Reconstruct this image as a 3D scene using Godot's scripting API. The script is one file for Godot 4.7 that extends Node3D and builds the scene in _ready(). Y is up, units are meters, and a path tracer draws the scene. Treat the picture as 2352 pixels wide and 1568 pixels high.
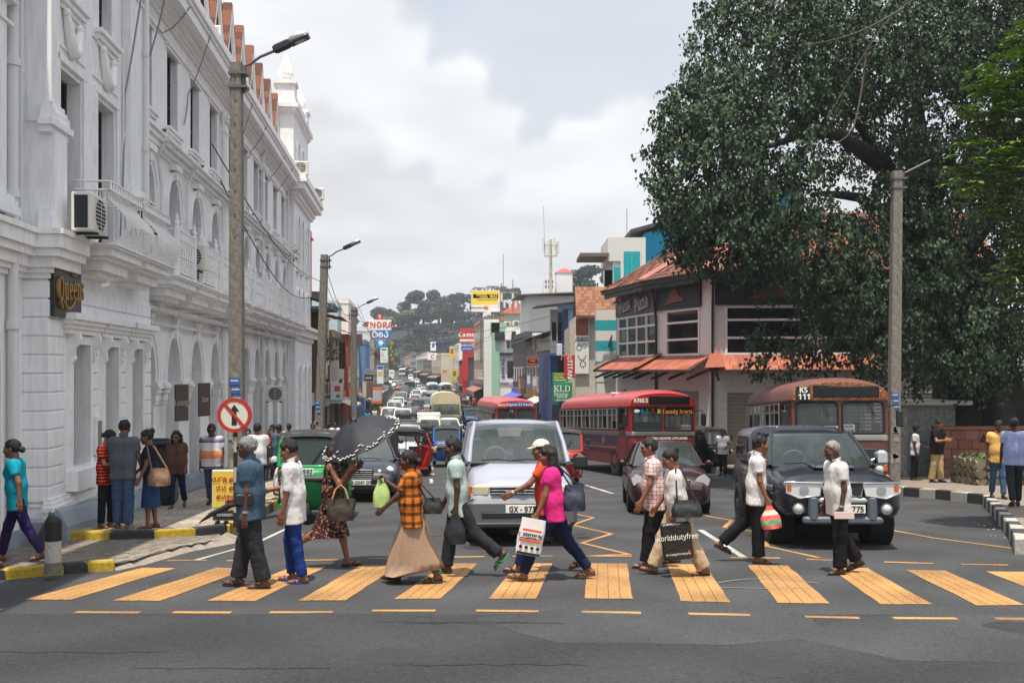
extends Node3D
class MB:
	var v:=PackedVector3Array()
	var n:=PackedVector3Array()
	var uv:=PackedVector2Array()
	var c:=PackedColorArray()
	var xf:=Transform3D.IDENTITY
	var col:=Color.WHITE
	var colored:=false
	func tri(a:Vector3,b:Vector3,d:Vector3,na:Vector3,nb:Vector3,nd:Vector3,ua:=Vector2.ZERO,ub:=Vector2.ZERO,ud:=Vector2.ZERO)->void:
		var g:=(b-a).cross(d-a)
		if g.length_squared()<1e-16:
			return
		if g.dot(na+nb+nd)<0.0:
			v.append(xf*a); v.append(xf*b); v.append(xf*d)
			n.append(xf.basis*na); n.append(xf.basis*nb); n.append(xf.basis*nd)
			uv.append(ua); uv.append(ub); uv.append(ud)
		else:
			v.append(xf*a); v.append(xf*d); v.append(xf*b)
			n.append(xf.basis*na); n.append(xf.basis*nd); n.append(xf.basis*nb)
			uv.append(ua); uv.append(ud); uv.append(ub)
		if colored:
			c.append(col); c.append(col); c.append(col)
	func flat(a:Vector3,b:Vector3,d:Vector3)->void:
		var g:=(b-a).cross(d-a).normalized()
		tri(a,b,d,g,g,g)
	func quad(a:Vector3,b:Vector3,d:Vector3,e:Vector3)->void:
		var g:=(d-a).cross(e-b).normalized()
		tri(a,b,d,g,g,g,Vector2(0,1),Vector2(1,1),Vector2(1,0))
		tri(a,d,e,g,g,g,Vector2(0,1),Vector2(1,0),Vector2(0,0))
	func box(lo:Vector3,hi:Vector3)->void:
		var p:=[Vector3(lo.x,lo.y,hi.z),Vector3(hi.x,lo.y,hi.z),Vector3(hi.x,hi.y,hi.z),Vector3(lo.x,hi.y,hi.z),Vector3(lo.x,lo.y,lo.z),Vector3(hi.x,lo.y,lo.z),Vector3(hi.x,hi.y,lo.z),Vector3(lo.x,hi.y,lo.z)]
		quad(p[0],p[1],p[2],p[3]); quad(p[5],p[4],p[7],p[6]); quad(p[4],p[0],p[3],p[7]); quad(p[1],p[5],p[6],p[2]); quad(p[3],p[2],p[6],p[7]); quad(p[4],p[5],p[1],p[0])
	func cbox(at:Vector3,s:Vector3)->void:
		box(at-s/2,at+s/2)
	func obox(at:Vector3,s:Vector3,b: Basis)->void:
		var keep:=xf
		xf=xf*Transform3D(b,at)
		box(-s/2,s/2)
		xf=keep
	func rbox(at:Vector3,s:Vector3,r:float)->void:
		var h:=s/2
		var rings:=[]
		for k in [[-h.y,r],[-h.y+r,0.0],[h.y-r,0.0],[h.y,r]]:
			var x:float=h.x-k[1]
			var z:float=h.z-k[1]
			var ring:=PackedVector3Array()
			for q in [Vector2(x,z-r),Vector2(x-r,z),Vector2(-x+r,z),Vector2(-x,z-r),Vector2(-x,-z+r),Vector2(-x+r,-z),Vector2(x-r,-z),Vector2(x,-z+r)]:
				ring.append(at+Vector3(q.x,k[0],q.y))
			rings.append(ring)
		loft(rings,true,true,true,false)
	func loft(rings:Array,closed:=true,cap0:=true,cap1:=true,smooth:=true)->void:
		var m: int=rings[0].size()
		var k:=rings.size()
		if smooth:
			var ns:=[]
			var mid:=Vector3.ZERO
			for i in k:
				var r: PackedVector3Array=rings[i]
				var up: PackedVector3Array=rings[mini(i+1,k-1)]
				var dn: PackedVector3Array=rings[maxi(i-1,0)]
				mid=Vector3.ZERO
				for q in r:
					mid+=q
				mid /= m
				var row:=PackedVector3Array()
				var s:=0.0
				for j in m:
					var jn:=(j+1) % m if closed else mini(j+1,m-1)
					var jp:=(j+m-1) % m if closed else maxi(j-1,0)
					var g:=(r[jn]-r[jp]).cross(up[j]-dn[j])
					if g.length_squared()<1e-14:
						g=(up[jn]-up[jp]+dn[jn]-dn[jp]).cross(up[j]-dn[j])
					g=g.normalized()
					s+=g.dot(r[j]-mid)
					row.append(g)
				ns.append(row)
			for i in k-1:
				for j in (m if closed else m-1):
					var jn:=(j+1) % m
					var a:Vector3=rings[i][j]
					var b:Vector3=rings[i][jn]
					var d:Vector3=rings[i+1][jn]
					var e:Vector3=rings[i+1][j]
					var u0:=float(j)/m
					var u1:=float(j+1)/m
					var v0:=1.0-float(i)/(k-1)
					var v1:=1.0-float(i+1)/(k-1)
					tri(a,b,d,ns[i][j],ns[i][jn],ns[i+1][jn],Vector2(u0,v0),Vector2(u1,v0),Vector2(u1,v1))
					tri(a,d,e,ns[i][j],ns[i+1][jn],ns[i+1][j],Vector2(u0,v0),Vector2(u1,v1),Vector2(u0,v1))
		else:
			for i in k-1:
				for j in (m if closed else m-1):
					var jn:=(j+1) % m
					quad(rings[i][j],rings[i][jn],rings[i+1][jn],rings[i+1][j])
		if cap0:
			cap(rings[0])
		if cap1:
			cap(rings[k-1])
	func cap(r: PackedVector3Array)->void:
		var mid:=Vector3.ZERO
		for q in r:
			mid+=q
		mid /= r.size()
		for j in r.size():
			flat(mid,r[j],r[(j+1) % r.size()])
	func tube(pts:Array,rad,seg:=6,caps:=true)->void:
		var rings:=[]
		var ref:=Vector3.UP
		for i in pts.size():
			var d:Vector3=(pts[mini(i+1,pts.size()-1)]-pts[maxi(i-1,0)]).normalized()
			if absf(d.dot(ref))>0.95:
				ref=Vector3.RIGHT if absf(d.x)<0.8 else Vector3.BACK
			var s:=d.cross(ref).normalized()
			var t:=s.cross(d).normalized()
			ref=t
			var ring:=PackedVector3Array()
			var r:float=rad if rad is float else rad[i]
			for j in seg:
				var a:=TAU*(j+0.5)/seg
				ring.append(pts[i]+(s*cos(a)+t*sin(a))*r)
			rings.append(ring)
		loft(rings,true,caps,caps,seg>4)
	func cyl(a:Vector3,b:Vector3,r:float,seg:=12,r2:=-1.0)->void:
		tube([a,b],[r,r if r2<0 else r2],seg)
	func lathe(prof:Array,seg:=16,at:=Vector3.ZERO,smooth:=true)->void:
		var rings:=[]
		for q in prof:
			var ring:=PackedVector3Array()
			for j in seg:
				var a:=TAU*(j+0.5)/seg
				ring.append(at+Vector3(cos(a)*q.x,q.y,-sin(a)*q.x))
			rings.append(ring)
		loft(rings,true,prof[0].x>1e-4,prof[-1].x>1e-4,smooth)
	func ball(at:Vector3,r:Vector3,seg:=10,rows:=6)->void:
		var rings:=[]
		for i in rows+1:
			var e:=PI*(float(i)/rows-0.5)
			var ring:=PackedVector3Array()
			for j in seg:
				var a:=TAU*j/seg
				ring.append(at+Vector3(cos(a)*maxf(cos(e),0.002)*r.x,sin(e)*r.y,-sin(a)*maxf(cos(e),0.002)*r.z))
			rings.append(ring)
		loft(rings,true,false,false)
	func ext(poly: PackedVector2Array,z0:float,z1:float,two:=true)->void:
		var idx:=Geometry2D.triangulate_polygon(poly)
		for i in range(0,idx.size(),3):
			var a:=poly[idx[i]]
			var b:=poly[idx[i+1]]
			var d:=poly[idx[i+2]]
			var f:=Vector3(0,0,signf(z1-z0))
			tri(Vector3(a.x,a.y,z1),Vector3(b.x,b.y,z1),Vector3(d.x,d.y,z1),f,f,f,a,b,d)
			if two:
				tri(Vector3(a.x,a.y,z0),Vector3(b.x,b.y,z0),Vector3(d.x,d.y,z0),-f,-f,-f,a,b,d)
		var cw:=Geometry2D.is_polygon_clockwise(poly)
		for i in poly.size():
			var a:=poly[i]
			var b:=poly[(i+1) % poly.size()]
			var e:=(b-a).normalized()
			var g:=Vector3(e.y,-e.x,0)
			if not cw:
				g=Vector3(e.y,-e.x,0)
			else:
				g=Vector3(-e.y,e.x,0)
			tri(Vector3(a.x,a.y,z0),Vector3(b.x,b.y,z0),Vector3(b.x,b.y,z1),g,g,g)
			tri(Vector3(a.x,a.y,z0),Vector3(b.x,b.y,z1),Vector3(a.x,a.y,z1),g,g,g)
	func add(m: Mesh,t: Transform3D)->void:
		var a:=m.surface_get_arrays(0)
		var av: PackedVector3Array=a[Mesh.ARRAY_VERTEX]
		var an: PackedVector3Array=a[Mesh.ARRAY_NORMAL]
		var ix=a[Mesh.ARRAY_INDEX]
		var q:=xf*t
		var nb:=q.basis.inverse().transposed()
		var flip:=q.basis.determinant()<0
		if ix==null or ix.size()==0:
			ix=range(av.size())
		for k in range(0,ix.size(),3):
			var order:=[ix[k],ix[k+2],ix[k+1]] if flip else [ix[k],ix[k+1],ix[k+2]]
			for i in order:
				v.append(q*av[i]); n.append((nb*an[i]).normalized()); uv.append(Vector2.ZERO)
				if colored:
					c.append(col)
	func mesh(m: Material=null)->ArrayMesh:
		var a:=[]
		a.resize(Mesh.ARRAY_MAX)
		a[Mesh.ARRAY_VERTEX]=v
		a[Mesh.ARRAY_NORMAL]=n
		a[Mesh.ARRAY_TEX_UV]=uv
		if colored:
			a[Mesh.ARRAY_COLOR]=c
		var r:=ArrayMesh.new()
		if v.size()>0:
			r.add_surface_from_arrays(Mesh.PRIMITIVE_TRIANGLES,a)
			if m:
				r.surface_set_material(0,m)
		return r
const TH:=0.09547
var rng:=RandomNumberGenerator.new()
var mats:={}
var taken:={}
var noise:=FastNoiseLite.new()
var street:=Transform3D(Basis(Vector3.UP,TH),Vector3.ZERO)
func numbered(called: String)->String:
	var k: int=taken.get(called,0)
	taken[called]=k+1
	return called if k==0 else "%s_%03d" % [called,k]
func tag(o: Node3D,label:="",category:="",group:="",kind:="")->Node3D:
	if label: o.set_meta("label",label)
	if category: o.set_meta("category",category)
	if group: o.set_meta("group",group)
	if kind: o.set_meta("kind",kind)
	return o
func thing(called: String,label: String,category: String,at:=Vector3.ZERO,turn:=0.0,group:="")->Node3D:
	var o:=Node3D.new()
	o.name=numbered(called)
	add_child(o)
	o.position=at
	o.rotation.y=turn
	return tag(o,label,category,group)
func part(p: Node,called: String,m: MB,mt: Material,stuff:=false)->MeshInstance3D:
	var o:=MeshInstance3D.new()
	o.name=numbered(called) if p==self else called
	o.mesh=m.mesh()
	o.material_override=mt
	p.add_child(o,true)
	if stuff: o.set_meta("kind","stuff")
	return o
func inst(p: Node,called: String,mesh: Mesh,mt: Material,t:=Transform3D.IDENTITY)->MeshInstance3D:
	var o:=MeshInstance3D.new()
	o.name=numbered(called) if p==self else called
	o.mesh=mesh
	o.material_override=mt
	o.transform=t
	p.add_child(o,true)
	return o
func copy(o: Node3D,label: String,at:Vector3,turn:float,group:="")->Node3D:
	var r: Node3D=o.duplicate()
	r.name=numbered(RegEx.create_from_string("_\\d+$").sub(o.name,""))
	add_child(r)
	r.position=at
	r.rotation.y=turn
	r.set_meta("label",label)
	if group: r.set_meta("group",group)
	return r
func recolor(o: Node,names:Array,m: Material)->void:
	for ch in o.get_children():
		for q in names:
			if String(ch.name).begins_with(q) and ch is MeshInstance3D:
				ch.material_override=m
		recolor(ch,names,m)
func mk(key: String,hex: String,rough:=0.6,o:={})->StandardMaterial3D:
	if mats.has(key):
		return mats[key]
	var m:=StandardMaterial3D.new()
	m.resource_name=key
	m.albedo_color=Color(hex)
	m.roughness=rough
	m.metallic=o.get("metal",0.0)
	m.metallic_specular=o.get("spec",0.5)
	if o.has("coat"):
		m.clearcoat_enabled=true
		m.clearcoat=o.coat
		m.clearcoat_roughness=0.04
	if o.has("tex"):
		m.albedo_texture=o.tex
		if o.has("scale"):
			m.uv1_triplanar=true
			m.uv1_world_triplanar=o.get("world",false)
			m.uv1_scale=o.scale if o.scale is Vector3 else Vector3.ONE*float(o.scale)
	if o.has("bump"):
		m.normal_enabled=true
		m.normal_texture=o.bump
		m.normal_scale=o.get("depth",1.0)
	if o.has("alpha"):
		m.transparency=BaseMaterial3D.TRANSPARENCY_ALPHA
		m.albedo_color.a=o.alpha
	if o.has("light"):
		m.backlight_enabled=true
		m.backlight=o.light
	if o.has("rim"):
		m.rim_enabled=true
		m.rim=o.rim
	if o.get("vc",false):
		m.vertex_color_use_as_albedo=true
	mats[key]=m
	return m
func noisetex(freq:float,oct: int,lo: Color,hi: Color,kind:=FastNoiseLite.TYPE_SIMPLEX_SMOOTH,size:=512,sd:=1,mid:=-1.0)->NoiseTexture2D:
	var t:=NoiseTexture2D.new()
	t.width=size; t.height=size
	t.seamless=true
	var f:=FastNoiseLite.new()
	f.seed=sd
	f.noise_type=kind
	f.frequency=freq
	f.fractal_octaves=oct
	t.noise=f
	var g:=Gradient.new()
	g.set_color(0,lo); g.set_color(1,hi)
	if mid>0:
		g.set_offset(0,mid-0.12); g.set_offset(1,mid+0.12)
	t.color_ramp=g
	return t
func bumptex(freq:float,oct: int,strength:=4.0,size:=512,sd:=3)->NoiseTexture2D:
	var t:=NoiseTexture2D.new()
	t.width=size; t.height=size
	t.seamless=true
	t.as_normal_map=true
	t.bump_strength=strength
	var f:=FastNoiseLite.new()
	f.seed=sd
	f.frequency=freq
	f.fractal_octaves=oct
	t.noise=f
	return t
func imgtex(im: Image)->ImageTexture:
	return ImageTexture.create_from_image(im)
const GD:=[-60.0,0.0,11.4,20.0,30.0,40.0,50.0,60.0,76.0,95.0,120.0,160.0,220.0,340.0,450.0,700.0,1500.0]
const GH:=[1.8,1.8,2.45,2.94,3.5,4.0,4.45,4.78,4.9,5.0,5.1,5.3,4.6,1.9,-1.0,-8.0,-8.0]
func gy(d:float)->float:
	for i in GD.size()-1:
		if d<=GD[i+1]:
			return 1.8-lerpf(GH[i],GH[i+1],clampf((d-GD[i])/(GD[i+1]-GD[i]),0,1))
	return 1.8-GH[-1]
func on(x:float,d:float,lift:=0.0)->Vector3:
	return Vector3(x,gy(d)+lift,-d)
func sf(t:float,y:float,s:float)->Vector3:
	return street*Vector3(t,y,-s)
var fonts:={}
func letters(text: String,height:float,bold:=true,serif:=false,depth:=0.01,spacing:=0.0)->Mesh:
	var key:="%s|%s" % [bold,serif]
	if not fonts.has(key):
		var f:=SystemFont.new()
		f.font_names=PackedStringArray(["Droid Serif" if serif else "Droid Sans"])
		f.font_weight=700 if bold else 400
		fonts[key]=f
	var t:=TextMesh.new()
	t.font=fonts[key]
	t.text=text
	t.font_size=32
	t.pixel_size=height/23.0
	t.depth=depth
	t.curve_step=3.0
	var a:=t.get_mesh_arrays()
	var r:=ArrayMesh.new()
	r.add_surface_from_arrays(Mesh.PRIMITIVE_TRIANGLES,a)
	return r
const ROUND:={
	"p": [[0.42,0.5,0.4,0.5,100,440],[0.7,0.8,0.16,0.16,-40,200]],
	"d": [[0.45,0.45,0.38,0.38,60,390],[0.5,-0.1,0.35,0.22,90,300],[0.75,0.8,0.16,0.18,0,220]],
	"k": [[0.3,0.4,0.28,0.4,20,360],[0.75,0.4,0.28,0.4,180,500],[0.52,0.85,0.3,0.2,0,180]],
	"m": [[0.25,0.35,0.22,0.35,0,360],[0.6,0.5,0.38,0.5,180,420],[0.7,0.75,0.18,0.2,0,240]],
	"r": [[0.4,0.35,0.34,0.35,-200,100],[0.45,0.85,0.2,0.2,-90,120]],
	"v": [[0.45,0.42,0.4,0.42,-180,150],[0.25,0.5,0.16,0.18,0,360]],
	"n": [[0.35,0.4,0.32,0.4,0,300],[0.75,0.5,0.25,0.5,-120,150]],
	"h": [[0.35,0.5,0.3,0.5,90,420],[0.8,0.45,0.2,0.35,-180,160],[0.4,0.95,0.3,0.15,0,180]],
	"a": [[0.2,0.5,0.2,0.5,-90,90]],
	"i": [[0.1,0.9,0.25,0.3,0,200]],
	"e": [[0.3,0.5,0.24,0.4,60,340],[0.55,0.3,0.2,0.3,0,180]],
}
func script(m: MB,text: String,at:Vector3,h:float,w:=0.12,z:=0.006)->void:
	var wide:=0.0
	for ch in text:
		wide+=0.55 if ch in " ai" else 1.12
	var x:=-wide/2
	for ch in text:
		if ROUND.has(ch):
			for a in ROUND[ch]:
				var steps:=maxi(5,int(absf(a[5]-a[4])/30))
				var last:=Vector2.ZERO
				var lastn:=Vector2.ZERO
				for i in steps+1:
					var g:=deg_to_rad(lerpf(a[4],a[5],float(i)/steps))
					var p:=Vector2(x+a[0]+cos(g)*a[2],a[1]-0.5+sin(g)*a[3])
					var q:=Vector2(cos(g),sin(g))*w/2
					if i>0:
						m.quad(at+Vector3((last-lastn).x*h,(last-lastn).y*h,z),at+Vector3((last+lastn).x*h,(last+lastn).y*h,z),at+Vector3((p+q).x*h,(p+q).y*h,z),at+Vector3((p-q).x*h,(p-q).y*h,z))
					last=p
					lastn=q
		x+=0.55 if ch in " ai" else 1.12
var tx:={}
func textures()->void:
	tx.grain=noisetex(0.35,3,Color(0.62,0.62,0.62),Color(1,1,1),FastNoiseLite.TYPE_SIMPLEX,512,5)
	tx.blotch=noisetex(0.012,5,Color(0.72,0.72,0.73),Color(1,1,1),FastNoiseLite.TYPE_SIMPLEX_SMOOTH,512,7)
	tx.stain=noisetex(0.016,5,Color(0.955,0.953,0.945),Color(1,1,1),FastNoiseLite.TYPE_SIMPLEX_SMOOTH,512,11,0.42)
	tx.asphalt=asphalt_tex()
	tx.b_fine=bumptex(0.3,3,3.0)
	tx.b_soft=bumptex(0.02,3,5.0)
	tx.b_cloth=bumptex(0.025,2,9.0,512,8)
func asphalt_tex()->ImageTexture:
	var im:=Image.create(512,512,false,Image.FORMAT_RGB8)
	var r:=RandomNumberGenerator.new()
	r.seed=4
	for y in 512:
		for x in 512:
			var q:=0.66+0.24*r.randf()+0.05*sin(x*TAU/512*2+3*sin(y*TAU/512))+0.05*sin(y*TAU/512*3+2*sin(x*TAU/256))
			var k:=r.randf()
			if k>0.97: q+=0.3
			elif k<0.07: q -= 0.22
			im.set_pixel(x,y,Color(q,q,q*1.01))
	return imgtex(im)
func _ready()->void:
	rng.seed=20
	noise.seed=3
	noise.frequency=1.0
	camera_and_light()
	textures()
	ground()
	left_building()
	left_street()
	right_street()
	restaurant()
	trees()
	hills()
	vehicles()
	people()
	furniture()
func camera_and_light()->void:
	var cam:=Camera3D.new()
	cam.name="camera"
	add_child(cam)
	cam.position=Vector3(0,1.8,0)
	cam.set_frustum(2.0*0.1*784.0/2287.0,Vector2(0,0.1*66.0/2287.0),0.1,3000.0)
	cam.current=true
	var we:=WorldEnvironment.new()
	we.name="sky"
	var e:=Environment.new()
	e.background_mode=Environment.BG_SKY
	e.tonemap_mode=Environment.TONE_MAPPER_LINEAR
	e.tonemap_exposure=EXPO
	e.sdfgi_enabled=true
	e.ssao_enabled=true
	e.ssil_enabled=true
	e.fog_enabled=true
	e.fog_density=0.0004
	e.fog_light_color=Color(0.80,0.84,0.89)
	var s:=Sky.new()
	var pm:=PanoramaSkyMaterial.new()
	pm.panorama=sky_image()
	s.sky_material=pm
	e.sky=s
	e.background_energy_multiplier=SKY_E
	we.environment=e
	add_child(we)
	var sun:=DirectionalLight3D.new()
	sun.name="sun"
	sun.light_energy=SUN_E
	sun.light_color=Color(1.0,0.955,0.89)
	sun.light_angular_distance=0.6
	sun.shadow_enabled=true
	add_child(sun)
	sun.look_at_from_position(Vector3.ZERO,-SUN_FROM,Vector3.FORWARD)
const EXPO:=1.33
const SKY_E:=1.0
const SUN_E:=1.6
const SUN_FROM:=Vector3(-0.05,0.95,0.25)
func sky_image()->ImageTexture:
	var w:=1024
	var h:=512
	var im:=Image.create(w,h,false,Image.FORMAT_RGBF)
	var f:=FastNoiseLite.new()
	f.seed=12
	f.frequency=1.0
	f.fractal_octaves=5
	var g:=FastNoiseLite.new()
	g.seed=31
	g.frequency=1.0
	g.fractal_octaves=4
	var puffs:=[[-3.6,15.8,2.3],[-5.2,14.0,2.8],[-2.0,12.8,3.0],[-7.5,16.5,3.4],[-10.5,18.5,4.2],[-9,21,3.0],[3.5,12.6,1.9],[6.5,13.2,2.2],[1.5,11.0,2.6],[5.0,10.4,3.0],[8.2,10.2,2.4],[8.6,8.0,2.6],[-14,20,4],[-18,21,5]]
	for y in h:
		var el:=90.0-180.0*(y+0.5)/h
		var ce:=cos(deg_to_rad(el))
		var se:=sin(deg_to_rad(el))
		for x in w:
			if el<-2.0:
				im.set_pixel(x,y,Color(0.32,0.31,0.30))
				continue
			var az:=360.0*(x+0.5)/w
			if az>180.0: az -= 360.0
			var ra:=deg_to_rad(az)
			var d:=Vector3(sin(ra)*ce,se,-cos(ra)*ce)
			var p:=d/(absf(se)+0.22)*1.5
			var big:=f.get_noise_3d(p.x,p.y*1.6,p.z)
			var edge:=g.get_noise_3d(d.x*16,d.y*22,d.z*16)
			var cover:=smoothstep(-0.30,0.16,big+0.12*edge+0.34*(1.0-smoothstep(8.0,30.0,el)))
			var bright:=0.0
			if absf(az)<30 and el<32:
				var near:=1e9
				var low:=1e9
				for q in puffs:
					var dd:float=Vector2(az-q[0],(el-q[1])*1.12).length()-q[2]
					near=minf(near,dd)
					low=minf(low,maxf(el-q[1],0.0)+absf(az-q[0])*0.05)
				var body:=smoothstep(0.55,-0.45,near+edge*1.5)
				var under:=smoothstep(13.5,9.5,el+2.0*big+edge)
				var gap:=smoothstep(-7.0,-4.5,az)*smoothstep(30.0,24.0,az)
				cover=lerpf(cover,maxf(body,maxf(under,cover*0.35)),gap*smoothstep(32.0,27.0,el))
				bright=body*0.10*smoothstep(6.0,12.0,el)
			var shade:=g.get_noise_3d(p.x*1.7+9.0,p.y*4.0,p.z*1.7)
			var blue:=Color(0.46,0.52,0.62).lerp(Color(0.56,0.60,0.65),smoothstep(28.0,4.0,el))
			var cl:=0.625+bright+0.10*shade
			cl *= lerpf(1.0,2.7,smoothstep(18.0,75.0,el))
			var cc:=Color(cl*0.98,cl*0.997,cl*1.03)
			var out:=blue.lerp(cc,cover)
			im.set_pixel(x,y,out)
	return imgtex(im)
func sheet(pts: PackedVector2Array,lift:float,m: MB)->void:
	var lo:=1e9
	var hi:=-1e9
	for p in pts:
		lo=minf(lo,p.y); hi=maxf(hi,p.y)
	var cuts:=[lo]
	for g in GD:
		if g>lo+0.01 and g<hi-0.01:
			cuts.append(g)
	cuts.append(hi)
	for i in cuts.size()-1:
		var band:=PackedVector2Array([Vector2(-2000,cuts[i]),Vector2(2000,cuts[i]),Vector2(2000,cuts[i+1]),Vector2(-2000,cuts[i+1])])
		for poly in Geometry2D.intersect_polygons(pts,band):
			var idx:=Geometry2D.triangulate_polygon(poly)
			for k in range(0,idx.size(),3):
				var a:=on(poly[idx[k]].x,poly[idx[k]].y,lift)
				var b:=on(poly[idx[k+1]].x,poly[idx[k+1]].y,lift)
				var d:=on(poly[idx[k+2]].x,poly[idx[k+2]].y,lift)
				m.tri(a,b,d,Vector3.UP,Vector3.UP,Vector3.UP)
func ground()->void:
	var asphalt:=mk("asphalt","484a4d",0.86,{"tex": tx.asphalt,"scale": 0.17,"world": true,"bump": tx.b_fine,"depth": 0.5})
	var m:=MB.new()
	var xs:=[-900.0,-60.0,0.0,60.0,900.0]
	for i in GD.size()-1:
		for j in 4:
			m.quad(on(xs[j],GD[i]),on(xs[j+1],GD[i]),on(xs[j+1],GD[i+1]),on(xs[j],GD[i+1]))
	tag(part(self,"road",m,asphalt),"grey asphalt road running away downhill between the buildings","","","structure")
	var dark:=mk("asphalt_dark","393b40",0.9,{"tex": tx.asphalt,"scale": 0.14,"world": true,"bump": tx.b_fine,"depth": 0.4})
	m=MB.new()
	var edge:=PackedVector2Array()
	for i in 41:
		var x:=-14.0+0.7*i
		edge.append(Vector2(x,9.56+0.06*noise.get_noise_1d(x*0.9)-0.006*x))
	edge.append(Vector2(14,-6)); edge.append(Vector2(-14,-6))
	sheet(edge,0.004,m)
	tag(part(self,"road_resurfaced",m,dark),"darker newer asphalt in front of the crossing","","","structure")
	markings()
	pavements()
func stripline(pts:Array,w:float,lift:float,m: MB)->void:
	for i in pts.size()-1:
		var a:Vector2=pts[i]
		var b:Vector2=pts[i+1]
		var e:=(b-a).normalized()
		var g:=Vector2(-e.y,e.x)*w/2
		sheet(PackedVector2Array([a-g-e*0.02,b-g+e*0.02,b+g+e*0.02,a+g-e*0.02]),lift+0.0006*(i % 2),m)
func markings()->void:
	var yel:=mk("paint_yellow","c9985a",0.75,{"tex": tx.asphalt,"scale": 0.23,"world": true})
	var wht:=mk("paint_white","d8d8d4",0.7,{"tex": tx.asphalt,"scale": 0.2,"world": true})
	var root:=thing("crossing_stripes","","")
	tag(root,"","","","structure")
	var st:=[[-5.09,10.37,-4.59,10.35,-4.29,12.66,-4.72,12.72],[-4.13,10.31,-3.64,10.29,-3.33,12.66,-3.77,12.7],[-3.16,10.29,-2.65,10.28,-2.39,12.8,-2.83,12.76],[-2.21,10.3,-1.73,10.32,-1.46,12.93,-1.97,12.9],[-1.23,10.4,-0.74,10.43,-0.45,13.1,-0.86,13.12],[-0.24,10.4,0.25,10.42,0.53,13.1,0.06,13.12],[0.76,10.43,1.26,10.41,1.52,13.1,1.0,13.12],[1.75,10.28,2.24,10.2,2.52,13.0,2.03,13.06],[2.72,10.17,3.24,10.13,3.58,12.91,3.07,12.95],[3.74,10.09,4.26,10.09,4.53,12.67,4.05,12.7],[4.68,10.02,5.18,10.05,5.42,12.45,4.95,12.51],[5.64,9.95,6.14,9.95,6.38,12.34,5.9,12.38]]
	for q in st:
		var m:=MB.new()
		var a:=Vector2(q[0],q[1]); var b:=Vector2(q[2],q[3]); var c:=Vector2(q[4],q[5]); var d:=Vector2(q[6],q[7])
		for k in 4:
			var f0:=k/4.0+(0.006 if k>0 else 0.0)
			var f1:=(k+1)/4.0-(0.006 if k<3 else 0.0)
			var poly:=PackedVector2Array()
			for i in 9:
				var v:=i/8.0
				var j:=0.018*noise.get_noise_2d(q[0]*9+i*1.7,k) if k==0 else 0.0
				poly.append(a.lerp(b,f0).lerp(d.lerp(c,f0),v)+Vector2(j,0.03*noise.get_noise_2d(i,k*3+q[0]) if i in [0,8] else 0.0))
			for i in range(8,-1,-1):
				var v:=i/8.0
				var j:=0.018*noise.get_noise_2d(q[0]*9+i*1.7,k+40) if k==3 else 0.0
				poly.append(a.lerp(b,f1).lerp(d.lerp(c,f1),v)+Vector2(j,0))
			sheet(poly,0.006,m)
		part(root,"stripe",m,yel)
	var dashes:=thing("crossing_edge_dashes","","")
	tag(dashes,"","","","structure")
	for q in [[-5.6,9.85,-5.03,9.79],[-4.61,9.74,-4.22,9.7],[-4.22,9.66,-3.63,9.64],[-3.27,9.65,-2.74,9.64],[-2.33,9.65,-1.76,9.66],[-1.35,9.74,-0.77,9.74],[-0.33,9.74,0.24,9.7],[0.7,9.68,1.23,9.63],[1.72,9.58,2.26,9.52],[2.8,9.43,3.25,9.37],[3.61,9.36,4.16,9.34],[4.56,9.34,5.1,9.3],
			[-4.62,13.38,-4.14,13.42],[-3.82,13.38,-3.4,13.38],[-2.84,13.42,-2.32,13.47],[-1.94,13.6,-1.3,13.66],[-0.9,13.74,-0.4,13.8],[0.02,13.84,0.55,13.86],[1.02,13.86,1.65,13.86],[2.05,13.86,2.55,13.8],[3.02,13.69,3.66,13.65],[4.02,13.51,4.62,13.35],[4.98,13.25,5.53,13.1],[5.9,13.02,6.44,12.96]]:
		if q[0]==-4.61:
			continue
		var m:=MB.new()
		stripline([Vector2(q[0],q[1]),Vector2(q[2],q[3])],0.10,0.006,m)
		part(dashes,"dash",m,yel)
	var zz:=thing("lane_lines","","")
	tag(zz,"","","","structure")
	for q in [[[1.05,22.5],[1.27,20.62],[1.62,19.75],[1.1,18.25],[1.67,16.73],[1.08,15.42],[1.65,14.04],[1.02,13.86]],[[3.4,24.5],[3.99,19.87],[4.23,19.13],[3.8,17.81],[4.25,17.0],[3.84,14.99],[4.22,13.68]],[[6.3,19.0],[6.67,17.03],[6.82,16.14],[7.16,15.33],[7.52,14.51],[8.1,13.6]]]:
		var m:=MB.new()
		var pts:=[]
		for p in q:
			pts.append(Vector2(p[0],p[1]))
		stripline(pts,0.085,0.006,m)
		part(zz,"yellow_line",m,yel)
	for q in [[[2.26,30.6],[2.71,26.78]],[[2.81,24.43],[2.88,23.88]],[[3.29,17.36],[3.2,13.79]],[[-4.27,13.44],[-3.96,15.33],[-4.0,19]],[[-1.0,15.2],[-1.02,17]],[[-2.55,31.5],[-2.75,33.8]]]:
		var m:=MB.new()
		var pts:=[]
		for p in q:
			pts.append(Vector2(p[0],p[1]))
		stripline(pts,0.1 if q.size()<3 else 0.07,0.006,m)
		part(zz,"white_line",m,wht)
	for k in 14:
		for side in [0,1]:
			var m:=MB.new()
			var s:float=36.0+k*4.5
			var p:=sf(0.6+side*3.2,0,s)
			var e:=sf(0.6+side*3.2,0,s+1.4)
			stripline([Vector2(p.x,-p.z),Vector2(e.x,-e.z)],0.12,0.006,m)
			part(zz,"white_line",m,wht if k % 3 else yel)
	var seal:=mk("patch_rim","74746f",0.9)
	var m2:=MB.new()
	var pts2:=[]
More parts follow.
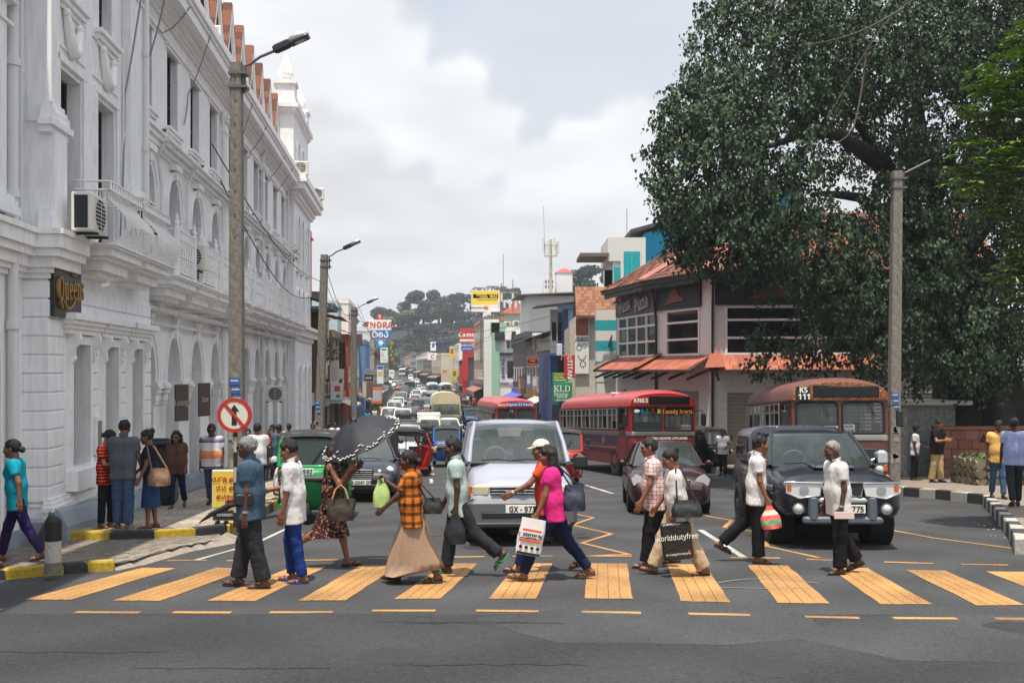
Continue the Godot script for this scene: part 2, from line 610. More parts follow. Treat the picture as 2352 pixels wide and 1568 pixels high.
	for i in 15:
		var f:=i/14.0
		pts2.append(Vector2(2.35+1.15*f,11.45+0.32*sin(f*PI)))
	stripline(pts2,0.035,0.0075,m2)
	stripline([Vector2(2.35,11.15),Vector2(2.9,11.05),Vector2(3.3,11.1)],0.03,0.0075,m2)
	tag(part(self,"road_patch",m2,seal),"pale sealed rim of a road patch in the crossing","","","structure")
	var dk:=mk("oil_stain","35363a",0.7,{"tex": tx.asphalt,"scale": 0.17,"world": true})
	var ml:=mk("mended_patch","484a4d",0.9,{"tex": tx.asphalt,"scale": 0.15,"world": true})
	for i in 15:
		var b:=MB.new()
		var c:=Vector2(rng.randf_range(-5.5,6.5),[rng.randf_range(7.0,9.3),rng.randf_range(14.2,24.0)][i % 2])
		var pg:=PackedVector2Array()
		var big:=i % 5==4
		for k in 14:
			var a:=TAU*k/14
			var r:=(1.0+0.35*noise.get_noise_2d(cos(a)*2+i*7,sin(a)*2))*(1.0 if big else 0.28)
			pg.append(c+Vector2(cos(a)*r*(1.6 if big else 1.0),sin(a)*r))
		sheet(pg,0.0045+0.00008*i,b)
		tag(part(self,"mended_patch" if big else "oil_stain",b,ml if big else dk),"","","","structure")
	for i in 5:
		var b:=MB.new()
		var c:=Vector2(rng.randf_range(-5.0,4.0),rng.randf_range(7.2,9.4))
		var pts:=[]
		for k in 12:
			pts.append(c+Vector2(k*0.13,0.07*noise.get_noise_2d(k*1.7,i*9)))
		stripline(pts,0.012,0.0085,b)
		tag(part(self,"road_crack",b,mk("crack_dark","232427",0.95)),"","","","structure")
	var lit:=mk("litter_pale","c9c6bd",0.9)
	for i in 26:
		var b:=MB.new()
		var p:=on(rng.randf_range(-5,8),rng.randf_range(8.5,20),0.012)
		if i>8:
			p=on(rng.randf_range(8.2,9.6),0,0.012)
			var d:=16.2+(p.x-8.2)*2.1+rng.randf_range(-0.5,0.9)
			p=on(p.x-0.35,d,0.012)
		var s:=rng.randf_range(0.015,0.04)
		b.obox(p,Vector3(s,0.006,s*0.7),Basis(Vector3.UP,rng.randf()*6))
		tag(part(self,"scrap_of_litter",b,lit),"small pale scrap of litter lying on the asphalt","litter","scraps of litter on the road")
func kerb(root: Node3D,pts:Array,mts:Array,h:float,w:=0.16)->void:
	var k:=0
	for i in pts.size()-1:
		var a:Vector2=pts[i]
		var b:Vector2=pts[i+1]
		var n:=maxi(1,roundi(a.distance_to(b)/0.62)) if mts.size()==2 else 1
		for j in n:
			var p:=a.lerp(b,float(j)/n)
			var q:=a.lerp(b,float(j+1)/n)
			var e:=(q-p).normalized()
			var g:=Vector2(-e.y,e.x)*w
			p+=e*0.006; q -= e*0.006
			var m:=MB.new()
			var up:=Vector3(0,h,0)
			var dn:=Vector3(0,-0.1,0)
			var bev:=0.025
			var P:=[on(p.x,p.y),on(q.x,q.y),on(q.x+g.x,q.y+g.y),on(p.x+g.x,p.y+g.y)]
			for t in 4:
				P[t].y+=rng.randf_range(-0.006,0.006)
			var r0:=PackedVector3Array([P[0]+dn,P[1]+dn,P[2]+dn,P[3]+dn])
			var r1:=PackedVector3Array([P[0]+up*(1-bev/h),P[1]+up*(1-bev/h),P[2]+up*(1-bev/h),P[3]+up*(1-bev/h)])
			var mid:Vector3=(P[0]+P[2])/2
			var r2:=PackedVector3Array()
			for t in 4:
				r2.append(P[t]+up+(mid-P[t])*Vector3(1,0,1)*0.12)
			m.loft([r0,r1,r2],true,false,true,false)
			part(root,"kerb_stone",m,mts[k % mts.size()])
			k+=1
func pavements()->void:
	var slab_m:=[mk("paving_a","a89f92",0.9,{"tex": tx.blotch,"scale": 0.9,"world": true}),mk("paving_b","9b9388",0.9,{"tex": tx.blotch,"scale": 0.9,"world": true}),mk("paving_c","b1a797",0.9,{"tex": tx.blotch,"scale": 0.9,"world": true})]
	var joint:=mk("paving_joint","5f5850",0.95)
	var ky:=mk("kerb_yellow","c9ab35",0.8,{"tex": tx.blotch,"scale": 2.2,"world": true})
	var kb:=mk("kerb_black","3d3e40",0.8,{"tex": tx.blotch,"scale": 2.2,"world": true})
	var kw:=mk("kerb_white","bdbab0",0.85,{"tex": tx.blotch,"scale": 2.5,"world": true})
	var m:=MB.new()
	var kt:=-3.05
	var line:=func(t:float,d:float)->Vector2: return Vector2((t-d*0.0953)/0.9954,d)
	var poly:=PackedVector2Array([Vector2(-6.95,15.2),Vector2(-5.52,15.46),Vector2(-5.0,15.85),line.call(kt-0.06,16.5),line.call(kt-0.06,240.0),line.call(-6.5,240.0),line.call(-6.5,15.2)])
	sheet(poly,0.185,m)
	var walk:=tag(part(self,"pavement",m,joint),"raised slab pavement along the white arcaded building","","","structure")
	for r in 24:
		var s0:float=15.3+r*0.62
		for q in 5:
			var t0:=-5.55+q*0.5
			var pp:=PackedVector2Array()
			for cnr in [[0.006,0.006],[0.494,0.006],[0.494,0.614],[0.006,0.614]]:
				var t:float=t0+cnr[0]
				var d:float=s0+cnr[1]
				pp.append(Vector2((t-d*0.0953)/0.9954,d))
			var keep:=Geometry2D.intersect_polygons(pp,poly)
			for kp in keep:
				var b:=MB.new()
				sheet(kp,0.2+rng.randf_range(0,0.004),b)
				part(walk,"paving_slab",b,slab_m[rng.randi() % 3])
	m=MB.new()
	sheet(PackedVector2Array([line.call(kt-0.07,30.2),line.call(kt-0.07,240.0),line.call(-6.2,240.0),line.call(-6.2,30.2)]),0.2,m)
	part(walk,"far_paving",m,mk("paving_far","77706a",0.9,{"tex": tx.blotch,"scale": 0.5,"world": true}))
	var kerbs:=thing("kerb","","")
	tag(kerbs,"","","","structure")
	kerb(kerbs,[Vector2(-6.8,15.12),Vector2(-6.15,15.2),Vector2(-5.52,15.34),Vector2(-4.99,15.7),Vector2(-4.66,16.3)],[ky,kb,ky,kb],0.21)
	var far:=[]
	for i in 5:
		far.append(line.call(kt,[16.3,30.0,60.0,90.0,120.0][i]))
	kerb(kerbs,far,[ky,kb],0.21)
	m=MB.new()
	var apron:=PackedVector2Array([Vector2(-9.5,10.2),Vector2(-6.75,10.9),Vector2(-5.95,11.83),Vector2(-5.34,12.45),Vector2(-5.0,12.55),Vector2(-4.92,13.0),Vector2(-4.8,14.3),Vector2(-4.5,15.3),Vector2(-4.75,16.2),Vector2(-5.6,15.4),Vector2(-6.9,15.1),Vector2(-9.5,15.1)])
	sheet(apron,0.07,m)
	var ap:=tag(part(self,"brick_apron",m,joint),"sloping brick-paved apron between the kerbs at the corner","","","structure")
	var bm:=[mk("brick_paver_a","8e857b",0.92,{"tex": tx.blotch,"scale": 2.0,"world": true}),mk("brick_paver_b","817970",0.92,{"tex": tx.blotch,"scale": 2.0,"world": true})]
	var two:=[MB.new(),MB.new()]
	for i in 46:
		for j in 26:
			var x:=-9.4+i*0.105
			var d:=10.4+j*0.205+(0.1 if i % 2 else 0.0)
			var e:=Vector2(x+0.05,d+0.1).rotated(0.0)
			if not Geometry2D.is_point_in_polygon(e,apron):
				continue
			var b: MB=two[rng.randi() % 2]
			var y:=0.078+rng.randf_range(0,0.007)
			b.quad(on(x,d,y),on(x+0.099,d,y),on(x+0.099,d+0.198,y),on(x,d+0.198,y))
	part(ap,"brick_paver",two[0],bm[0],true)
	part(ap,"brick_paver",two[1],bm[1],true)
	m=MB.new()
	var edge:=[Vector2(-5.0,12.45),Vector2(-4.85,12.96),Vector2(-4.69,14.36),Vector2(-4.34,15.38),Vector2(-4.45,16.2)]
	for i in edge.size()-1:
		var a:Vector2=edge[i]
		var b:Vector2=edge[i+1]
		m.quad(on(a.x-0.2,a.y,0.09),on(a.x+0.05,a.y,0.003),on(b.x+0.05,b.y,0.003),on(b.x-0.2,b.y,0.09))
	part(ap,"concrete_edging",m,slab_m[1])
	kerb(kerbs,[Vector2(-6.7,10.85),Vector2(-5.97,11.72),Vector2(-5.47,12.15),Vector2(-5.27,12.34),Vector2(-4.97,12.44)],[kb,ky,kb,ky],0.13)
	var ks:=[Vector2(7.3,14.0),Vector2(8.19,15.95),Vector2(9.65,19.46),Vector2(11.1,23.0),Vector2(10.75,24.87),Vector2(10.12,26.4),Vector2(10.05,31.0),Vector2(8.3,36.3),Vector2(7.0,38.6),Vector2(5.3,43.5),Vector2(4.2,49.5),Vector2(3.4,55)]
	var rp:=PackedVector2Array()
	for p in ks:
		rp.append(p)
	rp.append(line.call(7.4,60.0)); rp.append(line.call(7.4,240.0)); rp.append(line.call(9.3,240.0)); rp.append(line.call(9.3,60.0)); rp.append(Vector2(30,56)); rp.append(Vector2(30,10)); rp.append(Vector2(9.5,12))
	m=MB.new()
	sheet(rp,0.22,m)
	tag(part(self,"pavement_right",m,mk("paving_right","8f8478",0.92,{"tex": tx.blotch,"scale": 0.8,"world": true,"bump": tx.b_fine,"depth": 0.4})),"wide worn pavement beside the trees and the low tiled wall","","","structure")
	var rk:=[]
	for p in ks:
		rk.append(p)
	rk.append(line.call(7.3,60.0)); rk.append(line.call(7.3,100.0))
	kerb(kerbs,rk,[kw,kb],0.24,0.2)
const FX:=Transform3D(Basis(Vector3(0,0,-1),Vector3(0,1,0),Vector3(1,0,0)),Vector3.ZERO)
func fm()->MB:
	var m:=MB.new()
	m.xf=FX
	return m
func arch_pts(c:float,w:float,spring:float,rise:float,n:=12)->PackedVector2Array:
	var r:=PackedVector2Array()
	for i in n+1:
		var a:=PI*i/n
		r.append(Vector2(c+cos(a)*w/2,spring+sin(a)*rise))
	return r
func arch_panel(m: MB,s0:float,s1:float,y0:float,y1:float,c:float,w:float,spring:float,rise:float,n0:float,n1:float)->void:
	var p:=PackedVector2Array([Vector2(s0,y0),Vector2(s0,y1),Vector2(s1,y1),Vector2(s1,y0),Vector2(c+w/2,y0)])
	p.append_array(arch_pts(c,w,spring,rise))
	p.append(Vector2(c-w/2,y0))
	m.ext(p,n0,n1)
func arch_band(m: MB,c:float,w:float,spring:float,rise:float,t:float,n0:float,n1:float)->void:
	var p:=arch_pts(c,w,spring,rise,14)
	var q:=arch_pts(c,w+2*t,spring,rise+t,14)
	q.reverse()
	p.append_array(q)
	m.ext(p,n0,n1)
func steps(m: MB,s0:float,s1:float,rows:Array,n:=0.0)->void:
	for r in rows:
		m.box(Vector3(s0-r[2],r[0],n-0.05),Vector3(s1+r[2],r[1],n+r[2]))
func window_rect(b: Node3D,s0:float,s1:float,y0:float,y1:float,n:float,frame: Material,glass: Material,bars:=1)->void:
	var m:=fm()
	var t:=0.055
	m.box(Vector3(s0,y0,n),Vector3(s0+t,y1,n+0.05)); m.box(Vector3(s1-t,y0,n),Vector3(s1,y1,n+0.05))
	m.box(Vector3(s0+t,y1-t,n),Vector3(s1-t,y1,n+0.048)); m.box(Vector3(s0+t,y0,n),Vector3(s1-t,y0+t,n+0.048))
	m.box(Vector3((s0+s1)/2-0.025,y0+t,n+0.005),Vector3((s0+s1)/2+0.025,y1-t,n+0.045))
	for k in bars:
		var y:=lerpf(y0,y1,(k+1.0)/(bars+1))
		m.box(Vector3(s0+t,y-0.02,n+0.006),Vector3(s1-t,y+0.02,n+0.042))
	var w:=part(b,"window",m,frame)
	m=fm()
	m.box(Vector3(s0,y0,n-0.03),Vector3(s1,y1,n-0.002))
	part(w,"pane",m,glass)
func ac_unit(label: String,at:Vector3,turn:float)->void:
	var cream:=mk("ac_case","d8d6cc",0.5)
	var dark:=mk("ac_dark","1e2428",0.6)
	var a:=thing("air_conditioner",label,"air conditioner",at,turn,"outdoor air conditioner units on the white building")
	var m:=MB.new()
	m.rbox(Vector3(0,0.3,0),Vector3(0.8,0.6,0.3),0.02)
	part(a,"case",m,cream)
	m=MB.new()
	for k in 9:
		m.cbox(Vector3(0.06,0.06+k*0.06,0.157),Vector3(0.56,0.012,0.012))
	for k in 3:
		var r:=PackedVector3Array()
		m.tube([Vector3(0.06-0.24,0.3,0.16),Vector3(0.06+0.24,0.3,0.16)] if k==0 else [Vector3(0.06,0.06,0.16),Vector3(0.06,0.54,0.16)],0.008,5)
	part(a,"fan_grille",m,cream)
	m=MB.new()
	m.cyl(Vector3(0.06,0.3,0.1),Vector3(0.06,0.3,0.152),0.25,18)
	part(a,"fan_opening",m,dark)
	m=MB.new()
	m.cbox(Vector3(-0.401,0.3,0),Vector3(0.006,0.5,0.2))
	part(a,"coil",m,dark)
	for x in [-0.25,0.25]:
		m=MB.new()
		m.cbox(Vector3(x,-0.02,0),Vector3(0.05,0.04,0.42))
		part(a,"bracket",m,dark)
func left_building()->void:
	var white:=mk("white_plaster","eeeff1",0.82,{"tex": tx.stain,"scale":Vector3(0.9,0.13,0.9),"world": true})
	var trim:=mk("white_trim","efefef",0.75,{"tex": tx.stain,"scale":Vector3(0.7,0.2,0.7),"world": true})
	var greyb:=mk("grey_plinth","8d97a3",0.7,{"tex": tx.stain,"scale": 0.7,"world": true})
	var wood:=mk("dark_wood","2a201a",0.5)
	var glass:=mk("dark_glass","11161a",0.05)
	var pipe_m:=mk("white_pipe","d9dad9",0.5)
	var cable:=mk("cable","8a8c8e",0.7)
	var black_iron:=mk("black_iron","24262a",0.6)
	var tile:=mk("terracotta","6e4335",0.85,{"tex": tx.blotch,"scale": 1.5,"world": true})
	var tileb:=mk("terracotta_old","7a4834",0.85,{"tex": tx.blotch,"scale": 1.5,"world": true})
	var b:=thing("arcaded_building","long white colonial building with arches, iron balconies and a row of tiled dormers","building",Vector3(-7.0,0,-15.0),TH)
	var R:=-0.36
	var m:=fm()
	arch_panel(m,-9.0,0.0,-3.2,4.0,-1.65,1.7,1.95,0.95,R-0.5,R)
	m.box(Vector3(-9,4.0,R-0.5),Vector3(0,11,R))
	m.box(Vector3(-9,-3.2,R-1.6),Vector3(0,11,R-1.5))
	var wins:=[[0.94,1.77],[2.58,3.37],[4.23,5.0]]
	var edges:=[0.0,0.94,1.77,2.58,3.37,4.23,5.0,5.72]
	for k in range(0,8,2):
		m.box(Vector3(edges[k],-3.2,R-0.4),Vector3(edges[k+1],2.22,0))
	for w in wins:
		m.box(Vector3(w[0],-3.2,R-0.4),Vector3(w[1],0.22,0))
	m.box(Vector3(0,2.22,R-0.4),Vector3(5.72,4.02,0))
	var ups:=[[0.43,1.47],[2.25,3.3]]
	var ue:=[0.0,0.43,1.47,2.25,3.3,5.72]
	for k in [0,2,4]:
		m.box(Vector3(ue[k],4.02,R-0.4),Vector3(ue[k+1],6.52,0))
	m.box(Vector3(0,6.52,R-0.4),Vector3(5.72,7.72,0))
	var te:=[0.0,0.62,1.32,2.43,3.15,5.72]
	for k in [0,2,4]:
		m.box(Vector3(te[k],7.72,R-0.4),Vector3(te[k+1],9.4,0))
	m.box(Vector3(0,9.4,R-0.4),Vector3(5.72,11,0))
	part(b,"wall",m,white)
	var bays:=[6.8,9.2,11.65,14.1,17.0,19.4,21.8,24.2,26.75,29.2]
	m=fm()
	var bounds:=[5.72]
	for i in bays.size()-1:
		bounds.append((bays[i]+bays[i+1])/2)
	bounds.append(30.5)
	for i in bays.size():
		var c:float=bays[i]
		var s0:float=bounds[i]
		var s1:float=bounds[i+1]
		arch_panel(m,s0,s1,-3.6,3.4,c,1.34,1.5,1.1,R-0.5,R)
		arch_panel(m,s0,s1,3.4,6.95,c,1.2,5.45,0.95,R-0.45,R)
		m.box(Vector3(s0,6.95,R-0.4),Vector3(s1,7.56,R))
		m.box(Vector3(s0,7.56,R-0.4),Vector3(c-0.52,9.5,R)); m.box(Vector3(c+0.52,7.56,R-0.4),Vector3(s1,9.5,R))
		m.box(Vector3(s0,9.5,R-0.4),Vector3(s1,11,R))
	part(b,"arcade_wall",m,white)
	m=fm()
	m.box(Vector3(5.72,-3.6,R-2.4),Vector3(31,3.5,R-2.3))
	m.box(Vector3(0,-3.4,R-0.75),Vector3(5.6,11,R-0.6))
	m.box(Vector3(5.7,3.5,R-1.2),Vector3(31,11,R-1.1))
	m.box(Vector3(5.7,3.3,R-2.4),Vector3(31,3.42,R-0.5))
	part(b,"inner_wall",m,white)
	for i in bays.size():
		var c:float=bays[i]
		m=fm()
		arch_band(m,c,1.34,1.5,1.1,0.13,R,R+0.05)
		arch_band(m,c,1.62,1.5,1.24,0.04,R,R+0.085)
		part(b,"arch_moulding",m,trim)
		m=fm()
		arch_band(m,c,1.2,5.45,0.95,0.14,R,R+0.06)
		arch_band(m,c,1.5,5.45,1.1,0.05,R,R+0.1)
		m.box(Vector3(c-0.09,6.38,R),Vector3(c+0.09,6.72,R+0.14))
		part(b,"arch_moulding",m,trim)
		m=fm()
		m.box(Vector3(c-0.1,2.55,R),Vector3(c+0.1,2.95,R+0.13)); m.box(Vector3(c-0.13,2.95,R),Vector3(c+0.13,3.05,R+0.17))
		part(b,"keystone",m,trim)
		for q in [-1,1]:
			m=fm()
			var e:float=c+q*(0.67+0.27)
			for r in [[1.02,1.1,0.03],[1.1,1.28,0.05],[1.28,1.38,0.09],[1.38,1.46,0.13],[1.46,1.52,0.1]]:
				m.box(Vector3(e-0.27-r[2]*0.5,r[0],R-0.4),Vector3(e+0.27+r[2]*0.5,r[1],R+r[2]))
			part(b,"impost",m,trim)
		m=fm()
		if i % 3==1:
			m.box(Vector3(c-0.66,-3,R-0.42),Vector3(c+0.66,1.0,R-0.36))
			part(b,"roller_door",m,mk("roller_grey","9a9c9d",0.5))
			m=fm()
			for k in 22:
				m.box(Vector3(c-0.64,-2.9+k*0.17,R-0.359),Vector3(c+0.64,-2.82+k*0.17,R-0.345))
			part(b,"roller_slats",m,mk("roller_dark","55585b",0.5),true)
		elif i>1:
			m.box(Vector3(c-0.66,-3,R-0.45),Vector3(c+0.66,-0.2 if i % 2 else 0.9,R-0.35))
			part(b,"door",m,wood if i % 2 else black_iron)
		else:
			m.box(Vector3(c-0.67,-3,R-0.4),Vector3(c+0.67,0.45,R-0.1))
			part(b,"low_wall",m,white)
			m=fm()
			m.box(Vector3(c-0.67,0.45,R-0.46),Vector3(c+0.67,2.62,R-0.44))
			part(b,"arch_shade_panel",m,wood)  # plain dark sheet, its colour stands for the shade inside the arch
		window_rect(b,c-0.5,c+0.5,7.6,9.48,R-0.22,wood,glass,2)
		window_rect(b,c-0.6,c+0.6,3.85,6.38,R-0.44,wood,glass,3)
		m=fm()
		steps(m,c-0.62,c+0.62,[[9.42,9.5,0.05],[9.5,9.58,0.1]],R)
		part(b,"window_hood",m,trim)
		m=fm()
		steps(m,c-0.6,c+0.6,[[7.34,7.42,0.03],[7.42,7.5,0.08],[7.5,7.56,0.12]],R)
		part(b,"window_sill",m,trim)
		if i<4:
			for y in [9.66,7.2]:
				m=fm()
				m.box(Vector3(c-0.8,y,R),Vector3(c+0.8,y+0.04,R+0.03))
				part(b,"string_line",m,trim)
	var courses:=[]
	for k in 13:
		courses.append([3.16-0.283*(k+1),3.16-0.283*k])
	courses[-1][0]=-0.2
	for cs in courses:
		var runs:=[[-0.03,0.66],[2.02,2.32],[3.62,3.98],[5.24,5.72]] if cs[1]<2.75 else [[-0.03,5.72]]
		if cs[1]<0.3:
			runs=[[-0.03,0.72],[1.98,2.36],[3.58,4.02],[5.2,5.72]]
		for r in runs:
			m=fm()
			m.rbox(Vector3((r[0]+r[1])/2,(cs[0]+cs[1])/2,0.0 if r[0]<0 else 0.008),Vector3(r[1]-r[0],cs[1]-cs[0]-0.022,0.06),0.012)
			if r[0]<0 and cs[1]<2.75 or cs[1]>=2.75:
				m.rbox(Vector3(0.15,(cs[0]+cs[1])/2,-0.19),Vector3(0.36,cs[1]-cs[0]-0.022,0.36),0.012)
			part(b,"rusticated_block",m,white)
	m=fm()
	steps(m,0,5.72,[[-0.2,-0.14,0.06],[-0.26,-0.2,0.09],[-0.33,-0.26,0.12],[-0.62,-0.33,0.08]],0)
	m.box(Vector3(-0.06,-3,R-0.2),Vector3(5.78,-0.62,0.11))
	part(b,"plinth",m,white)
	m=fm()
	for i in 12:
		var s0:=-0.05+i*0.49
		var g0:=gy(15+s0)
		var g1:=gy(15+s0+0.49)
		m.loft([PackedVector3Array([Vector3(s0,g0-0.3,0.3),Vector3(s0,g0+0.3,0.3),Vector3(s0,g0+0.52,0.2),Vector3(s0,g0+0.58,0.1),Vector3(s0,g0-0.3,0.1)]),PackedVector3Array([Vector3(s0+0.49,g1-0.3,0.3),Vector3(s0+0.49,g1+0.3,0.3),Vector3(s0+0.49,g1+0.52,0.2),Vector3(s0+0.49,g1+0.58,0.1),Vector3(s0+0.49,g1-0.3,0.1)])],true,i==0,i==11,false)
	m.box(Vector3(-0.4,gy(15)-0.2,-0.4),Vector3(-0.05,gy(15)+0.42,0.22))
	m.box(Vector3(-9,-2,R),Vector3(-0.4,gy(14.0)+0.3,R+0.2))
	part(b,"grey_foot",m,greyb)
	m=fm()
	for i in 12:
		var s0:=6.0+i*2.1
		m.box(Vector3(s0,-4,R),Vector3(s0+2.1,gy(15+s0)+0.5,R+(0.34 if i % 3==0 else 0.2)))
	part(b,"stepped_foot",m,greyb)
	for w in wins:
		var s0:float=w[0]
		var s1:float=w[1]
		window_rect(b,s0,s1,0.22,2.22,-0.25,wood,glass,3)
		m=fm()
		m.box(Vector3(s0-0.12,0.22,0),Vector3(s0,2.22,0.07)); m.box(Vector3(s1,0.22,0),Vector3(s1+0.12,2.22,0.07))
		m.box(Vector3(s0-0.12,2.22,0),Vector3(s1+0.12,2.36,0.072))
		part(b,"window_surround",m,trim)
		m=fm()
		steps(m,s0-0.22,s1+0.22,[[2.38,2.46,0.13],[2.46,2.53,0.17],[2.53,2.6,0.22],[2.6,2.7,0.27]],0)
		part(b,"window_hood",m,trim)
		for e in [s0-0.13,s1+0.03]:
			m=fm()
			var pr:=PackedVector3Array()
			var rings:=[]
			for q in [0.0,0.1]:
				var ring:=PackedVector3Array()
				for t in [[2.38,0.0],[2.38,0.2],[2.3,0.22],[2.22,0.19],[2.14,0.12],[2.05,0.11],[1.98,0.13],[1.92,0.09],[1.9,0.0]]:
					ring.append(Vector3(e+q,t[0],t[1]))
				rings.append(ring)
			m.loft(rings,true,true,true,false)
			part(b,"console",m,trim)
		m=fm()
		m.box(Vector3(s0-0.2,-0.12,0),Vector3(s1+0.2,0.2,0.2)); m.box(Vector3(s0-0.16,0.2,0),Vector3(s1+0.16,0.24,0.14))
		part(b,"window_apron",m,white)
	m=fm()
	m.box(Vector3(2.02,0.35,0.03),Vector3(2.34,1.0,0.09))
	var nc:=part(b,"notice_case",m,trim)
	m=fm()
	m.box(Vector3(2.07,0.42,0.09),Vector3(2.29,0.93,0.094))
	part(nc,"notice",m,mk("notice","8e7f7a",0.6))
	m=fm()
	var band:=[[3.18,3.26,0.05],[3.26,3.34,0.1],[3.34,3.5,0.16],[3.5,3.62,0.24],[3.62,3.82,0.3],[3.82,3.9,0.34]]
	for r in band:
		m.box(Vector3(-r[2],r[0],R),Vector3(1.0,r[1],r[2]))
		m.box(Vector3(-9,r[0],R-0.1),Vector3(-r[2],r[1],R+r[2]))
	part(b,"floor_band",m,trim)
	for i in 2:
		var u:Array=ups[i]
		window_rect(b,u[0],u[1],4.02,6.52,-0.27,wood,glass,3)
		m=fm()
		var t:=0.07
		m.box(Vector3(u[0]-0.16,4.0,0),Vector3(u[0]-0.02,6.6,0.05)); m.box(Vector3(u[1]+0.02,4.0,0),Vector3(u[1]+0.16,6.6,0.05))
		m.box(Vector3(u[0]-0.16,6.6,0),Vector3(u[1]+0.16,6.7,0.06))
		m.box(Vector3(u[0]-0.2,6.85,0),Vector3(u[1]+0.2,6.89,0.03)); m.box(Vector3(u[0]-0.2,7.52,0),Vector3(u[1]+0.2,7.56,0.03))
		part(b,"window_surround",m,trim)
		m=fm()
		var pts:=[]
		var rad:=[]
		for k in 11:
			var f:=k/10.0
			pts.append(Vector3(lerpf(u[0]+0.2,u[1]-0.22,f),7.38-0.48*sin(f*PI)-0.06*f,0.07))
			rad.append(0.05+0.055*sin(f*PI)+(0.012 if k % 2 else 0.0))
		m.tube(pts,rad,8)
		for e in [0,10]:
			m.ball(pts[e]+Vector3(0,0.03,0),Vector3(0.08,0.08,0.06))
		part(b,"festoon",m,trim)
		var s0:float=te[i*2+1]
		var s1:float=te[i*2+2]
		window_rect(b,s0,s1,7.72,9.4,-0.22,wood,glass,2)
		m=fm()
		steps(m,s0-0.12,s1+0.12,[[7.46,7.54,0.04],[7.54,7.64,0.09],[7.64,7.72,0.14]],0)
		part(b,"window_sill",m,trim)
	var pil:=func(s0:float,s1:float,n:float,y0:float,y1:float,out:float)->void:
		var q:=fm()
		q.box(Vector3(s0,y0,n-0.3),Vector3(s1,y1,n+out))
		steps(q,s0,s1,[[y0,y0+0.12,out+0.1],[y0+0.12,y0+0.2,out+0.07],[y0+0.2,y0+0.28,out+0.04],[y1-0.1,y1,out+0.12],[y1-0.18,y1-0.1,out+0.08],[y1-0.5,y1-0.45,out+0.03]],n)
		part(b,"pilaster",q,white)
	pil.call(-0.02,0.34,0.0,5.55,9.5,0.06)
	m=fm()
	m.box(Vector3(-0.1,3.9,R),Vector3(0.42,5.4,0.14)); steps(m,-0.1,0.42,[[3.9,4.1,0.16],[4.1,4.2,0.12],[5.35,5.45,0.12],[5.45,5.55,0.18]],0)
	part(b,"pedestal",m,white)
	pil.call(4.0,4.72,0.0,5.05,9.5,0.1)
	pil.call(-1.5,-0.95,R,4.0,7.2,0.14)
	m=fm()
	steps(m,-1.5,-0.95,[[7.2,7.3,0.16],[7.3,7.55,0.22],[7.55,7.7,0.3],[7.7,7.85,0.36]],R)
	m.box(Vector3(-1.5,7.85,R-0.1),Vector3(-0.95,9.5,R+0.16))
	part(b,"capital",m,trim)
	for s in [15.55,22.95]:
		pil.call(s-0.22,s+0.22,R,3.9,9.5,0.12)
		pil.call(s-0.2,s+0.2,R,-3.0,3.3,0.1)
	m=fm()
	for q in [[-9.0,5.9,0.0],[5.9,30.4,R]]:
		for r in [[9.56,9.64,0.06],[9.64,9.9,0.03],[9.9,9.98,0.1],[9.98,10.06,0.18],[10.06,10.16,0.3],[10.16,10.42,0.55],[10.42,10.52,0.6],[10.52,10.62,0.66],[10.62,10.86,0.6]]:
			m.box(Vector3(q[0]-0.0,r[0],q[2]-0.05),Vector3(q[1]+(r[2] if q[2]==0.0 else 0.0),r[1],q[2]+r[2]))
	part(b,"cornice",m,trim)
	m=fm()
	for r in [[6.74,6.82,0.06],[6.82,6.96,0.14],[6.96,7.08,0.2],[7.08,7.14,0.26]]:
		m.box(Vector3(5.75,r[0],R),Vector3(30.4,r[1],R+r[2]))
	for i in bays.size():
		m.box(Vector3(bays[i]-0.3,6.6,R),Vector3(bays[i]+0.3,6.74,R+0.18))
	part(b,"ledge",m,trim)
	for i in 16:
		m=fm()
		var s:=7.4+i*1.35+rng.randf_range(-0.4,0.4)
		m.obox(Vector3(s,7.17,R+0.1),Vector3(rng.randf_range(0.3,0.6),0.02,0.28),Basis.from_euler(Vector3(rng.randf_range(-0.3,0.5),0.3,rng.randf_range(-0.15,0.15))))
		part(b,"loose_flashing",m,[mk("flash_dark","3b3f42",0.6),trim,mk("flash_grey","8d8f90",0.6)][i % 3])
	var pipes:=[[[Vector3(7.3,6.98,R+0.34),Vector3(30.2,6.98,R+0.34)],0.06],[[Vector3(5.8,3.14,R+0.24),Vector3(30.2,3.14,R+0.24)],0.075],[[Vector3(5.8,2.82,R+0.12),Vector3(14.0,2.86,R+0.12)],0.035],
		[[Vector3(22.6,10.2,R+0.3),Vector3(22.6,9.8,R+0.12),Vector3(22.6,-2.5,R+0.12)],0.07],[[Vector3(15.0,9.6,R+0.1),Vector3(15.0,-2.2,R+0.1)],0.045],[[Vector3(-0.62,11,R+0.1),Vector3(-0.62,-1,R+0.1)],0.075],[[Vector3(-0.22,11,R+0.06),Vector3(-0.22,3.9,R+0.06)],0.03],
		[[Vector3(5.02,11,0.1),Vector3(5.02,4.0,0.1)],0.05],[[Vector3(5.3,11,0.06),Vector3(5.3,4.0,0.06)],0.02],[[Vector3(3.75,11,0.04),Vector3(3.75,4.0,0.04)],0.02],[[Vector3(30.2,10,R+0.1),Vector3(30.2,-2.5,R+0.1)],0.06],[[Vector3(7.4,7.0,R+0.34),Vector3(7.4,6.6,R+0.1),Vector3(7.9,6.1,R+0.06),Vector3(7.9,3.9,R+0.06)],0.035],[[Vector3(10.4,6.98,R+0.3),Vector3(10.4,6.5,R+0.08),Vector3(10.4,3.9,R+0.08)],0.035]]
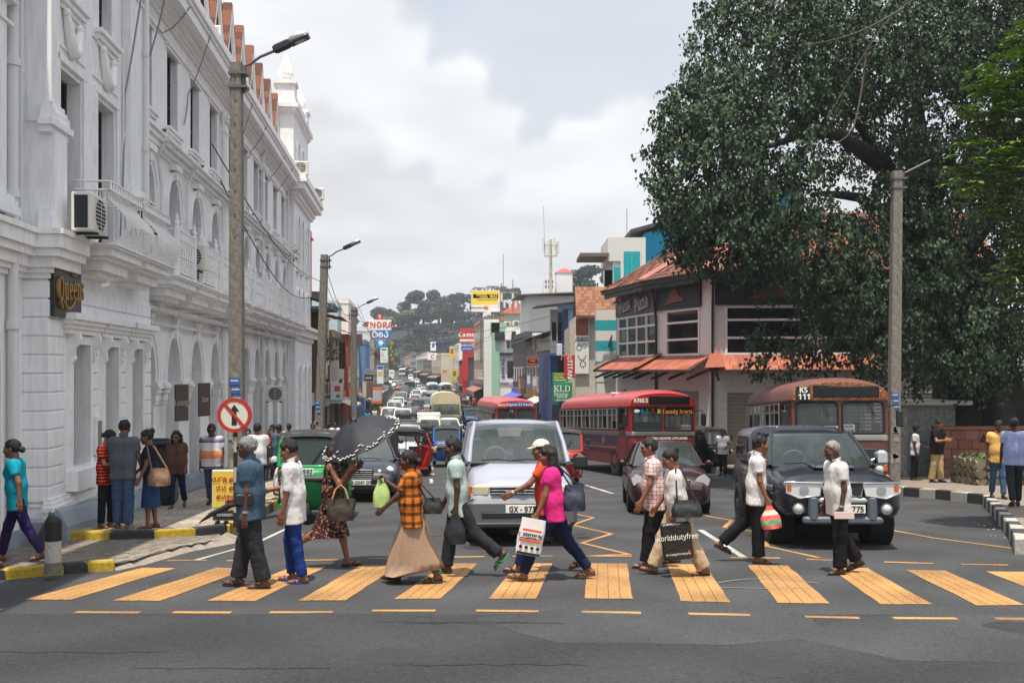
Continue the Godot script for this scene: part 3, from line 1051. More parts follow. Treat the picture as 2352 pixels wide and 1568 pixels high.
	for q in pipes:
		m=fm()
		m.tube(q[0],q[1],8)
		var a:Vector3=q[0][-2]
		var e:Vector3=q[0][-1]
		for k in int(a.distance_to(e)/1.9):
			var c:=a.lerp(e,(k+0.5)*1.9/a.distance_to(e))
			var d:=(e-a).normalized()
			m.cyl(c-d*0.06,c+d*0.06,q[1]*1.35,8)
		part(b,"pipe",m,pipe_m)
	for q in [[6.2,10.0,6.5,7.3],[8.3,10.3,7.6,9.6],[10.6,10.4,10.2,8.0],[17.2,10.4,16.5,7.5],[20.2,10.4,19.8,9.2],[25.2,10.4,24.6,9.3],[27.6,10.4,27.0,9.3],[3.6,10.4,3.5,4.2]]:
		m=fm()
		var pts:=[]
		for k in 9:
			var f:=k/8.0
			pts.append(Vector3(lerpf(q[0],q[2],f)+0.25*sin(f*PI),lerpf(q[1],q[3],f)-0.3*sin(f*PI),lerpf(R+0.62,R+0.05,minf(1,f*2.0)))+(Vector3(0,0,0.36) if q[0]<5 else Vector3.ZERO))
		m.tube(pts,0.018,5)
		part(b,"cable",m,cable)
	var slab:=func(s0:float,s1:float,y:float,out:float)->Node3D:
		var o:=Node3D.new()
		o.name="balcony"
		b.add_child(o,true)
		var q:=fm()
		var n0:=R if s0>5 else 0.0
		for r in [[y-0.5,y-0.42,0.42],[y-0.42,y-0.26,0.3],[y-0.26,y-0.2,0.2],[y-0.2,y-0.08,0.1],[y-0.08,y-0.04,0.04],[y-0.04,y,0.0]]:
			q.box(Vector3(s0+r[2]*0.9,r[0],n0-0.05),Vector3(s1-r[2]*0.9,r[1],out-r[2]))
		part(o,"slab",q,trim)
		return o
	for q in [[1.0,2.92],[3.05,4.95]]:
		var o: Node3D=slab.call(q[0],q[1],3.86,0.72)
		var mm:=fm()
		var zf:=0.6
		var N:=17
		for side in 3:
			var cnt: int=N if side==0 else 6
			for k in cnt:
				var f:=(k+0.5)/cnt
				var pts:=[]
				for h in 9:
					var y:=h/8.0
					var belly:=0.3*sin(clampf((0.82-y)/0.82,0,1)*PI*0.86)*(1.0 if y<0.85 else 0.0)
					var p:=Vector3.ZERO
					if side==0:
						p=Vector3(lerpf(q[0]+0.08,q[1]-0.08,f),3.9+y*0.82,zf-0.05+belly)
					else:
						var ss:float=q[0]+0.08 if side==1 else q[1]-0.08
						p=Vector3(ss-(belly*0.5 if side==1 else -belly*0.5)*(1.0 if k>2 else 0.3),3.9+y*0.82,lerpf(0.08,zf-0.05,f))
					pts.append(p)
				mm.tube(pts,0.0125,4,false)
		part(o,"bellied_bars",mm,trim)
		mm=fm()
		for y in [4.72,4.86]:
			mm.tube([Vector3(q[0]+0.06,y,0.02),Vector3(q[0]+0.06,y,zf),Vector3(q[1]-0.06,y,zf),Vector3(q[1]-0.06,y,0.02)],0.02,5)
		for k in 13:
			mm.cyl(Vector3(lerpf(q[0]+0.06,q[1]-0.06,k/12.0),4.72,zf),Vector3(lerpf(q[0]+0.06,q[1]-0.06,k/12.0),4.86,zf),0.03,6,0.012)
		part(o,"top_rail",mm,trim)
	for i in bays.size():
		var c:float=bays[i]
		var s0:=c-0.82
		var s1:=c+0.82
		var out:=0.5
		var o: Node3D=slab.call(c-1.1,c+1.1,3.8,out+0.1)
		var mm: MB
		for e in [s0,s1]:
			mm=fm()
			mm.cbox(Vector3(e,4.31,out),Vector3(0.09,1.0,0.09))
			mm.lathe([Vector2(0.06,0),Vector2(0.03,0.03),Vector2(0.055,0.08),Vector2(0.05,0.13),Vector2(0.02,0.17),Vector2(0.035,0.21),Vector2(0.0,0.32)],8,Vector3(e,4.81,out))
			part(o,"corner_post",mm,trim)
		mm=fm()
		for y in [3.9,4.25,4.6,4.79]:
			mm.cbox(Vector3(c,y,out),Vector3(s1-s0,0.028,0.03))
			for e in [s0,s1]:
				mm.cbox(Vector3(e,y,(R+out)/2),Vector3(0.03,0.028,out-R))
		part(o,"rails",mm,trim)
		mm=fm()
		var cols:=8
		var rows:=[[3.9,4.25],[4.25,4.6],[4.6,4.79]]
		for k in cols:
			var x:=lerpf(s0,s1,(k+0.5)/cols)
			for r in rows:
				if i<6:
					var pts:=[]
					for g in 9:
						var a:=TAU*g/8
						pts.append(Vector3(x+cos(a)*0.055,(r[0]+r[1])/2+sin(a)*(r[1]-r[0])*0.46,out))
					mm.tube(pts,0.009,3,false)
				else:
					mm.cbox(Vector3(x,(r[0]+r[1])/2,out),Vector3(0.05,r[1]-r[0],0.012))
			mm.cbox(Vector3(x+0.075,4.35,out),Vector3(0.014,0.9,0.014))
		for e in [s0,s1]:
			for k in 5:
				var z:=lerpf(R,out,(k+0.5)/5)
				for r in rows:
					var pts:=[]
					for g in 9:
						var a:=TAU*g/8
						pts.append(Vector3(e,(r[0]+r[1])/2+sin(a)*(r[1]-r[0])*0.46,z+cos(a)*0.07))
					mm.tube(pts,0.012,3,false)
		part(o,"iron_lattice",mm,trim)
	m=fm()
	m.ext(PackedVector2Array([Vector2(-9,10.8),Vector2(30.5,10.8),Vector2(30.5,10.9),Vector2(-9,10.9)]),R-0.3,R)
	for i in 20:
		var f0:=i/20.0
		var f1:=(i+1)/20.0
		m.quad(Vector3(-9,10.9+f0*5.0,R-f0*6.5),Vector3(30.5,10.9+f0*5.0,R-f0*6.5),Vector3(30.5,10.86+f1*5.0,R-f1*6.5),Vector3(-9,10.86+f1*5.0,R-f1*6.5))
	part(b,"roof",m,tileb)
	for i in 13:
		var s:=3.3+i*2.2
		var d:=Node3D.new()
		d.name="dormer"
		b.add_child(d,true)
		var n:=-0.85
		var pk:=14.1
		m=fm()
		m.box(Vector3(s-0.6,11.2,n-2.5),Vector3(s+0.6,12.3,n-0.02))
		part(d,"dormer_wall",m,trim)
		m=fm()
		m.ext(PackedVector2Array([Vector2(s-0.7,12.2),Vector2(s+0.7,12.2),Vector2(s,pk-0.25)]),n-0.2,n-0.15)
		part(d,"dark_gable",m,mk("gable_dark","33373a",0.7))
		m=fm()
		for q in [-1,1]:
			m.obox(Vector3(s+q*0.42,12.98,n+0.14),Vector3(0.2,2.3,0.1),Basis(Vector3(0,0,1),q*0.40))
		m.box(Vector3(s-0.55,12.62,n-0.1),Vector3(s+0.55,12.72,n-0.04)); m.box(Vector3(s-0.05,12.2,n-0.1),Vector3(s+0.05,13.9,n-0.05))
		m.box(Vector3(s-0.3,13.2,n-0.1),Vector3(s+0.3,13.28,n-0.04))
		part(d,"bargeboard",m,trim)
		var keep_t:=[MB.new(),MB.new()]
		for r in 7:
			for k in 3:
				for q in [-1,1]:
					if q==1 and k>1:
						continue
					var f:=(r+0.5)/7.0
					var tb: MB=keep_t[rng.randi() % 2]
					tb.xf=FX
					var pos:=Vector3(s+q*lerpf(0.92,0.05,f),lerpf(12.02,pk,f)+0.03,n+0.05-k*0.32)
					tb.obox(pos,Vector3(0.05,0.36,0.29),Basis(Vector3(0,0,1),q*0.40)*Basis(Vector3(0,0,1),-q*0.09))
		part(d,"roof_tiles",keep_t[0],tile,true)
		part(d,"roof_tiles",keep_t[1],mk("terracotta_light","7d4e39",0.85),true)
	m=fm()
	var E:=[30.5,37.6]
	m.box(Vector3(E[0],-4,-0.8),Vector3(E[1],3.4,0.0)); m.box(Vector3(E[0],3.4,-0.8),Vector3(E[1],10.2,-0.04))
	m.box(Vector3(E[0],10.2,-4.2),Vector3(E[1]-1.0,14.0,-0.06))
	part(b,"pavilion_wall",m,white)
	m=fm()
	for r in [[9.6,9.75,0.1],[9.75,10.0,0.2],[10.0,10.3,0.5],[10.3,10.45,0.6],[10.45,10.7,0.55]]:
		m.box(Vector3(E[0]-r[2],r[0],-1.0),Vector3(E[1]+r[2],r[1],r[2]))
	for r in [[13.5,13.6,0.06],[13.6,13.75,0.14],[13.75,13.95,0.24]]:
		m.box(Vector3(E[0]-r[2],r[0],-4.2),Vector3(E[1]-1.0+r[2],r[1],r[2]-0.06))
	for r in [[3.2,3.4,0.12],[3.4,3.7,0.3],[3.7,3.85,0.5]]:
		m.box(Vector3(E[0],r[0],-0.4),Vector3(E[1]+r[2],r[1],r[2]))
	part(b,"pavilion_cornice",m,trim)
	for q in [[E[0],-0.9],[E[1]-2.0,-0.9],[E[0],-4.2]]:
		m=fm()
		m.box(Vector3(q[0]-0.02,13.95,q[1]),Vector3(q[0]+0.92,14.85,q[1]+0.9)); m.box(Vector3(q[0]-0.1,14.85,q[1]-0.08),Vector3(q[0]+1.0,14.98,q[1]+0.98)); m.box(Vector3(q[0]-0.06,13.95,q[1]-0.04),Vector3(q[0]+0.96,14.1,q[1]+0.94))
		m.lathe([Vector2(0.36,0.0),Vector2(0.36,0.06),Vector2(0.2,0.16),Vector2(0.2,0.22),Vector2(0.33,0.36),Vector2(0.36,0.42),Vector2(0.3,0.5),Vector2(0.32,0.54),Vector2(0.05,1.3),Vector2(0.0,1.36)],12,Vector3(q[0]+0.45,14.98,q[1]+0.45))
		part(b,"finial_pier",m,trim)
	m=fm()
	m.box(Vector3(E[0]+0.15,14.72,-3.4),Vector3(E[0]+0.5,14.88,-0.9)); m.box(Vector3(E[0]+0.15,13.95,-3.4),Vector3(E[0]+0.5,14.1,-0.9))
	m.box(Vector3(E[0]+0.9,13.95,-0.4),Vector3(E[1]-2.0,14.7,-0.1))
	for k in 7:
		m.lathe([Vector2(0.06,0),Vector2(0.1,0.2),Vector2(0.05,0.4),Vector2(0.09,0.62)],8,Vector3(E[0]+0.32,14.1,-1.15-k*0.33))
	part(b,"balustrade",m,trim)
	for q in [[31.6,11.0,12.4],[33.3,11.0,12.4],[31.7,6.5,9.0],[33.3,6.5,9.0],[31.7,4.0,5.6],[33.4,4.0,5.6],[35.6,6.6,9.0],[35.6,4.0,5.6],[32.0,-1.6,2.0],[34.2,-1.6,2.0],[36.2,-1.6,2.0]]:
		m=fm()
		var p:=arch_pts(q[0],0.62,q[2]-0.31,0.31)
		p.append(Vector2(q[0]-0.31,q[1])); p.append(Vector2(q[0]+0.31,q[1]))
		m.ext(p,-0.06,0.012)
		var w:=part(b,"arched_window",m,mk("recess_grey","8f969c",0.6))
		m=fm()
		arch_band(m,q[0],0.62,q[2]-0.31,0.31,0.1,-0.05,0.08)
		m.box(Vector3(q[0]-0.41,q[1],-0.05),Vector3(q[0]-0.31,q[2]-0.31,0.08)); m.box(Vector3(q[0]+0.31,q[1],-0.05),Vector3(q[0]+0.41,q[2]-0.31,0.08)); m.box(Vector3(q[0]-0.5,q[1]-0.12,-0.05),Vector3(q[0]+0.5,q[1],0.14))
		part(w,"frame",m,trim)
	for k in 14:
		m=fm()
		m.rbox(Vector3(31.0,-2.2+k*0.4,0),Vector3(1.02,0.37,0.08),0.015)
		m.rbox(Vector3(37.0,-2.2+k*0.4,0),Vector3(1.0,0.37,0.08),0.015)
		part(b,"rusticated_block",m,white)
	m=fm()
	for k in 26:
		var c:=Vector3(30.0,6.9,R+0.25)+Vector3(rng.randf_range(-0.3,0.3),rng.randf_range(-0.2,0.5),rng.randf_range(0,0.35))
		m.obox(c,Vector3(0.1,0.006,0.07),Basis.from_euler(Vector3(rng.randf()*3,rng.randf()*6,rng.randf()*3)))
	tag(part(self,"ledge_plant",m,mk("weed","5f7a3a",0.7)),"small green weed sprouting from the white gutter pipe","plant").transform=b.transform
	var place:=func(s:float,y:float,n:float)->Vector3: return b.transform*(FX*Vector3(s,y,n))
	ac_unit("cream air conditioner unit on a bracket at the end of the first bellied balcony",place.call(0.5,3.92,0.45),TH+1.5708)
	ac_unit("air conditioner unit above the second bellied balcony rail",place.call(4.3,4.5,0.25),TH+1.5708)
	ac_unit("air conditioner unit on the first cast iron balcony floor",place.call(8.0,4.1,0.3),TH)
	ac_unit("air conditioner unit on the second cast iron balcony floor",place.call(9.9,3.85,0.1),TH)
	ac_unit("air conditioner unit beside the entrance door behind the concrete pole",place.call(23.2,0.6,0.1),TH)
	ac_unit("air conditioner unit under the first gable of the roof",place.call(13.2,10.9,-0.35),TH)
	ac_unit("air conditioner unit under the third gable of the roof",place.call(17.6,10.9,-0.35),TH)
	ac_unit("air conditioner unit on the cornice in front of the tower",place.call(30.6,10.72,0.2),TH)
	ac_unit("air conditioner unit hung past the end of the cornice",place.call(37.3,10.72,0.3),TH)
	var sg:=thing("corner_sign","dark square board with gilt script lettering on the white corner","sign",place.call(0.58,3.04,0.08),TH+PI/2)
	m=MB.new()
	m.rbox(Vector3(0,0,0),Vector3(1.2,0.86,0.06),0.012)
	part(sg,"board",m,mk("sign_board","2c3331",0.35,{"tex": tx.blotch,"scale": 1.4}))
	var gilt:=mk("gilt","b58a4a",0.35,{"metal": 0.8})
	var q2:=inst(sg,"lettering",letters("Queens",0.26,true,true,0.05),gilt,Transform3D(Basis(Vector3(0,0,1),0.04).scaled(Vector3(0.85,1.35,1)),Vector3(-0.0,0.02,0.06)))
	m=MB.new()
	var sw:=[]
	for k in 12:
		var f:=k/11.0
		sw.append(Vector3(-0.36+0.5*f,-0.16-0.12*sin(f*PI),0.07))
	m.tube(sw,0.022,6)
	part(sg,"flourish",m,gilt)
	inst(sg,"small_lettering",letters("HOTEL",0.05,true,false,0.02),gilt,Transform3D(Basis(),Vector3(0.2,0.26,0.05)))
	for q in [[8.05,"worn wooden signboard with raised lettering at the second arch","Lounge"],[10.5,"dark wooden signboard beside the third arch","Bar"]]:
		var h:=thing("wooden_sign",q[1],"sign",place.call(q[0],1.05,0.12),TH+1.2)
		m=MB.new()
		m.rbox(Vector3.ZERO,Vector3(0.5,0.85,0.05),0.01)
		part(h,"board",m,mk("sign_wood","554b45",0.7,{"tex": tx.blotch,"scale":Vector3(1,6,1)}))
		inst(h,"lettering",letters(q[2],0.13,false,true,0.02),mk("pale_letters","a39a8c",0.6),Transform3D(Basis(),Vector3(0,0.0,0.03)))
	var cm:=thing("security_camera","small white bullet camera under the first balcony","camera",place.call(1.9,3.25,0.3),TH)
	m=MB.new()
	m.cyl(Vector3(0,0,0),Vector3(-0.06,-0.05,0.2),0.045,10); m.cyl(Vector3(0,0.0,0),Vector3(0,0.18,0),0.02,6)
	part(cm,"housing",m,trim)
	var mb:=thing("meter_box","grey electric meter box on the far arcade pier","meter box",place.call(23.0,-0.8,-0.2),TH)
	m=MB.new()
	m.rbox(Vector3.ZERO,Vector3(0.5,0.5,0.25),0.02)
	part(mb,"case",m,mk("meter_grey","a9abab",0.6))
	m=MB.new()
	m.cbox(Vector3(0,0.05,0.126),Vector3(0.3,0.25,0.006))
	part(mb,"dial",m,black_iron)
func sign_board(called: String,label: String,at:Vector3,turn:float,w:float,h:float,color: String,items:Array,th:=0.12,group:="")->Node3D:
	var o:=thing(called,label,"sign",at,turn,group)
	var m:=MB.new()
	m.rbox(Vector3.ZERO,Vector3(w,h,th),0.015)
	part(o,"board",m,mk("board_"+color,color,0.5))
	for i in items.size():
		var it:Array=items[i]
		var mt:=mk("print_"+it[4],it[4],0.5)
		if it[5]=="x":
			m=MB.new()
			m.cbox(Vector3(it[1],it[2],th/2+0.003),Vector3(it[6],it[3],0.006))
			part(o,"printed_panel",m,mt)
		elif it[5]=="o":
			m=MB.new()
			m.cyl(Vector3(it[1],it[2],th/2),Vector3(it[1],it[2],th/2+0.01),it[3],16)
			part(o,"roundel",m,mt)
		elif it[5]=="r":
			m=MB.new()
			script(m,it[0],Vector3(it[1],it[2],th/2+0.012),it[3],0.24)
			part(o,"lettering",m,mt)
		elif it[5]=="v":
			var k:=0
			for ch in it[0]:
				inst(o,"letter",letters(ch,it[3],true,false,0.02),mt,Transform3D(Basis(),Vector3(it[1],it[2]-k*it[3]*1.28,th/2+0.015)))
				k+=1
		else:
			inst(o,"lettering",letters(it[0],it[3],it[5]=="b",it[5]=="s",0.02),mt,Transform3D(Basis(Vector3(0,0,1),it[6] if it.size()>6 else 0.0),Vector3(it[1],it[2],th/2+0.015)))
	return o
func shop(called: String,label: String,side: int,t:float,s0:float,s1:float,top:float,o:={})->Node3D:
	var L:=s1-s0
	var at:=sf(t,0,s0 if side<0 else s1)
	var b:=thing(called,label,"building",at,TH if side<0 else TH+PI)
	var base:=gy((s0+s1)/2)-0.9
	var g:=gy((s0+s1)/2)+0.2
	var dep:float=o.get("deep",7.0)
	var wall:=mk("wall_"+o.get("wall","c9c2b4"),o.get("wall","c9c2b4"),0.85,{"tex": tx.stain,"scale": 0.5,"world": true})
	var dark:=mk("shop_dark","1d1c1b",0.7)
	var glass:=mk("dark_glass","11161a",0.05)
	var fr:=mk("win_"+o.get("frame","d8d6d0"),o.get("frame","d8d6d0"),0.6)
	var m:=fm()
	var f1:=g+3.0
	m.box(Vector3(0,base,-dep),Vector3(0.3,f1,0)); m.box(Vector3(L-0.3,base,-dep),Vector3(L,f1,0)); m.box(Vector3(0.3,base,-dep),Vector3(L-0.3,f1,-1.4))
	m.box(Vector3(0,f1,-dep),Vector3(L,top,0))
	part(b,"wall",m,wall)
	m=fm()
	m.box(Vector3(0.3,base,-1.4),Vector3(L-0.3,g+2.5,-1.3))
	part(b,"shop_front",m,[dark,mk("shutter_grey","7d7f80",0.5),mk("shop_blue","243a55",0.6),mk("shop_brown","4a3226",0.7)][int(s0) % 4])
	m=fm()
	m.box(Vector3(0.1,g+2.45,0),Vector3(L-0.1,g+3.15,0.16))
	part(b,"fascia",m,mk("fascia_"+o.get("fascia","7a2f28"),o.get("fascia","7a2f28"),0.5))
	if o.has("awning"):
		m=fm()
		m.ext(PackedVector2Array([Vector2(0,g+2.5),Vector2(L,g+2.5),Vector2(L,g+2.55),Vector2(0,g+2.55)]),0.0,0.02)
		m.quad(Vector3(0,g+2.75,0.02),Vector3(L,g+2.75,0.02),Vector3(L,g+2.2,1.3),Vector3(0,g+2.2,1.3))
		m.quad(Vector3(0,g+2.2,1.3),Vector3(L,g+2.2,1.3),Vector3(L,g+2.0,1.3),Vector3(0,g+2.0,1.3))
		part(b,"awning",m,mk("awn_"+o.awning,o.awning,0.8))
	var floors: int=maxi(0,int((top-f1)/2.6))
	var n: int=o.get("cols",maxi(1,int(L/1.9)))
	for f in floors:
		for k in n:
			var c:=L*(k+0.5)/n
			var y0:=f1+0.75+f*2.7
			m=fm()
			m.box(Vector3(c-0.5,y0,-0.02),Vector3(c+0.5,y0+1.3,0.05))
			var w:=part(b,"window",m,fr)
			m=fm()
			for q in [-1,1]:
				m.box(Vector3(c+q*0.235-0.2,y0+0.08,0.05),Vector3(c+q*0.235+0.2,y0+1.22,0.056))
			part(w,"pane",m,glass)
	if o.get("end",false):
		for f in maxi(1,floors):
			m=fm()
			var y0:=f1+0.7+f*2.7
			if side<0:
				m.box(Vector3(-0.04,y0,-2.2),Vector3(0.02,y0+1.2,-1.3))
			else:
				m.box(Vector3(L-0.02,y0,-2.2),Vector3(L+0.04,y0+1.2,-1.3))
			part(b,"end_window",m,dark)
	if o.has("balcony"):
		m=fm()
		m.box(Vector3(0,f1-0.05,0),Vector3(L,f1+0.1,0.9))
		part(b,"balcony_floor",m,wall)
		m=fm()
		for y in [f1+0.5,f1+1.0]:
			m.box(Vector3(0,y,0.85),Vector3(L,y+0.05,0.9))
		for k in int(L/0.18):
			m.box(Vector3(k*0.18,f1+0.1,0.86),Vector3(k*0.18+0.03,f1+1.0,0.885))
		for q in [0.02,L-0.04]:
			for k in 6:
				m.box(Vector3(q,f1+0.1,k*0.15),Vector3(q+0.03,f1+1.0,k*0.15+0.03))
			m.box(Vector3(q-0.01,f1+0.98,0),Vector3(q+0.04,f1+1.03,0.88))
		part(b,"railing",m,mk("rail_"+o.balcony,o.balcony,0.6))
	if o.has("tile"):
		var tl:=mk("roof_"+o.tile,o.tile,0.85,{"tex": tx.blotch,"scale": 1.2,"world": true})
		m=fm()
		var ov:float=o.get("over",0.7)
		var rise:float=o.get("rise",1.6)
		var rows:=9
		for r in rows:
			var a:=r/float(rows)
			var z:=(r+1.1)/float(rows)
			for q in [1,-1]:
				var za:float=lerpf(ov if q>0 else -dep-ov,-dep/2,a)
				var zb:float=lerpf(ov if q>0 else -dep-ov,-dep/2,minf(z,1.0))
				var ya:=top-0.15+a*rise+0.05
				var yb:=top-0.15+minf(z,1.0)*rise
				m.quad(Vector3(-0.3,ya,za),Vector3(L+0.3,ya,za),Vector3(L+0.3,yb,zb),Vector3(-0.3,yb,zb))
				m.quad(Vector3(-0.3,ya-0.06,za),Vector3(L+0.3,ya-0.06,za),Vector3(L+0.3,ya,za),Vector3(-0.3,ya,za))
		part(b,"roof",m,tl)
		m=fm()
		for q in [[-0.02,0.0],[L,L+0.02]]:
			m.flat(Vector3(q[0],top-0.2,0),Vector3(q[0],top-0.2,-dep),Vector3(q[0],top+rise-0.25,-dep/2))
		part(b,"gable",m,wall)
	else:
		m=fm()
		var pm:=0.5
		m.box(Vector3(-0.05,top,-dep),Vector3(L+0.05,top+0.1,0.1)); m.box(Vector3(0,top+0.1,-0.2),Vector3(L,top+pm,0)); m.box(Vector3(0,top+0.1,-dep),Vector3(0.15,top+pm,-0.2)); m.box(Vector3(L-0.15,top+0.1,-dep),Vector3(L,top+pm,-0.2))
		part(b,"parapet",m,wall)
	if o.has("tank"):
		m=fm()
		m.cyl(Vector3(L*0.5,top+0.1,-2),Vector3(L*0.5,top+1.3,-2),0.5,12)
		part(b,"water_tank",m,mk("tank","22262b",0.5))
	return b
func left_street()->void:
	var t:=-5.5
	var b:=shop("shop_house","salmon plastered house with a red window arch rising behind the first eaves",-1,t-0.4,53.4,57.0,9.1,{"wall": "c98d74","frame": "a5402f","fascia": "d5d5d0","deep": 8.0})
	var m:=fm()
	m.box(Vector3(0.0,5.05,-0.2),Vector3(3.6,5.2,1.45)); m.box(Vector3(0,5.2,1.25),Vector3(3.6,5.36,1.5))
	part(b,"canopy",m,mk("canopy_grey","59666b",0.6))
	m=fm()
	m.quad(Vector3(0.2,5.75,0.0),Vector3(3.5,5.75,0),Vector3(3.5,5.3,1.4),Vector3(0.2,5.3,1.4))
	part(b,"canopy_tiles",m,mk("roof_orange","a05c3c",0.85))
	b=shop("shop_house","old house with an orange tiled roof edge and a black iron balcony",-1,t,57.2,62.5,4.9,{"wall": "6a6259","tile": "a2603d","balcony": "25262a","fascia": "b9bcb9","over": 1.3,"rise": 1.0,"deep": 6.0})
	shop("shop_house","cream house with a weathered balustrade and a cream front",-1,t-0.3,62.7,67.0,5.1,{"wall": "c3ae93","balcony": "8a7360","fascia": "8f2b25"})
	shop("shop_house","brown-fronted shop with grey shutters beneath a flat roof",-1,t,67.2,71.5,4.0,{"wall": "7c6a58","fascia": "2c2d2f","awning": "5b5f5d","end": true})
	shop("shop_house","house with rusty tiles and a sagging grey awning",-1,t,71.7,76.5,4.2,{"wall": "a39a8c","tile": "8c4f36","fascia": "b23a2a","awning": "8b8f8c"})
	shop("shop_house","tall pale blue house with a dark water tank",-1,t-0.5,76.7,80.5,6.6,{"wall": "a8c3cb","fascia": "d8d4c9","tank": true,"end": true})
	shop("shop_house","red-brown boarded house with an orange shop sign band",-1,t,80.7,85.0,4.7,{"wall": "9a4a30","tile": "a85c3a","fascia": "d2622b"})
	shop("shop_house","dark shop with a black front and a shallow roof",-1,t,85.2,90.0,3.9,{"wall": "3c3a39","fascia": "15171b","awning": "3f4d46"})
	shop("shop_house","house with orange frames round its shop front",-1,t,90.2,96.0,4.4,{"wall": "b5aea2","tile": "9b553a","fascia": "d2622b","awning": "c2c4bf"})
	shop("shop_house","big plain white house whose end wall stands above its neighbours",-1,t-1.0,96.2,108.0,8.2,{"wall": "dcdcd8","fascia": "2f5a9c","deep": 9.0})
	shop("shop_house","blue-fronted shop before the tall signs",-1,t,108.2,118.0,4.6,{"wall": "5f7fa8","fascia": "d8d8d2","awning": "35507c"})
	shop("shop_house","house that carries the tall red and blue signs",-1,t,118.2,130.0,6.4,{"wall": "cfcabd","fascia": "b02f28","awning": "9aa09c"})
	shop("shop_house","long low grey house beyond the tall signs",-1,t,130.2,150.0,4.0,{"wall": "8f8b84","tile": "7a4a38","fascia": "4d6b8b","awning": "6b6f70"})
	shop("shop_house","far brown house on the left where the street starts to rise",-1,t-0.5,150.2,176.0,4.8,{"wall": "7d6b5e","fascia": "a33a2c","awning": "5a5652"})
	shop("shop_house","farthest grey-green house at the left end of the street",-1,t-0.5,176.2,215.0,5.5,{"wall": "858c83","tile": "6f4a3c","fascia": "c7c4bb"})
	for q in [[216,"far ochre house after the grey-green one","a08a63",5.0,"7a4a38"],[243,"far white house with a dark roof on the bend","cfcdc6",5.6,"5b4238"],[270,"far pink-grey house on the bend","a8928a",5.2,""],[297,"far low brown shop row on the rise","7c6c5e",4.6,"6f4a3c"],[324,"last far house on the left before the trees","b9b4a9",5.4,""],[-228,"far cream block on the right-hand bend","c9c0ac",6.6,""],[-252,"far house with a rust-red roof on the right-hand bend","a9a196",5.4,"8a4a38"],[-278,"far grey shop on the right-hand bend","8c8b88",4.8,""],[-304,"far white shop house high on the rise","d5d4d0",6.0,"6d5045"],[-332,"far tan house at the top of the rise","b39d7e",5.2,""],[-360,"last far house on the right before the trees","9d9a92",5.6,"74503f"]]:
		var d:=absf(q[0])
		var sd:=-1 if q[0]>0 else 1
		var o:={"wall": q[2],"fascia": ["8f3a2c","3d5a86","b08a3a","2f6b52"][int(d) % 4],"awning": "6a6c6a"}
		if q[4]: o.tile=q[4]
		var hh:=shop("shop_house",q[1],sd,0.0,d,d+25.0,gy(d+12.0)+q[3]+1.0,o)
		var cx:=-20.5-(d-215.0)*0.172
		hh.transform=Transform3D(Basis(Vector3.UP,0.17 if sd<0 else 0.17+PI),Vector3(cx+(-6.0 if sd<0 else 6.5-25.0*0.17),0,-d if sd<0 else -d-25.0))
	for k in 9:
		var m3:=MB.new()
		var pts:=[]
		var a:=sf(-3.7+0.05*k,5.9-0.22*(k % 4),[18.5,38.5,59.0][k % 3])
		var e:=sf(-3.7-0.2*(k % 2),5.2-0.2*(k % 4),[38.5,59.0,120.0][k % 3])
		if k>5:
			a=sf(-4.6,5.0-0.3*(k-6),60.0+15*(k-6)); e=sf(8.8,5.4,66.0+17*(k-6))
		for j in 13:
			var f:=j/12.0
			pts.append(a.lerp(e,f)-Vector3(0,0.9*sin(f*PI)*(0.6+0.1*k),0))
		m3.tube(pts,0.014,3,false)
		tag(part(self,"overhead_cable",m3,mk("cable_black","26282b",0.7)),"thin black cable sagging between the lamp poles and shop fronts","cable","overhead cables along the street")
	var g:="signs hung over the left pavement"
	sign_board("hanging_sign","red on black vertical restaurant sign",Vector3(-10.24,2.68,-60),0,0.36,1.6,"1a1718",[["RESTAURANT",0,0.62,0.115,"c7392b","v"]],0.12,g)
	sign_board("hanging_sign","blank white weathered board over the first shops",Vector3(-9.99,1.69,-56),0.15,0.5,1.25,"cfc9c4",[["",0,-0.1,0.8,"bfb3af","x",0.36]],0.1,g)
	sign_board("hanging_sign","grey box sign with a red and a green patch",Vector3(-9.7,0.53,-55),0.1,0.62,1.1,"c3c5c4",[["",0.05,0.25,0.3,"b8392e","x",0.3],["",0.1,-0.15,0.18,"2b7a4f","x",0.2],["WINSOFT",0,-0.42,0.11,"3c3c3c","b"]],0.6,g)
	var ind:=sign_board("roof_sign","white sign with red INDRA letters on the roof",Vector3(-15.69,7.15,-118),0,2.75,1.2,"e6e6e2",[["INDRA",0,0,0.72,"cc3d23","b"]],0.2)
	m=MB.new()
	m.cyl(Vector3(0,0.95,-0.05),Vector3(0,0.95,0.05),0.36,18)
	part(ind,"roundel",m,mk("print_cc3d23","cc3d23",0.5))
	inst(ind,"roundel_letter",letters("T",0.42,true),mk("board_e6e6e2","e6e6e2",0.5),Transform3D(Basis(),Vector3(0,0.95,0.06)))
	sign_board("roof_sign","blue sign with large white round letters beneath the white roof sign",Vector3(-15.53,5.98,-118),0,2.3,1.1,"1f74b5",[["hvr",0,0.05,0.62,"efefea","r"],["",0,-0.48,0.12,"c94d6b","x",2.2]],0.2)
	sign_board("hanging_sign","small sky-blue square sign with a white ring",Vector3(-15.29,4.88,-116),0,1.16,0.96,"1c93c4",[["",0,0.08,0.3,"e6efef","o"],["",0,0.08,0.2,"1c93c4","x",0.2]],0.15,g)
	sign_board("hanging_sign","tall white sign with a green top under the sky-blue one",Vector3(-14.4,3.47,-112),0,0.84,1.68,"e1e4df",[["",0,0.65,0.16,"257a52","x",0.62],["C",-0.15,0.0,0.3,"c0392b","s"],["",0.1,-0.5,0.06,"9aa0a0","x",0.5]],0.15,g)
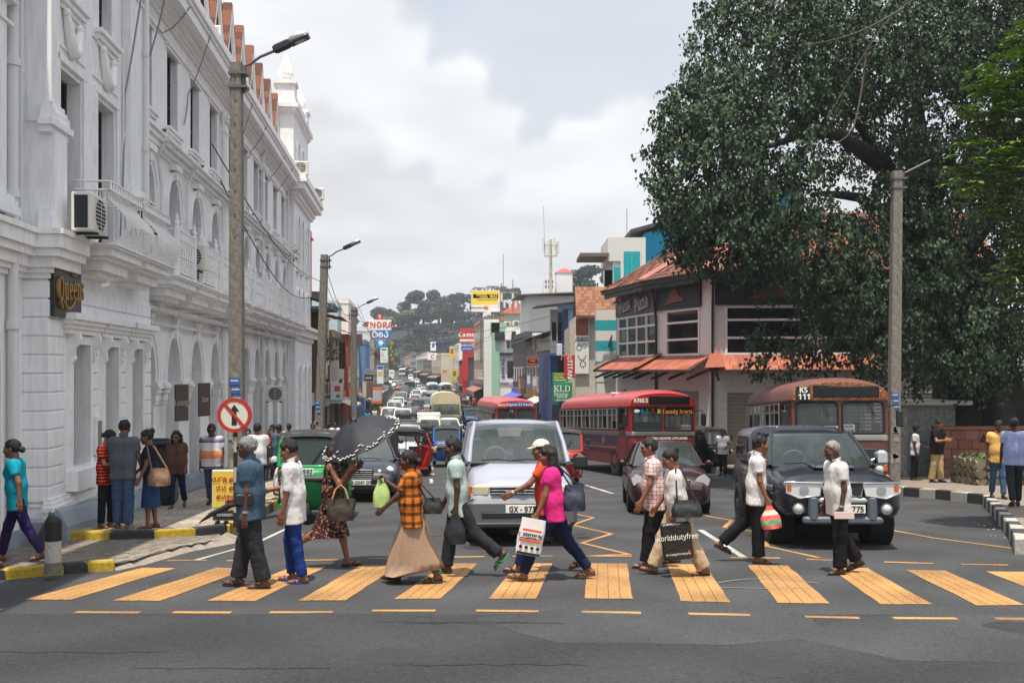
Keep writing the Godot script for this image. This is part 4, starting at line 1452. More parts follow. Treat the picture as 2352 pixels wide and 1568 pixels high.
	for k in 5:
		sign_board("tilted_sign",["topmost tilted black square with a yellow letter","second tilted black square with a yellow letter","third tilted black square with a yellow letter","fourth tilted black square with a yellow letter","lowest tilted black square with a yellow letter"][k],Vector3(-14.42-0.1*(k % 2),5.05-k*0.47,-120),0.0,0.42,0.4,"2c3a22",[[["k","d","r","v","n"][k],0,0,0.26,"c6d148","r"]],0.15,"column of tilted letter signs").rotation.z=0.25-0.3*(k % 2)
	sign_board("hanging_sign","small orange oval sign at the foot of the tilted squares",Vector3(-14.5,2.72,-119),0,0.95,0.3,"d0842c",[["GOLD",0,0,0.18,"5a2d10","b"]],0.12,g)
	sign_board("hanging_sign","orange-framed grey board above the left shop fronts",Vector3(-12.5,-0.55,-92),0.1,1.0,1.5,"d2622b",[["",0,0,1.0,"aab0b0","x",0.9]],0.15,g)
	sign_board("hanging_sign","blue and white sign with a small picture",Vector3(-13.91,1.32,-105),0,0.7,1.9,"d9dcdd",[["",0,0.75,0.36,"2b63a8","x",0.62],["",0,0.1,0.5,"c9b46b","x",0.56]],0.12,g)
	sign_board("hanging_sign","maroon box sign over the pavement",Vector3(-12.32,4.25,-80),0,0.53,0.95,"5b4340",[],0.4,g)
	sign_board("hanging_sign","black square sign with white lettering on the left",Vector3(-11.8,0.96,-82),0,0.7,1.0,"1b1c1f",[["SALE",0,0.2,0.16,"d8d8d8","b"]],0.2,g)
	sign_board("hanging_sign","brown and cream box sign by the third pole",Vector3(-11.35,0.28,-78),0,0.85,1.32,"6b5147",[["",-0.2,0,1.2,"b9b4a6","x",0.3]],0.3,g)
	sign_board("hanging_sign","far white sign with small lettering before the trees",Vector3(-15.73,1.38,-130),0,0.7,0.9,"e3e3df",[["",0,0.1,0.2,"8f9699","x",0.4]],0.12,g)
	m=MB.new()
	for k in 160:
		var p:=Vector3(rng.randf_range(-0.6,0.6),rng.randf_range(-0.6,0.5),rng.randf_range(-0.3,0.5))
		m.obox(p,Vector3(0.13,0.006,0.09),Basis.from_euler(Vector3(rng.randf()*3,rng.randf()*6,rng.randf()*3)))
	var bush:=tag(part(self,"balcony_plant",m,mk("bush_green","3c5a2c",0.7)),"green plant hanging from the black iron balcony","plant")
	bush.position=Vector3(-10.2,3.0,-55.5)
func right_street()->void:
	var t:=9.2
	var b:=thing("poster_house","narrow house with an orange tiled roof and a long jewellery poster","building",Vector3(3.45,0,-54.2),0)
	var m:=MB.new()
	m.box(Vector3(0,-4,-6),Vector3(2.3,4.75,0)); m.box(Vector3(-0.28,-4,-6),Vector3(0,4.2,-0.4))
	part(b,"wall",m,mk("wall_b9b2a6","b9b2a6",0.85,{"tex": tx.stain,"scale": 0.6,"world": true}))
	var tl:=[mk("tile_a","80543a",0.8),mk("tile_b","744834",0.8),mk("tile_c","8c6244",0.8)]
	for r in 9:
		for k in 14:
			m=MB.new()
			var f:=r/8.0
			m.obox(Vector3(0,0,0),Vector3(0.15,0.05,0.26),Basis(Vector3.RIGHT,0.95))
			var o:=part(b,"roof_tile",m,tl[rng.randi() % 3])
			o.position=Vector3(0.1+k*0.155,4.85+f*1.42,0.42-f*0.95)
			o.rotation.y=rng.randf_range(-0.03,0.03)
	m=MB.new()
	m.obox(Vector3(1.15,5.5,-0.08),Vector3(2.3,0.06,1.9),Basis(Vector3.RIGHT,0.98)); m.obox(Vector3(1.15,5.4,-1.3),Vector3(2.3,0.06,1.9),Basis(Vector3.RIGHT,-0.98))
	m.box(Vector3(0.0,4.62,0.42),Vector3(2.3,4.74,0.6))
	part(b,"roof_deck",m,mk("roof_deck","6a4632",0.9))
	m=MB.new()
	for k in 5:
		m.box(Vector3(0.0,-0.25+k*0.13,0.32),Vector3(2.0,-0.2+k*0.13,0.36))
	for k in 6:
		m.box(Vector3(0.05+k*0.38,-0.3,0.3),Vector3(0.09+k*0.38,0.4,0.34))
	part(b,"balcony_railing",m,mk("steel_rail","b9bdc0",0.35,{"metal": 0.6}))
	m=MB.new()
	m.box(Vector3(0.05,-1.2,0),Vector3(2.2,-0.35,0.4))
	part(b,"shop_band",m,mk("turquoise_band","2b9aa5",0.6))
	var du:=sign_board("jewellery_poster","long vertical jewellery poster reading DUTY FREE",Vector3(3.8,3.1,-54.05),0,0.76,3.0,"d5d2cc",[["",0,1.03,0.9,"8a4f36","x",0.7],["DUTY FREE",0,0.38,0.115,"e3e3ea","b"],["",0,0.38,0.2,"241d35","x",0.72]],0.08)
	var bead:=[["7b3038",0.06,0.95,0.26,12],["5a8f4b",-0.16,-0.05,0.15,10],["a9aab0",0.14,0.05,0.1,8],["b5695a",0.0,-0.5,0.22,9],["2b2426",0.05,-0.95,0.16,9]]
	for q in bead:
		m=MB.new()
		for k in q[4]:
			var a:float=PI*(1.0+float(k)/(q[4]-1)) if q[0] in ["7b3038","b5695a"] else TAU*k/q[4]
			m.ball(Vector3(q[1]+cos(a)*q[3]*0.9,q[2]+sin(a)*q[3],0.05),Vector3(0.035,0.035,0.015),7,4)
		part(du,"printed_necklace",m,mk("bead_"+q[0],q[0],0.4))
	var c:=thing("striped_column","white and turquoise striped square column beside the tiled house","column",Vector3(4.78,0,-50.9),0)
	for k in 7:
		m=MB.new()
		m.box(Vector3(-0.5,4.85-(k+1)*0.52,-0.5),Vector3(0.5,4.85-k*0.52-0.006,0.5))
		part(c,"stripe",m,mk("col_white","cfcfca",0.6) if k % 2==0 else mk("col_turq","1e9aa3",0.5))
	m=MB.new()
	m.box(Vector3(-0.48,-4,-0.48),Vector3(0.48,1.2,0.48))
	part(c,"foot",m,mk("col_white","cfcfca",0.6))
	var dish:=thing("satellite_dish","small tilted satellite dish on the striped column","dish",Vector3(4.9,3.2,-50.2),0)
	m=MB.new()
	m.tube([Vector3(-0.5,-0.1,0.2),Vector3(-0.2,-0.3,0.1),Vector3(0.0,-0.15,0.02),Vector3(0.3,-0.35,0)],0.015,5)
	part(dish,"arm",m,mk("dish_grey","55585a",0.5))
	m=MB.new()
	m.xf=Transform3D(Basis(Vector3(0,0,1),-0.3)*Basis(Vector3.UP,1.35),Vector3(0.05,0.05,0.05))
	m.ball(Vector3.ZERO,Vector3(0.28,0.36,0.05),14,6)
	part(dish,"reflector",m,mk("dish_grey","55585a",0.5))
	var tw:=thing("turquoise_tower","white-framed tower with tall turquoise panels behind the striped column","building",Vector3(5.5,0,-57),0)
	m=MB.new()
	m.box(Vector3(0.72,-4,-5),Vector3(2.16,9.4,0)); m.box(Vector3(0.0,8.05,-4.6),Vector3(0.72,9.4,0.0)); m.box(Vector3(0.3,-4,-5),Vector3(0.72,8.05,-0.1))
	part(tw,"frame",m,mk("tower_white","cdcdc8",0.6))
	for q in [[0.9,6.2,1.36,8.6],[1.38,6.2,1.84,8.6],[0.9,3.5,1.36,6.17],[1.38,3.5,1.84,6.17],[0.34,6.95,0.7,7.7],[0.34,5.3,0.7,6.15],[0.34,3.6,0.7,4.6]]:
		m=MB.new()
		m.box(Vector3(q[0],q[1],-0.1),Vector3(q[2],q[3],0.03))
		part(tw,"turquoise_panel",m,mk("col_turq2","1f9fa6",0.35,{"tex": tx.stain,"scale": 0.5}))
	m=MB.new()
	m.box(Vector3(-1.6,8.3,-3.2),Vector3(0.05,8.5,0.2))
	part(tw,"flat_canopy",m,mk("canopy_brown","6a5f57",0.8))
	m=MB.new()
	m.box(Vector3(-0.15,5.2,-1.2),Vector3(0.28,7.6,-0.6))
	part(tw,"side_window",m,mk("dark_glass","11161a",0.05))
	m=MB.new()
	m.cyl(Vector3(1.2,9.4,-1),Vector3(1.2,11.2,-1),0.02,5)
	part(tw,"antenna",m,mk("steel_dark","5c5f62",0.5))
	var cy:=thing("blue_wall_house","tall house with a bright sky-blue side wall under a thin dark roof","building",Vector3(8.0,0,-60),0)
	m=MB.new()
	m.ext(PackedVector2Array([Vector2(0,-4),Vector2(9,-4),Vector2(9,12.5),Vector2(0,10.05)]),-8,0)
	part(cy,"wall",m,mk("sky_blue_wall","0b93bd",0.8,{"tex": tx.stain,"scale": 0.8,"bump": tx.b_soft,"depth": 0.5}))
	m=MB.new()
	m.ext(PackedVector2Array([Vector2(-0.9,10.0),Vector2(9.5,12.85),Vector2(9.5,13.05),Vector2(-0.9,10.22)]),-8.4,0.5)
	part(cy,"roof",m,mk("roof_thin","3d3633",0.7))
	b=thing("blue_open_house","blue shop house with an open upper room and blue railings","building",Vector3(2.45,0,-64),TH)
	m=MB.new()
	m.box(Vector3(0.0,-4,-6),Vector3(2.2,2.9,0)); m.box(Vector3(1.15,2.9,-6),Vector3(2.2,6.0,-0.2))
	part(b,"wall",m,mk("wall_blue_dull","34507f",0.8,{"tex": tx.stain,"scale": 0.7}))
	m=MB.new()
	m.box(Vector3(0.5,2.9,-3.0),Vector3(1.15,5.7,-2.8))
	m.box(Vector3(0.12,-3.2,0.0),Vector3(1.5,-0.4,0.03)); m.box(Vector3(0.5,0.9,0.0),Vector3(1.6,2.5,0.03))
	part(b,"opening_shade_panel",m,mk("opening_shade_navy","141a2b",0.8))  # flat dark panels, shade of upper room and shop openings put into the colour
	m=MB.new()
	m.box(Vector3(0.02,2.9,-0.15),Vector3(0.5,3.7,0)); m.box(Vector3(0.02,3.7,-0.12),Vector3(0.12,5.7,0)); m.box(Vector3(0.42,3.7,-0.12),Vector3(0.5,5.7,0)); m.box(Vector3(0.12,4.9,-0.1),Vector3(0.42,5.7,-0.02))
	part(b,"window_frame",m,mk("wall_8d8a86","8d8a86",0.8))
	m=MB.new()
	m.box(Vector3(0.5,5.75,-0.1),Vector3(1.5,6.05,0.05)); m.box(Vector3(1.2,3.3,-0.2),Vector3(1.5,5.7,0.0))
	part(b,"pale_blue_band",m,mk("pale_blue","8fb4d2",0.7))
	m=MB.new()
	m.obox(Vector3(0.7,6.1,-1),Vector3(3.2,0.07,3),Basis(Vector3(0,0,1),0.12))
	part(b,"roof",m,mk("roof_grey_sheet","6d675f",0.8))
	m=MB.new()
	for k in 12:
		m.cbox(Vector3(0.02+k*0.11,3.25,0.45),Vector3(0.02,0.8,0.02))
	m.cbox(Vector3(0.65,3.65,0.45),Vector3(1.35,0.04,0.04)); m.cbox(Vector3(0.65,3.3,0.45),Vector3(1.35,0.03,0.03)); m.box(Vector3(-0.05,2.72,0),Vector3(1.4,2.85,0.5))
	part(b,"balcony_railing",m,mk("rail_blue","26488f",0.6))
	m=MB.new()
	m.rbox(Vector3(0.5,3.1,0.7),Vector3(0.34,0.75,0.3),0.03); m.cbox(Vector3(0.95,2.7,0.8),Vector3(0.7,0.04,0.04)); m.cbox(Vector3(0.95,3.05,0.8),Vector3(0.7,0.03,0.03)); m.cbox(Vector3(0.95,3.3,0.8),Vector3(0.7,0.03,0.03))
	for k in 3:
		m.cbox(Vector3(0.62+k*0.33,2.9,0.8),Vector3(0.03,0.9,0.03))
	part(b,"white_rail",m,mk("rail_white","c9cdd0",0.6))
	sign_board("hanging_sign","tall red sign with white TITAN letters reading downwards",Vector3(3.0,1.99,-52),0,0.56,1.22,"b5281f",[["@",0,0.46,0.2,"e9e4e0","s"],["TITAN",0.02,-0.14,0.25,"ece8e4","b",-PI/2]],0.12)
	sign_board("hanging_banner","green KLD banner with white serif letters",Vector3(2.72,0.62,-53.6),0,1.05,1.05,"12834a",[["KLD",-0.02,0.18,0.32,"e8ece8","s"],["Home",-0.06,-0.12,0.2,"e8ece8","s"],["(PVT) LTD",-0.02,-0.28,0.09,"e8ece8","b"],["ANDY LANKA",0,-0.43,0.08,"e8ece8","b"]],0.04)
	sign_board("hanging_banner","green banner with yellow round script above the KLD one",Vector3(2.6,1.41,-53.7),0,0.85,0.48,"1b8a4e",[["dkmrpv",0,0.14,0.09,"e0a63a","r"],["hvrpkdm",0,0.0,0.08,"e3d23c","r"],["pkvrdmnh",0,-0.14,0.07,"e8e8e0","r"]],0.04)
	sign_board("poster_sign","purple and white travel poster by the blue house",Vector3(2.27,4.05,-78),0,1.36,1.3,"d9d7de",[["",0.35,0,1.24,"6c5590","x",0.62],["Malwatta",-0.05,0.35,0.26,"4b4a5a","s"],["",-0.1,0.05,0.05,"8a8796","x",0.8],["",0,-0.45,0.25,"8c93a3","x",0.7]],0.08)
	sign_board("hanging_sign","small black sign with orange lettering under the white awning",Vector3(1.49,2.46,-72),0,0.7,0.62,"1e1713",[["TATTOO",0,0.17,0.17,"e0662a","b"],["FOR",0,0,0.12,"d8b43c","b"],["",0,-0.22,0.1,"d5502a","x",0.6]],0.1)
	var cols:=["8d6f5f","5d6283","7d7f74","a58a70","a8918a","8a8d7a"]
	var rows:=[[0.8,0.63,80,0.66,1.42],[1.27,0.97,76,0.34,1.05],[1.69,0.83,74,0.4,0.96],[1.95,0.76,72,0.34,1.12],[2.13,0.49,70,0.36,1.63],[2.41,0.66,66,0.5,1.3]]
	for k in 6:
		var r:Array=rows[k]
		sign_board("picture_sign",["brown picture panel at the far end of the row of panels","narrow violet panel second in the row of panels","grey-green panel third in the row","slim blue-edged panel fourth in the row","tall tan panel fifth in the row","olive panel nearest the green banner"][k],Vector3(r[0],r[1],-r[2]),0,r[3],r[4],cols[k],[["",0,0.1,r[4]*0.6,["b59a86","c0bccb","b9bdb0","6d7fae","8b6f5a","9fa394"][k],"x",r[3]*0.7]],0.1,"row of picture panels over the right pavement")
	b=thing("jeweller_house","white panelled jeweller's house with a mint-green corner and black bands","building",Vector3(-2.3,0,-117),0)
	m=MB.new()
	m.box(Vector3(0.85,-4,-10),Vector3(4.6,6.0,0)); m.box(Vector3(1.5,6.0,-9),Vector3(4.0,6.9,-0.8))
	part(b,"wall",m,mk("wall_d6d6d2","d6d6d2",0.6))
	m=MB.new()
	m.box(Vector3(-0.1,-4,-8),Vector3(0.85,7.4,0.25)); m.box(Vector3(-0.1,6.2,-1),Vector3(1.5,7.4,0.25))
	part(b,"mint_corner",m,mk("mint","8fb3a0",0.7))
	for q in [[0.3,5.3,1.4,6.3],[2.25,5.3,2.75,6.35],[0.85,3.55,3.4,3.85]]:
		m=MB.new()
		m.box(Vector3(q[0],q[1],0.1),Vector3(q[2],q[3],0.6))
		part(b,"black_band",m,mk("band_black","1b1e22",0.5))
	m=MB.new()
	m.box(Vector3(1.5,5.35,0.1),Vector3(2.2,6.4,0.5))
	part(b,"white_panel",m,mk("wall_e2e2de","e2e2de",0.6))
	for q in [[1.72,4.4,2.05,5.2],[2.2,4.4,2.55,5.2],[1.75,0.9,2.6,2.9]]:
		m=MB.new()
		m.box(Vector3(q[0],q[1],-0.05),Vector3(q[2],q[3],0.04))
		part(b,"window",m,mk("dark_glass","11161a",0.05))
	m=MB.new()
	for y in [1.0,2.0,3.0,4.2]:
		m.box(Vector3(0.86,y,0),Vector3(4.0,y+0.02,0.012))
	part(b,"panel_joints",m,mk("joint_grey","9fa0a0",0.7))
	var blue:=mk("haleem_blue","2c3390",0.5)
	var hl:="HALEEM"
	for k in 6:
		inst(b,"letter",letters(hl[k],0.3,true,false,0.05),blue,Transform3D(Basis().scaled(Vector3(1.25,1,1)),Vector3(1.27,2.95-k*0.39,0.05)))
	inst(b,"lettering",letters("JEWELLERS",0.3,true,false,0.05),blue,Transform3D(Basis(),Vector3(1.95,0.25,0.05)))
	inst(b,"small_lettering",letters("No. 44, Dalada Veediya, Kandy",0.1,false,false,0.03),mk("print_b8392e","b8392e",0.5),Transform3D(Basis(),Vector3(1.9,-0.05,0.05)))
	shop("shop_house","grey house beside the blue one with picture panels on its front",1,t,69.5,76.0,3.2,{"wall": "77736c","fascia": "7a4a2c","awning": "b9bab6"})
	shop("shop_house","low house with a corrugated grey roof under the travel poster",1,t,76.2,84.0,4.2,{"wall": "8b8780","tile": "8f8b84","fascia": "c08a3c","over": 1.2})
	shop("shop_house","dark-windowed house with a blue tarpaulin awning",1,t,84.2,95.0,4.6,{"wall": "4f4c49","fascia": "6b6fb5","awning": "4a55a8"})
	b=thing("corrugated_shed","white corrugated rooftop shed under a thin sloping roof","building",Vector3(1.65,0,-100),TH)
	m=MB.new()
	m.box(Vector3(0,-4,-8),Vector3(7,9.3,0))
	part(b,"wall",m,mk("shed_white","d2d2cd",0.6))
	for k in 16:
		m=MB.new()
		m.box(Vector3(0.06+k*0.3,5.0,0),Vector3(0.18+k*0.3,9.25,0.05))
		part(b,"corrugation",m,mk("shed_white","d2d2cd",0.6))
	m=MB.new()
	m.obox(Vector3(3.0,9.5,-3),Vector3(8.2,0.12,8),Basis(Vector3(0,0,1),0.05))
	part(b,"roof",m,mk("roof_grey_sheet","6d675f",0.8))
	b=thing("red_roof_pavilion","small rooftop pavilion with a flared red tiled roof","building",Vector3(0.45,0,-124),0)
	m=MB.new()
	m.loft([_sq(2.0,8.75,0.0),_sq(1.7,8.95,0.0),_sq(0.95,9.5,0.0),_sq(0.45,10.1,0.0),_sq(0.12,10.7,0.0)],true,true,true,false)
	part(b,"roof",m,mk("roof_red_flared","94503c",0.8,{"tex": tx.blotch,"scale": 1.0}))
	m=MB.new()
	m.box(Vector3(-1.4,-5,-1.4),Vector3(1.4,8.75,1.4))
	part(b,"wall",m,mk("wall_9aa3a3","9aa3a3",0.8))
	for k in 4:
		m=MB.new()
	var wg:=thing("white_sign_house","white house with green upright letters behind the mint corner","building",Vector3(-3.5,0,-123.5),0)
	m=MB.new()
	m.box(Vector3(0,-5,-9),Vector3(1.9,8.1,0))
	part(wg,"wall",m,mk("wall_d9dad7","d9dad7",0.6))
	inst(wg,"lettering",letters("CRBTE",0.36,true,false,0.04),mk("print_2b7a4f","2b7a4f",0.5),Transform3D(Basis(Vector3(0,0,1),-PI/2),Vector3(1.0,7.0,0.04)))
	var wu:=sign_board("billboard","large yellow and white WESTERN UNION billboard on the roofs",Vector3(-3.4,10.68,-128),0,3.7,2.75,"dcdcd6",[["",0,0.45,1.78,"e5c24a","x",3.62],["",0.0,0.62,0.52,"1c1a14","x",3.2],["WESTERN",-0.5,0.75,0.22,"e9c84c","b"],["UNION",-0.25,0.5,0.22,"e9c84c","b"],["WU",1.0,0.62,0.42,"e9c84c","b"],["moving money for better",0.2,0.18,0.17,"4a4018",""],["Money Master",-0.95,-0.85,0.2,"232323","b"],["",0.1,-0.9,0.32,"e39a35","o"],["56",0.1,-0.9,0.3,"c33a22","b"],["",1.1,-0.8,0.06,"b9bdc0","x",1.0]],0.15)
	m=MB.new()
	m.cyl(Vector3(-0.6,-1.3,-0.2),Vector3(-0.6,-8,-0.2),0.09,6); m.cyl(Vector3(0.9,-1.3,-0.2),Vector3(0.9,-8,-0.2),0.09,6)
	part(wu,"post",m,mk("steel_dark","5c5f62",0.5))
	for q in [["roof_mast","tallest thin rooftop mast by the yellow billboard",-1.05,15.8,120,0.035],["roof_mast","rusty rooftop mast with a crossbar beside the billboard",-1.25,12.2,119,0.06],["roof_mast","rooftop mast with white antenna boxes left of the corrugated shed",0.1,12.6,119,0.05]]:
		var a:=thing(q[0],q[1],"antenna",Vector3(q[2],5.5,-q[4]),0)
		m=MB.new()
		m.cyl(Vector3.ZERO,Vector3(0,q[3]-5.5,0),q[5],6)
		part(a,"pole",m,mk("mast_rust","8a6a5a",0.7))
		m=MB.new()
		if q[5]>0.04:
			for k in 3:
				m.rbox(Vector3(-0.35+k*0.35,4.2+(k % 2)*0.8,0.1),Vector3(0.24,0.9,0.16),0.02)
			m.cbox(Vector3(0,5.6,0),Vector3(1.3,0.05,0.05))
			part(a,"antenna_box",m,mk("antenna_white","c9cbc8",0.5))
	ac_unit("cream air conditioner unit on the roof of the jeweller's house",Vector3(0.45,7.0,-117.2),0)
	ac_unit("smaller-looking air conditioner unit on the roof left of its twin",Vector3(-0.6,6.95,-118),0.4)
	var mm:=thing("phone_mast","tall pale steel mast ringed with white antenna panels","mast",Vector3(5.84,4.0,-150),0)
	m=MB.new()
	m.cyl(Vector3.ZERO,Vector3(0,17.5,0),0.3,10,0.2)
	part(mm,"pole",m,mk("mast_cream","b8b29a",0.6))
	m=MB.new()
	m.cyl(Vector3(-0.9,16,0),Vector3(-1.1,22.5,0),0.05,5)
	for k in 2:
		for j in 12:
			var a:=TAU*j/12
			m.cyl(Vector3(cos(a)*1.0,15.0+k*1.6,sin(a)*1.0),Vector3(cos(a+0.53)*1.0,15.0+k*1.6,sin(a+0.53)*1.0),0.05,4)
		for j in 4:
			var a:=TAU*j/4
			m.cyl(Vector3(0,15.0+k*1.6,0),Vector3(cos(a)*1.0,15.0+k*1.6,sin(a)*1.0),0.05,4)
	part(mm,"ring_frame",m,mk("mast_cream","b8b29a",0.6))
	for j in 7:
		var a:=TAU*j/7+0.2
		m=MB.new()
		m.rbox(Vector3(cos(a)*1.15,16.3+0.5*(j % 2),sin(a)*1.15),Vector3(0.28,2.0,0.2),0.03)
		part(mm,"antenna_panel",m,mk("antenna_white","c9cbc8",0.5))
	shop("shop_house","tan house with a maroon rooftop frame",1,8.6,128.5,150.0,8.2,{"wall": "a98c72","fascia": "5b3b6b","awning": "8b5d52"})
	b=thing("red_portal_shop","shop front framed by a tall bright red portal","building",Vector3(-8.2,0,-165),TH)
	m=MB.new()
	m.box(Vector3(0,-3.8,-1),Vector3(0.9,5.0,0.4)); m.box(Vector3(0.9,3.9,-1),Vector3(3.6,5.0,0.4)); m.box(Vector3(-0.5,-0.6,-0.6),Vector3(0,2.6,0.2))
	part(b,"portal",m,mk("portal_red","ad1f22",0.5))
	m=MB.new()
	m.box(Vector3(0.9,-3.8,-8),Vector3(9,3.9,-0.6))
	part(b,"front",m,mk("front_grey","6b7076",0.5))
	sign_board("roof_sign","red sign with white Camera lettering above the red portal",Vector3(-7.0,7.58,-168),0,3.7,2.5,"b82f22",[["Camera",-0.1,0.2,0.75,"efeae6","b"],["",0,-0.75,0.4,"e2ded9","x",3.6]],0.2)
	sign_board("roof_sign","blue sign with pale lettering between the camera sign and the portal",Vector3(-7.38,5.6,-163),0,1.9,1.25,"35519f",[["SAMUDRI",0,0.25,0.34,"d3d7e6","b"],["",0,-0.3,0.25,"8fa0cf","x",1.5]],0.15)
	shop("shop_house","grey house behind the red portal",1,8.9,172.0,190.0,5.5,{"wall": "8f8f8c","tile": "8a5b45","fascia": "b98a2f","awning": "5b5d58"})
	shop("shop_house","dark low shop with a sagging tin awning beyond the red portal",1,8.6,190.2,204.0,3.6,{"wall": "67615a","tile": "6d5748","fascia": "b98a2f","awning": "5b5d58"})
	shop("shop_house","white two-storey house with a rooftop name in blue letters",1,8.6,204.2,226.0,7.0,{"wall": "dfdfdb","fascia": "4f5b68"})
	inst(thing("roof_letters","blue PC HOUSE letters standing on the white far house","sign",Vector3(-15.3,7.6,-222),0),"lettering",letters("PC HOUSE",0.75,true,false,0.1),blue)
	shop("shop_house","pale far house with a green signband",1,8.4,226.2,250.0,5.0,{"wall": "b3b0a8","fascia": "3d6b55"})
	shop("shop_house","farthest cream house on the right where the street bends",1,8.0,250.2,290.0,6.0,{"wall": "c2b9a8","tile": "7d5a4a","fascia": "87503c"})
	for q in [["hanging_sign","far yellow sign with a sun over the right pavement",-12.05,5.4,200,1.0,2.4,"d0b23c"],["hanging_sign","lower far yellow sign with dark print",-10.69,1.0,185,1.0,2.3,"cdb63f"],["hanging_sign","far white sign with a red letter C",-19.2,5.1,240,2.4,1.7,"e3e1df"],["hanging_sign","far white sign with blue stripes",-18.6,7.4,235,1.3,2.2,"dfe1e6"],["hanging_sign","far round orange clock-like sign",-13.2,1.4,195,1.1,1.1,"cf9a3a"],["hanging_sign","small red sign low over the far right pavement",-12.6,-1.0,190,0.8,0.5,"b5382c"]]:
		sign_board(q[0],q[1],Vector3(q[2],q[3],-q[4]),0,q[5],q[6],q[7],[["C",0,0,1.0,"c23a2c","b"]] if "letter C" in q[1] else [["",0,0.2,q[6]*0.4,"7a5a20" if "yellow" in q[1] else "5a6aa0","x",q[5]*0.5]],0.15,"far signs over the right pavement")
func _sq(r:float,y:float,z:float)->PackedVector3Array:
	return PackedVector3Array([Vector3(-r,y,z+r),Vector3(r,y,z+r),Vector3(r,y,z-r),Vector3(-r,y,z-r)])
func seg_xf(p:Vector2,q:Vector2)->Transform3D:
	var a:=Vector3(p.x,0,-p.y)
	var e:=(Vector3(q.x,0,-q.y)-a).normalized()
	return Transform3D(Basis(e,Vector3.UP,e.cross(Vector3.UP)),a)
func restaurant()->void:
	var white:=mk("rest_white","d6d6d3",0.8,{"tex": tx.stain,"scale": 0.5,"world": true})
	var black:=mk("rest_black","17181a",0.55)
	var frame:=mk("rest_frame","dcdcda",0.5)
	var glass:=mk("dark_glass","11161a",0.05)
	var tls:=[mk("old_tile_a","6b4234",0.85,{"tex": tx.blotch,"scale": 1.3,"world": true}),mk("old_tile_b","593529",0.85),mk("old_tile_c","86523c",0.85)]
	var awn:=[mk("awn_tile_a","985542",0.75),mk("awn_tile_b","a25e48",0.75),mk("awn_tile_c","8a4a38",0.75)]
	var pink:=mk("ridge_pink","9c6257",0.7)
	var red:=mk("hat_red","7c2c22",0.5)
	var shut:=mk("shutter_beige","8f8677",0.55)
	var r:=thing("restaurant","two-storey corner restaurant with black fascia, white windows and old tiled roofs","building",Vector3.ZERO,0)
	var P:=[Vector2(5.24,49.5),Vector2(6.46,44.0),Vector2(8.05,40.0),Vector2(19.0,39.2)]
	for f in 3:
		var xf:=seg_xf(P[f],P[f+1])
		var L:float=P[f].distance_to(P[f+1])
		var m:=MB.new(); m.xf=xf
		var cols:=[[0.25,L-0.15]] if f==0 else ([[0.75,L-0.95]] if f==1 else [[0.55,3.6],[4.3,7.4],[8.1,10.8]])
		m.box(Vector3(0,1.6,-0.3),Vector3(L,2.4,0)); m.box(Vector3(0,4.38,-0.3),Vector3(L,5.65,0))
		var x:=0.0
		for c in cols:
			m.box(Vector3(x,2.4,-0.3),Vector3(c[0],4.38,0))
			x=c[1]
		m.box(Vector3(x,2.4,-0.3),Vector3(L,4.38,0))
		part(r,"wall",m,white)
		for c in cols:
			var nx:=4 if f==0 else 1
			var ys:=[2.46,3.1,3.82,4.34]
			m=MB.new(); m.xf=xf
			for k in nx+1:
				var q:float=lerpf(c[0],c[1],float(k)/nx)
				m.box(Vector3(q-0.05,2.4,-0.1),Vector3(q+0.05,4.38,0.04))
			for y in ys:
				m.box(Vector3(c[0],y-0.045,-0.09),Vector3(c[1],y+0.045,0.035))
			var w:=part(r,"window",m,frame)
			for k in nx:
				for j in 3:
					m=MB.new(); m.xf=xf
					m.box(Vector3(lerpf(c[0],c[1],float(k)/nx)+0.05,ys[j]+0.045,-0.06),Vector3(lerpf(c[0],c[1],(k+1.0)/nx)-0.05,ys[j+1]-0.045,-0.04))
					part(w,"pane",m,glass)
		m=MB.new(); m.xf=xf
		if f==0:
			m.box(Vector3(0.02,4.42,0.0),Vector3(L-0.05,5.4,0.1))
			part(r,"grey_fascia",m,mk("rest_grey","4a4b4d",0.6))
		else:
			m.box(Vector3(0.1,4.42,0.0),Vector3((L-0.75) if f==1 else L,5.5,0.12))
			part(r,"black_fascia",m,black)
		var hat:=PackedVector2Array([Vector2(-0.95,-0.22),Vector2(-0.5,0.0),Vector2(-0.22,0.42),Vector2(0.28,0.5),Vector2(0.42,0.14),Vector2(0.95,-0.02),Vector2(0.93,-0.1),Vector2(0.0,-0.14)])
		for at in [[1.6,4.82,0.85]] if f==1 else ([[2.3,4.85,1.0],[9.0,4.85,1.0]] if f==2 else [[0.9,4.85,0.5],[3.2,4.85,0.5]]):
			m=MB.new()
			m.xf=xf*Transform3D(Basis().scaled(Vector3(at[2],1.0,1)),Vector3(at[0],at[1],0.12))
			m.ext(hat,0.0,0.05)
			part(r,"red_hat",m,red)
		m=MB.new(); m.xf=xf
		m.box(Vector3(-0.25,5.52,0.62),Vector3(L+0.25,5.68,0.76))
		m.box(Vector3(-0.1,5.5,0),Vector3(L+0.1,5.56,0.62))
		part(r,"gutter",m,black)
		m=MB.new(); m.xf=xf
		for k in int(L/0.24):
			m.ext(PackedVector2Array([Vector2(k*0.24,5.56),Vector2(k*0.24,5.38),Vector2(k*0.24+0.06,5.3),Vector2(k*0.24+0.12,5.27),Vector2(k*0.24+0.18,5.3),Vector2(k*0.24+0.23,5.38),Vector2(k*0.24+0.23,5.56)]),0.66,0.68)
		part(r,"scalloped_valance",m,black,true)
		var tb:=[MB.new(),MB.new(),MB.new()]
		for q in tb: q.xf=xf
		var rows:=17
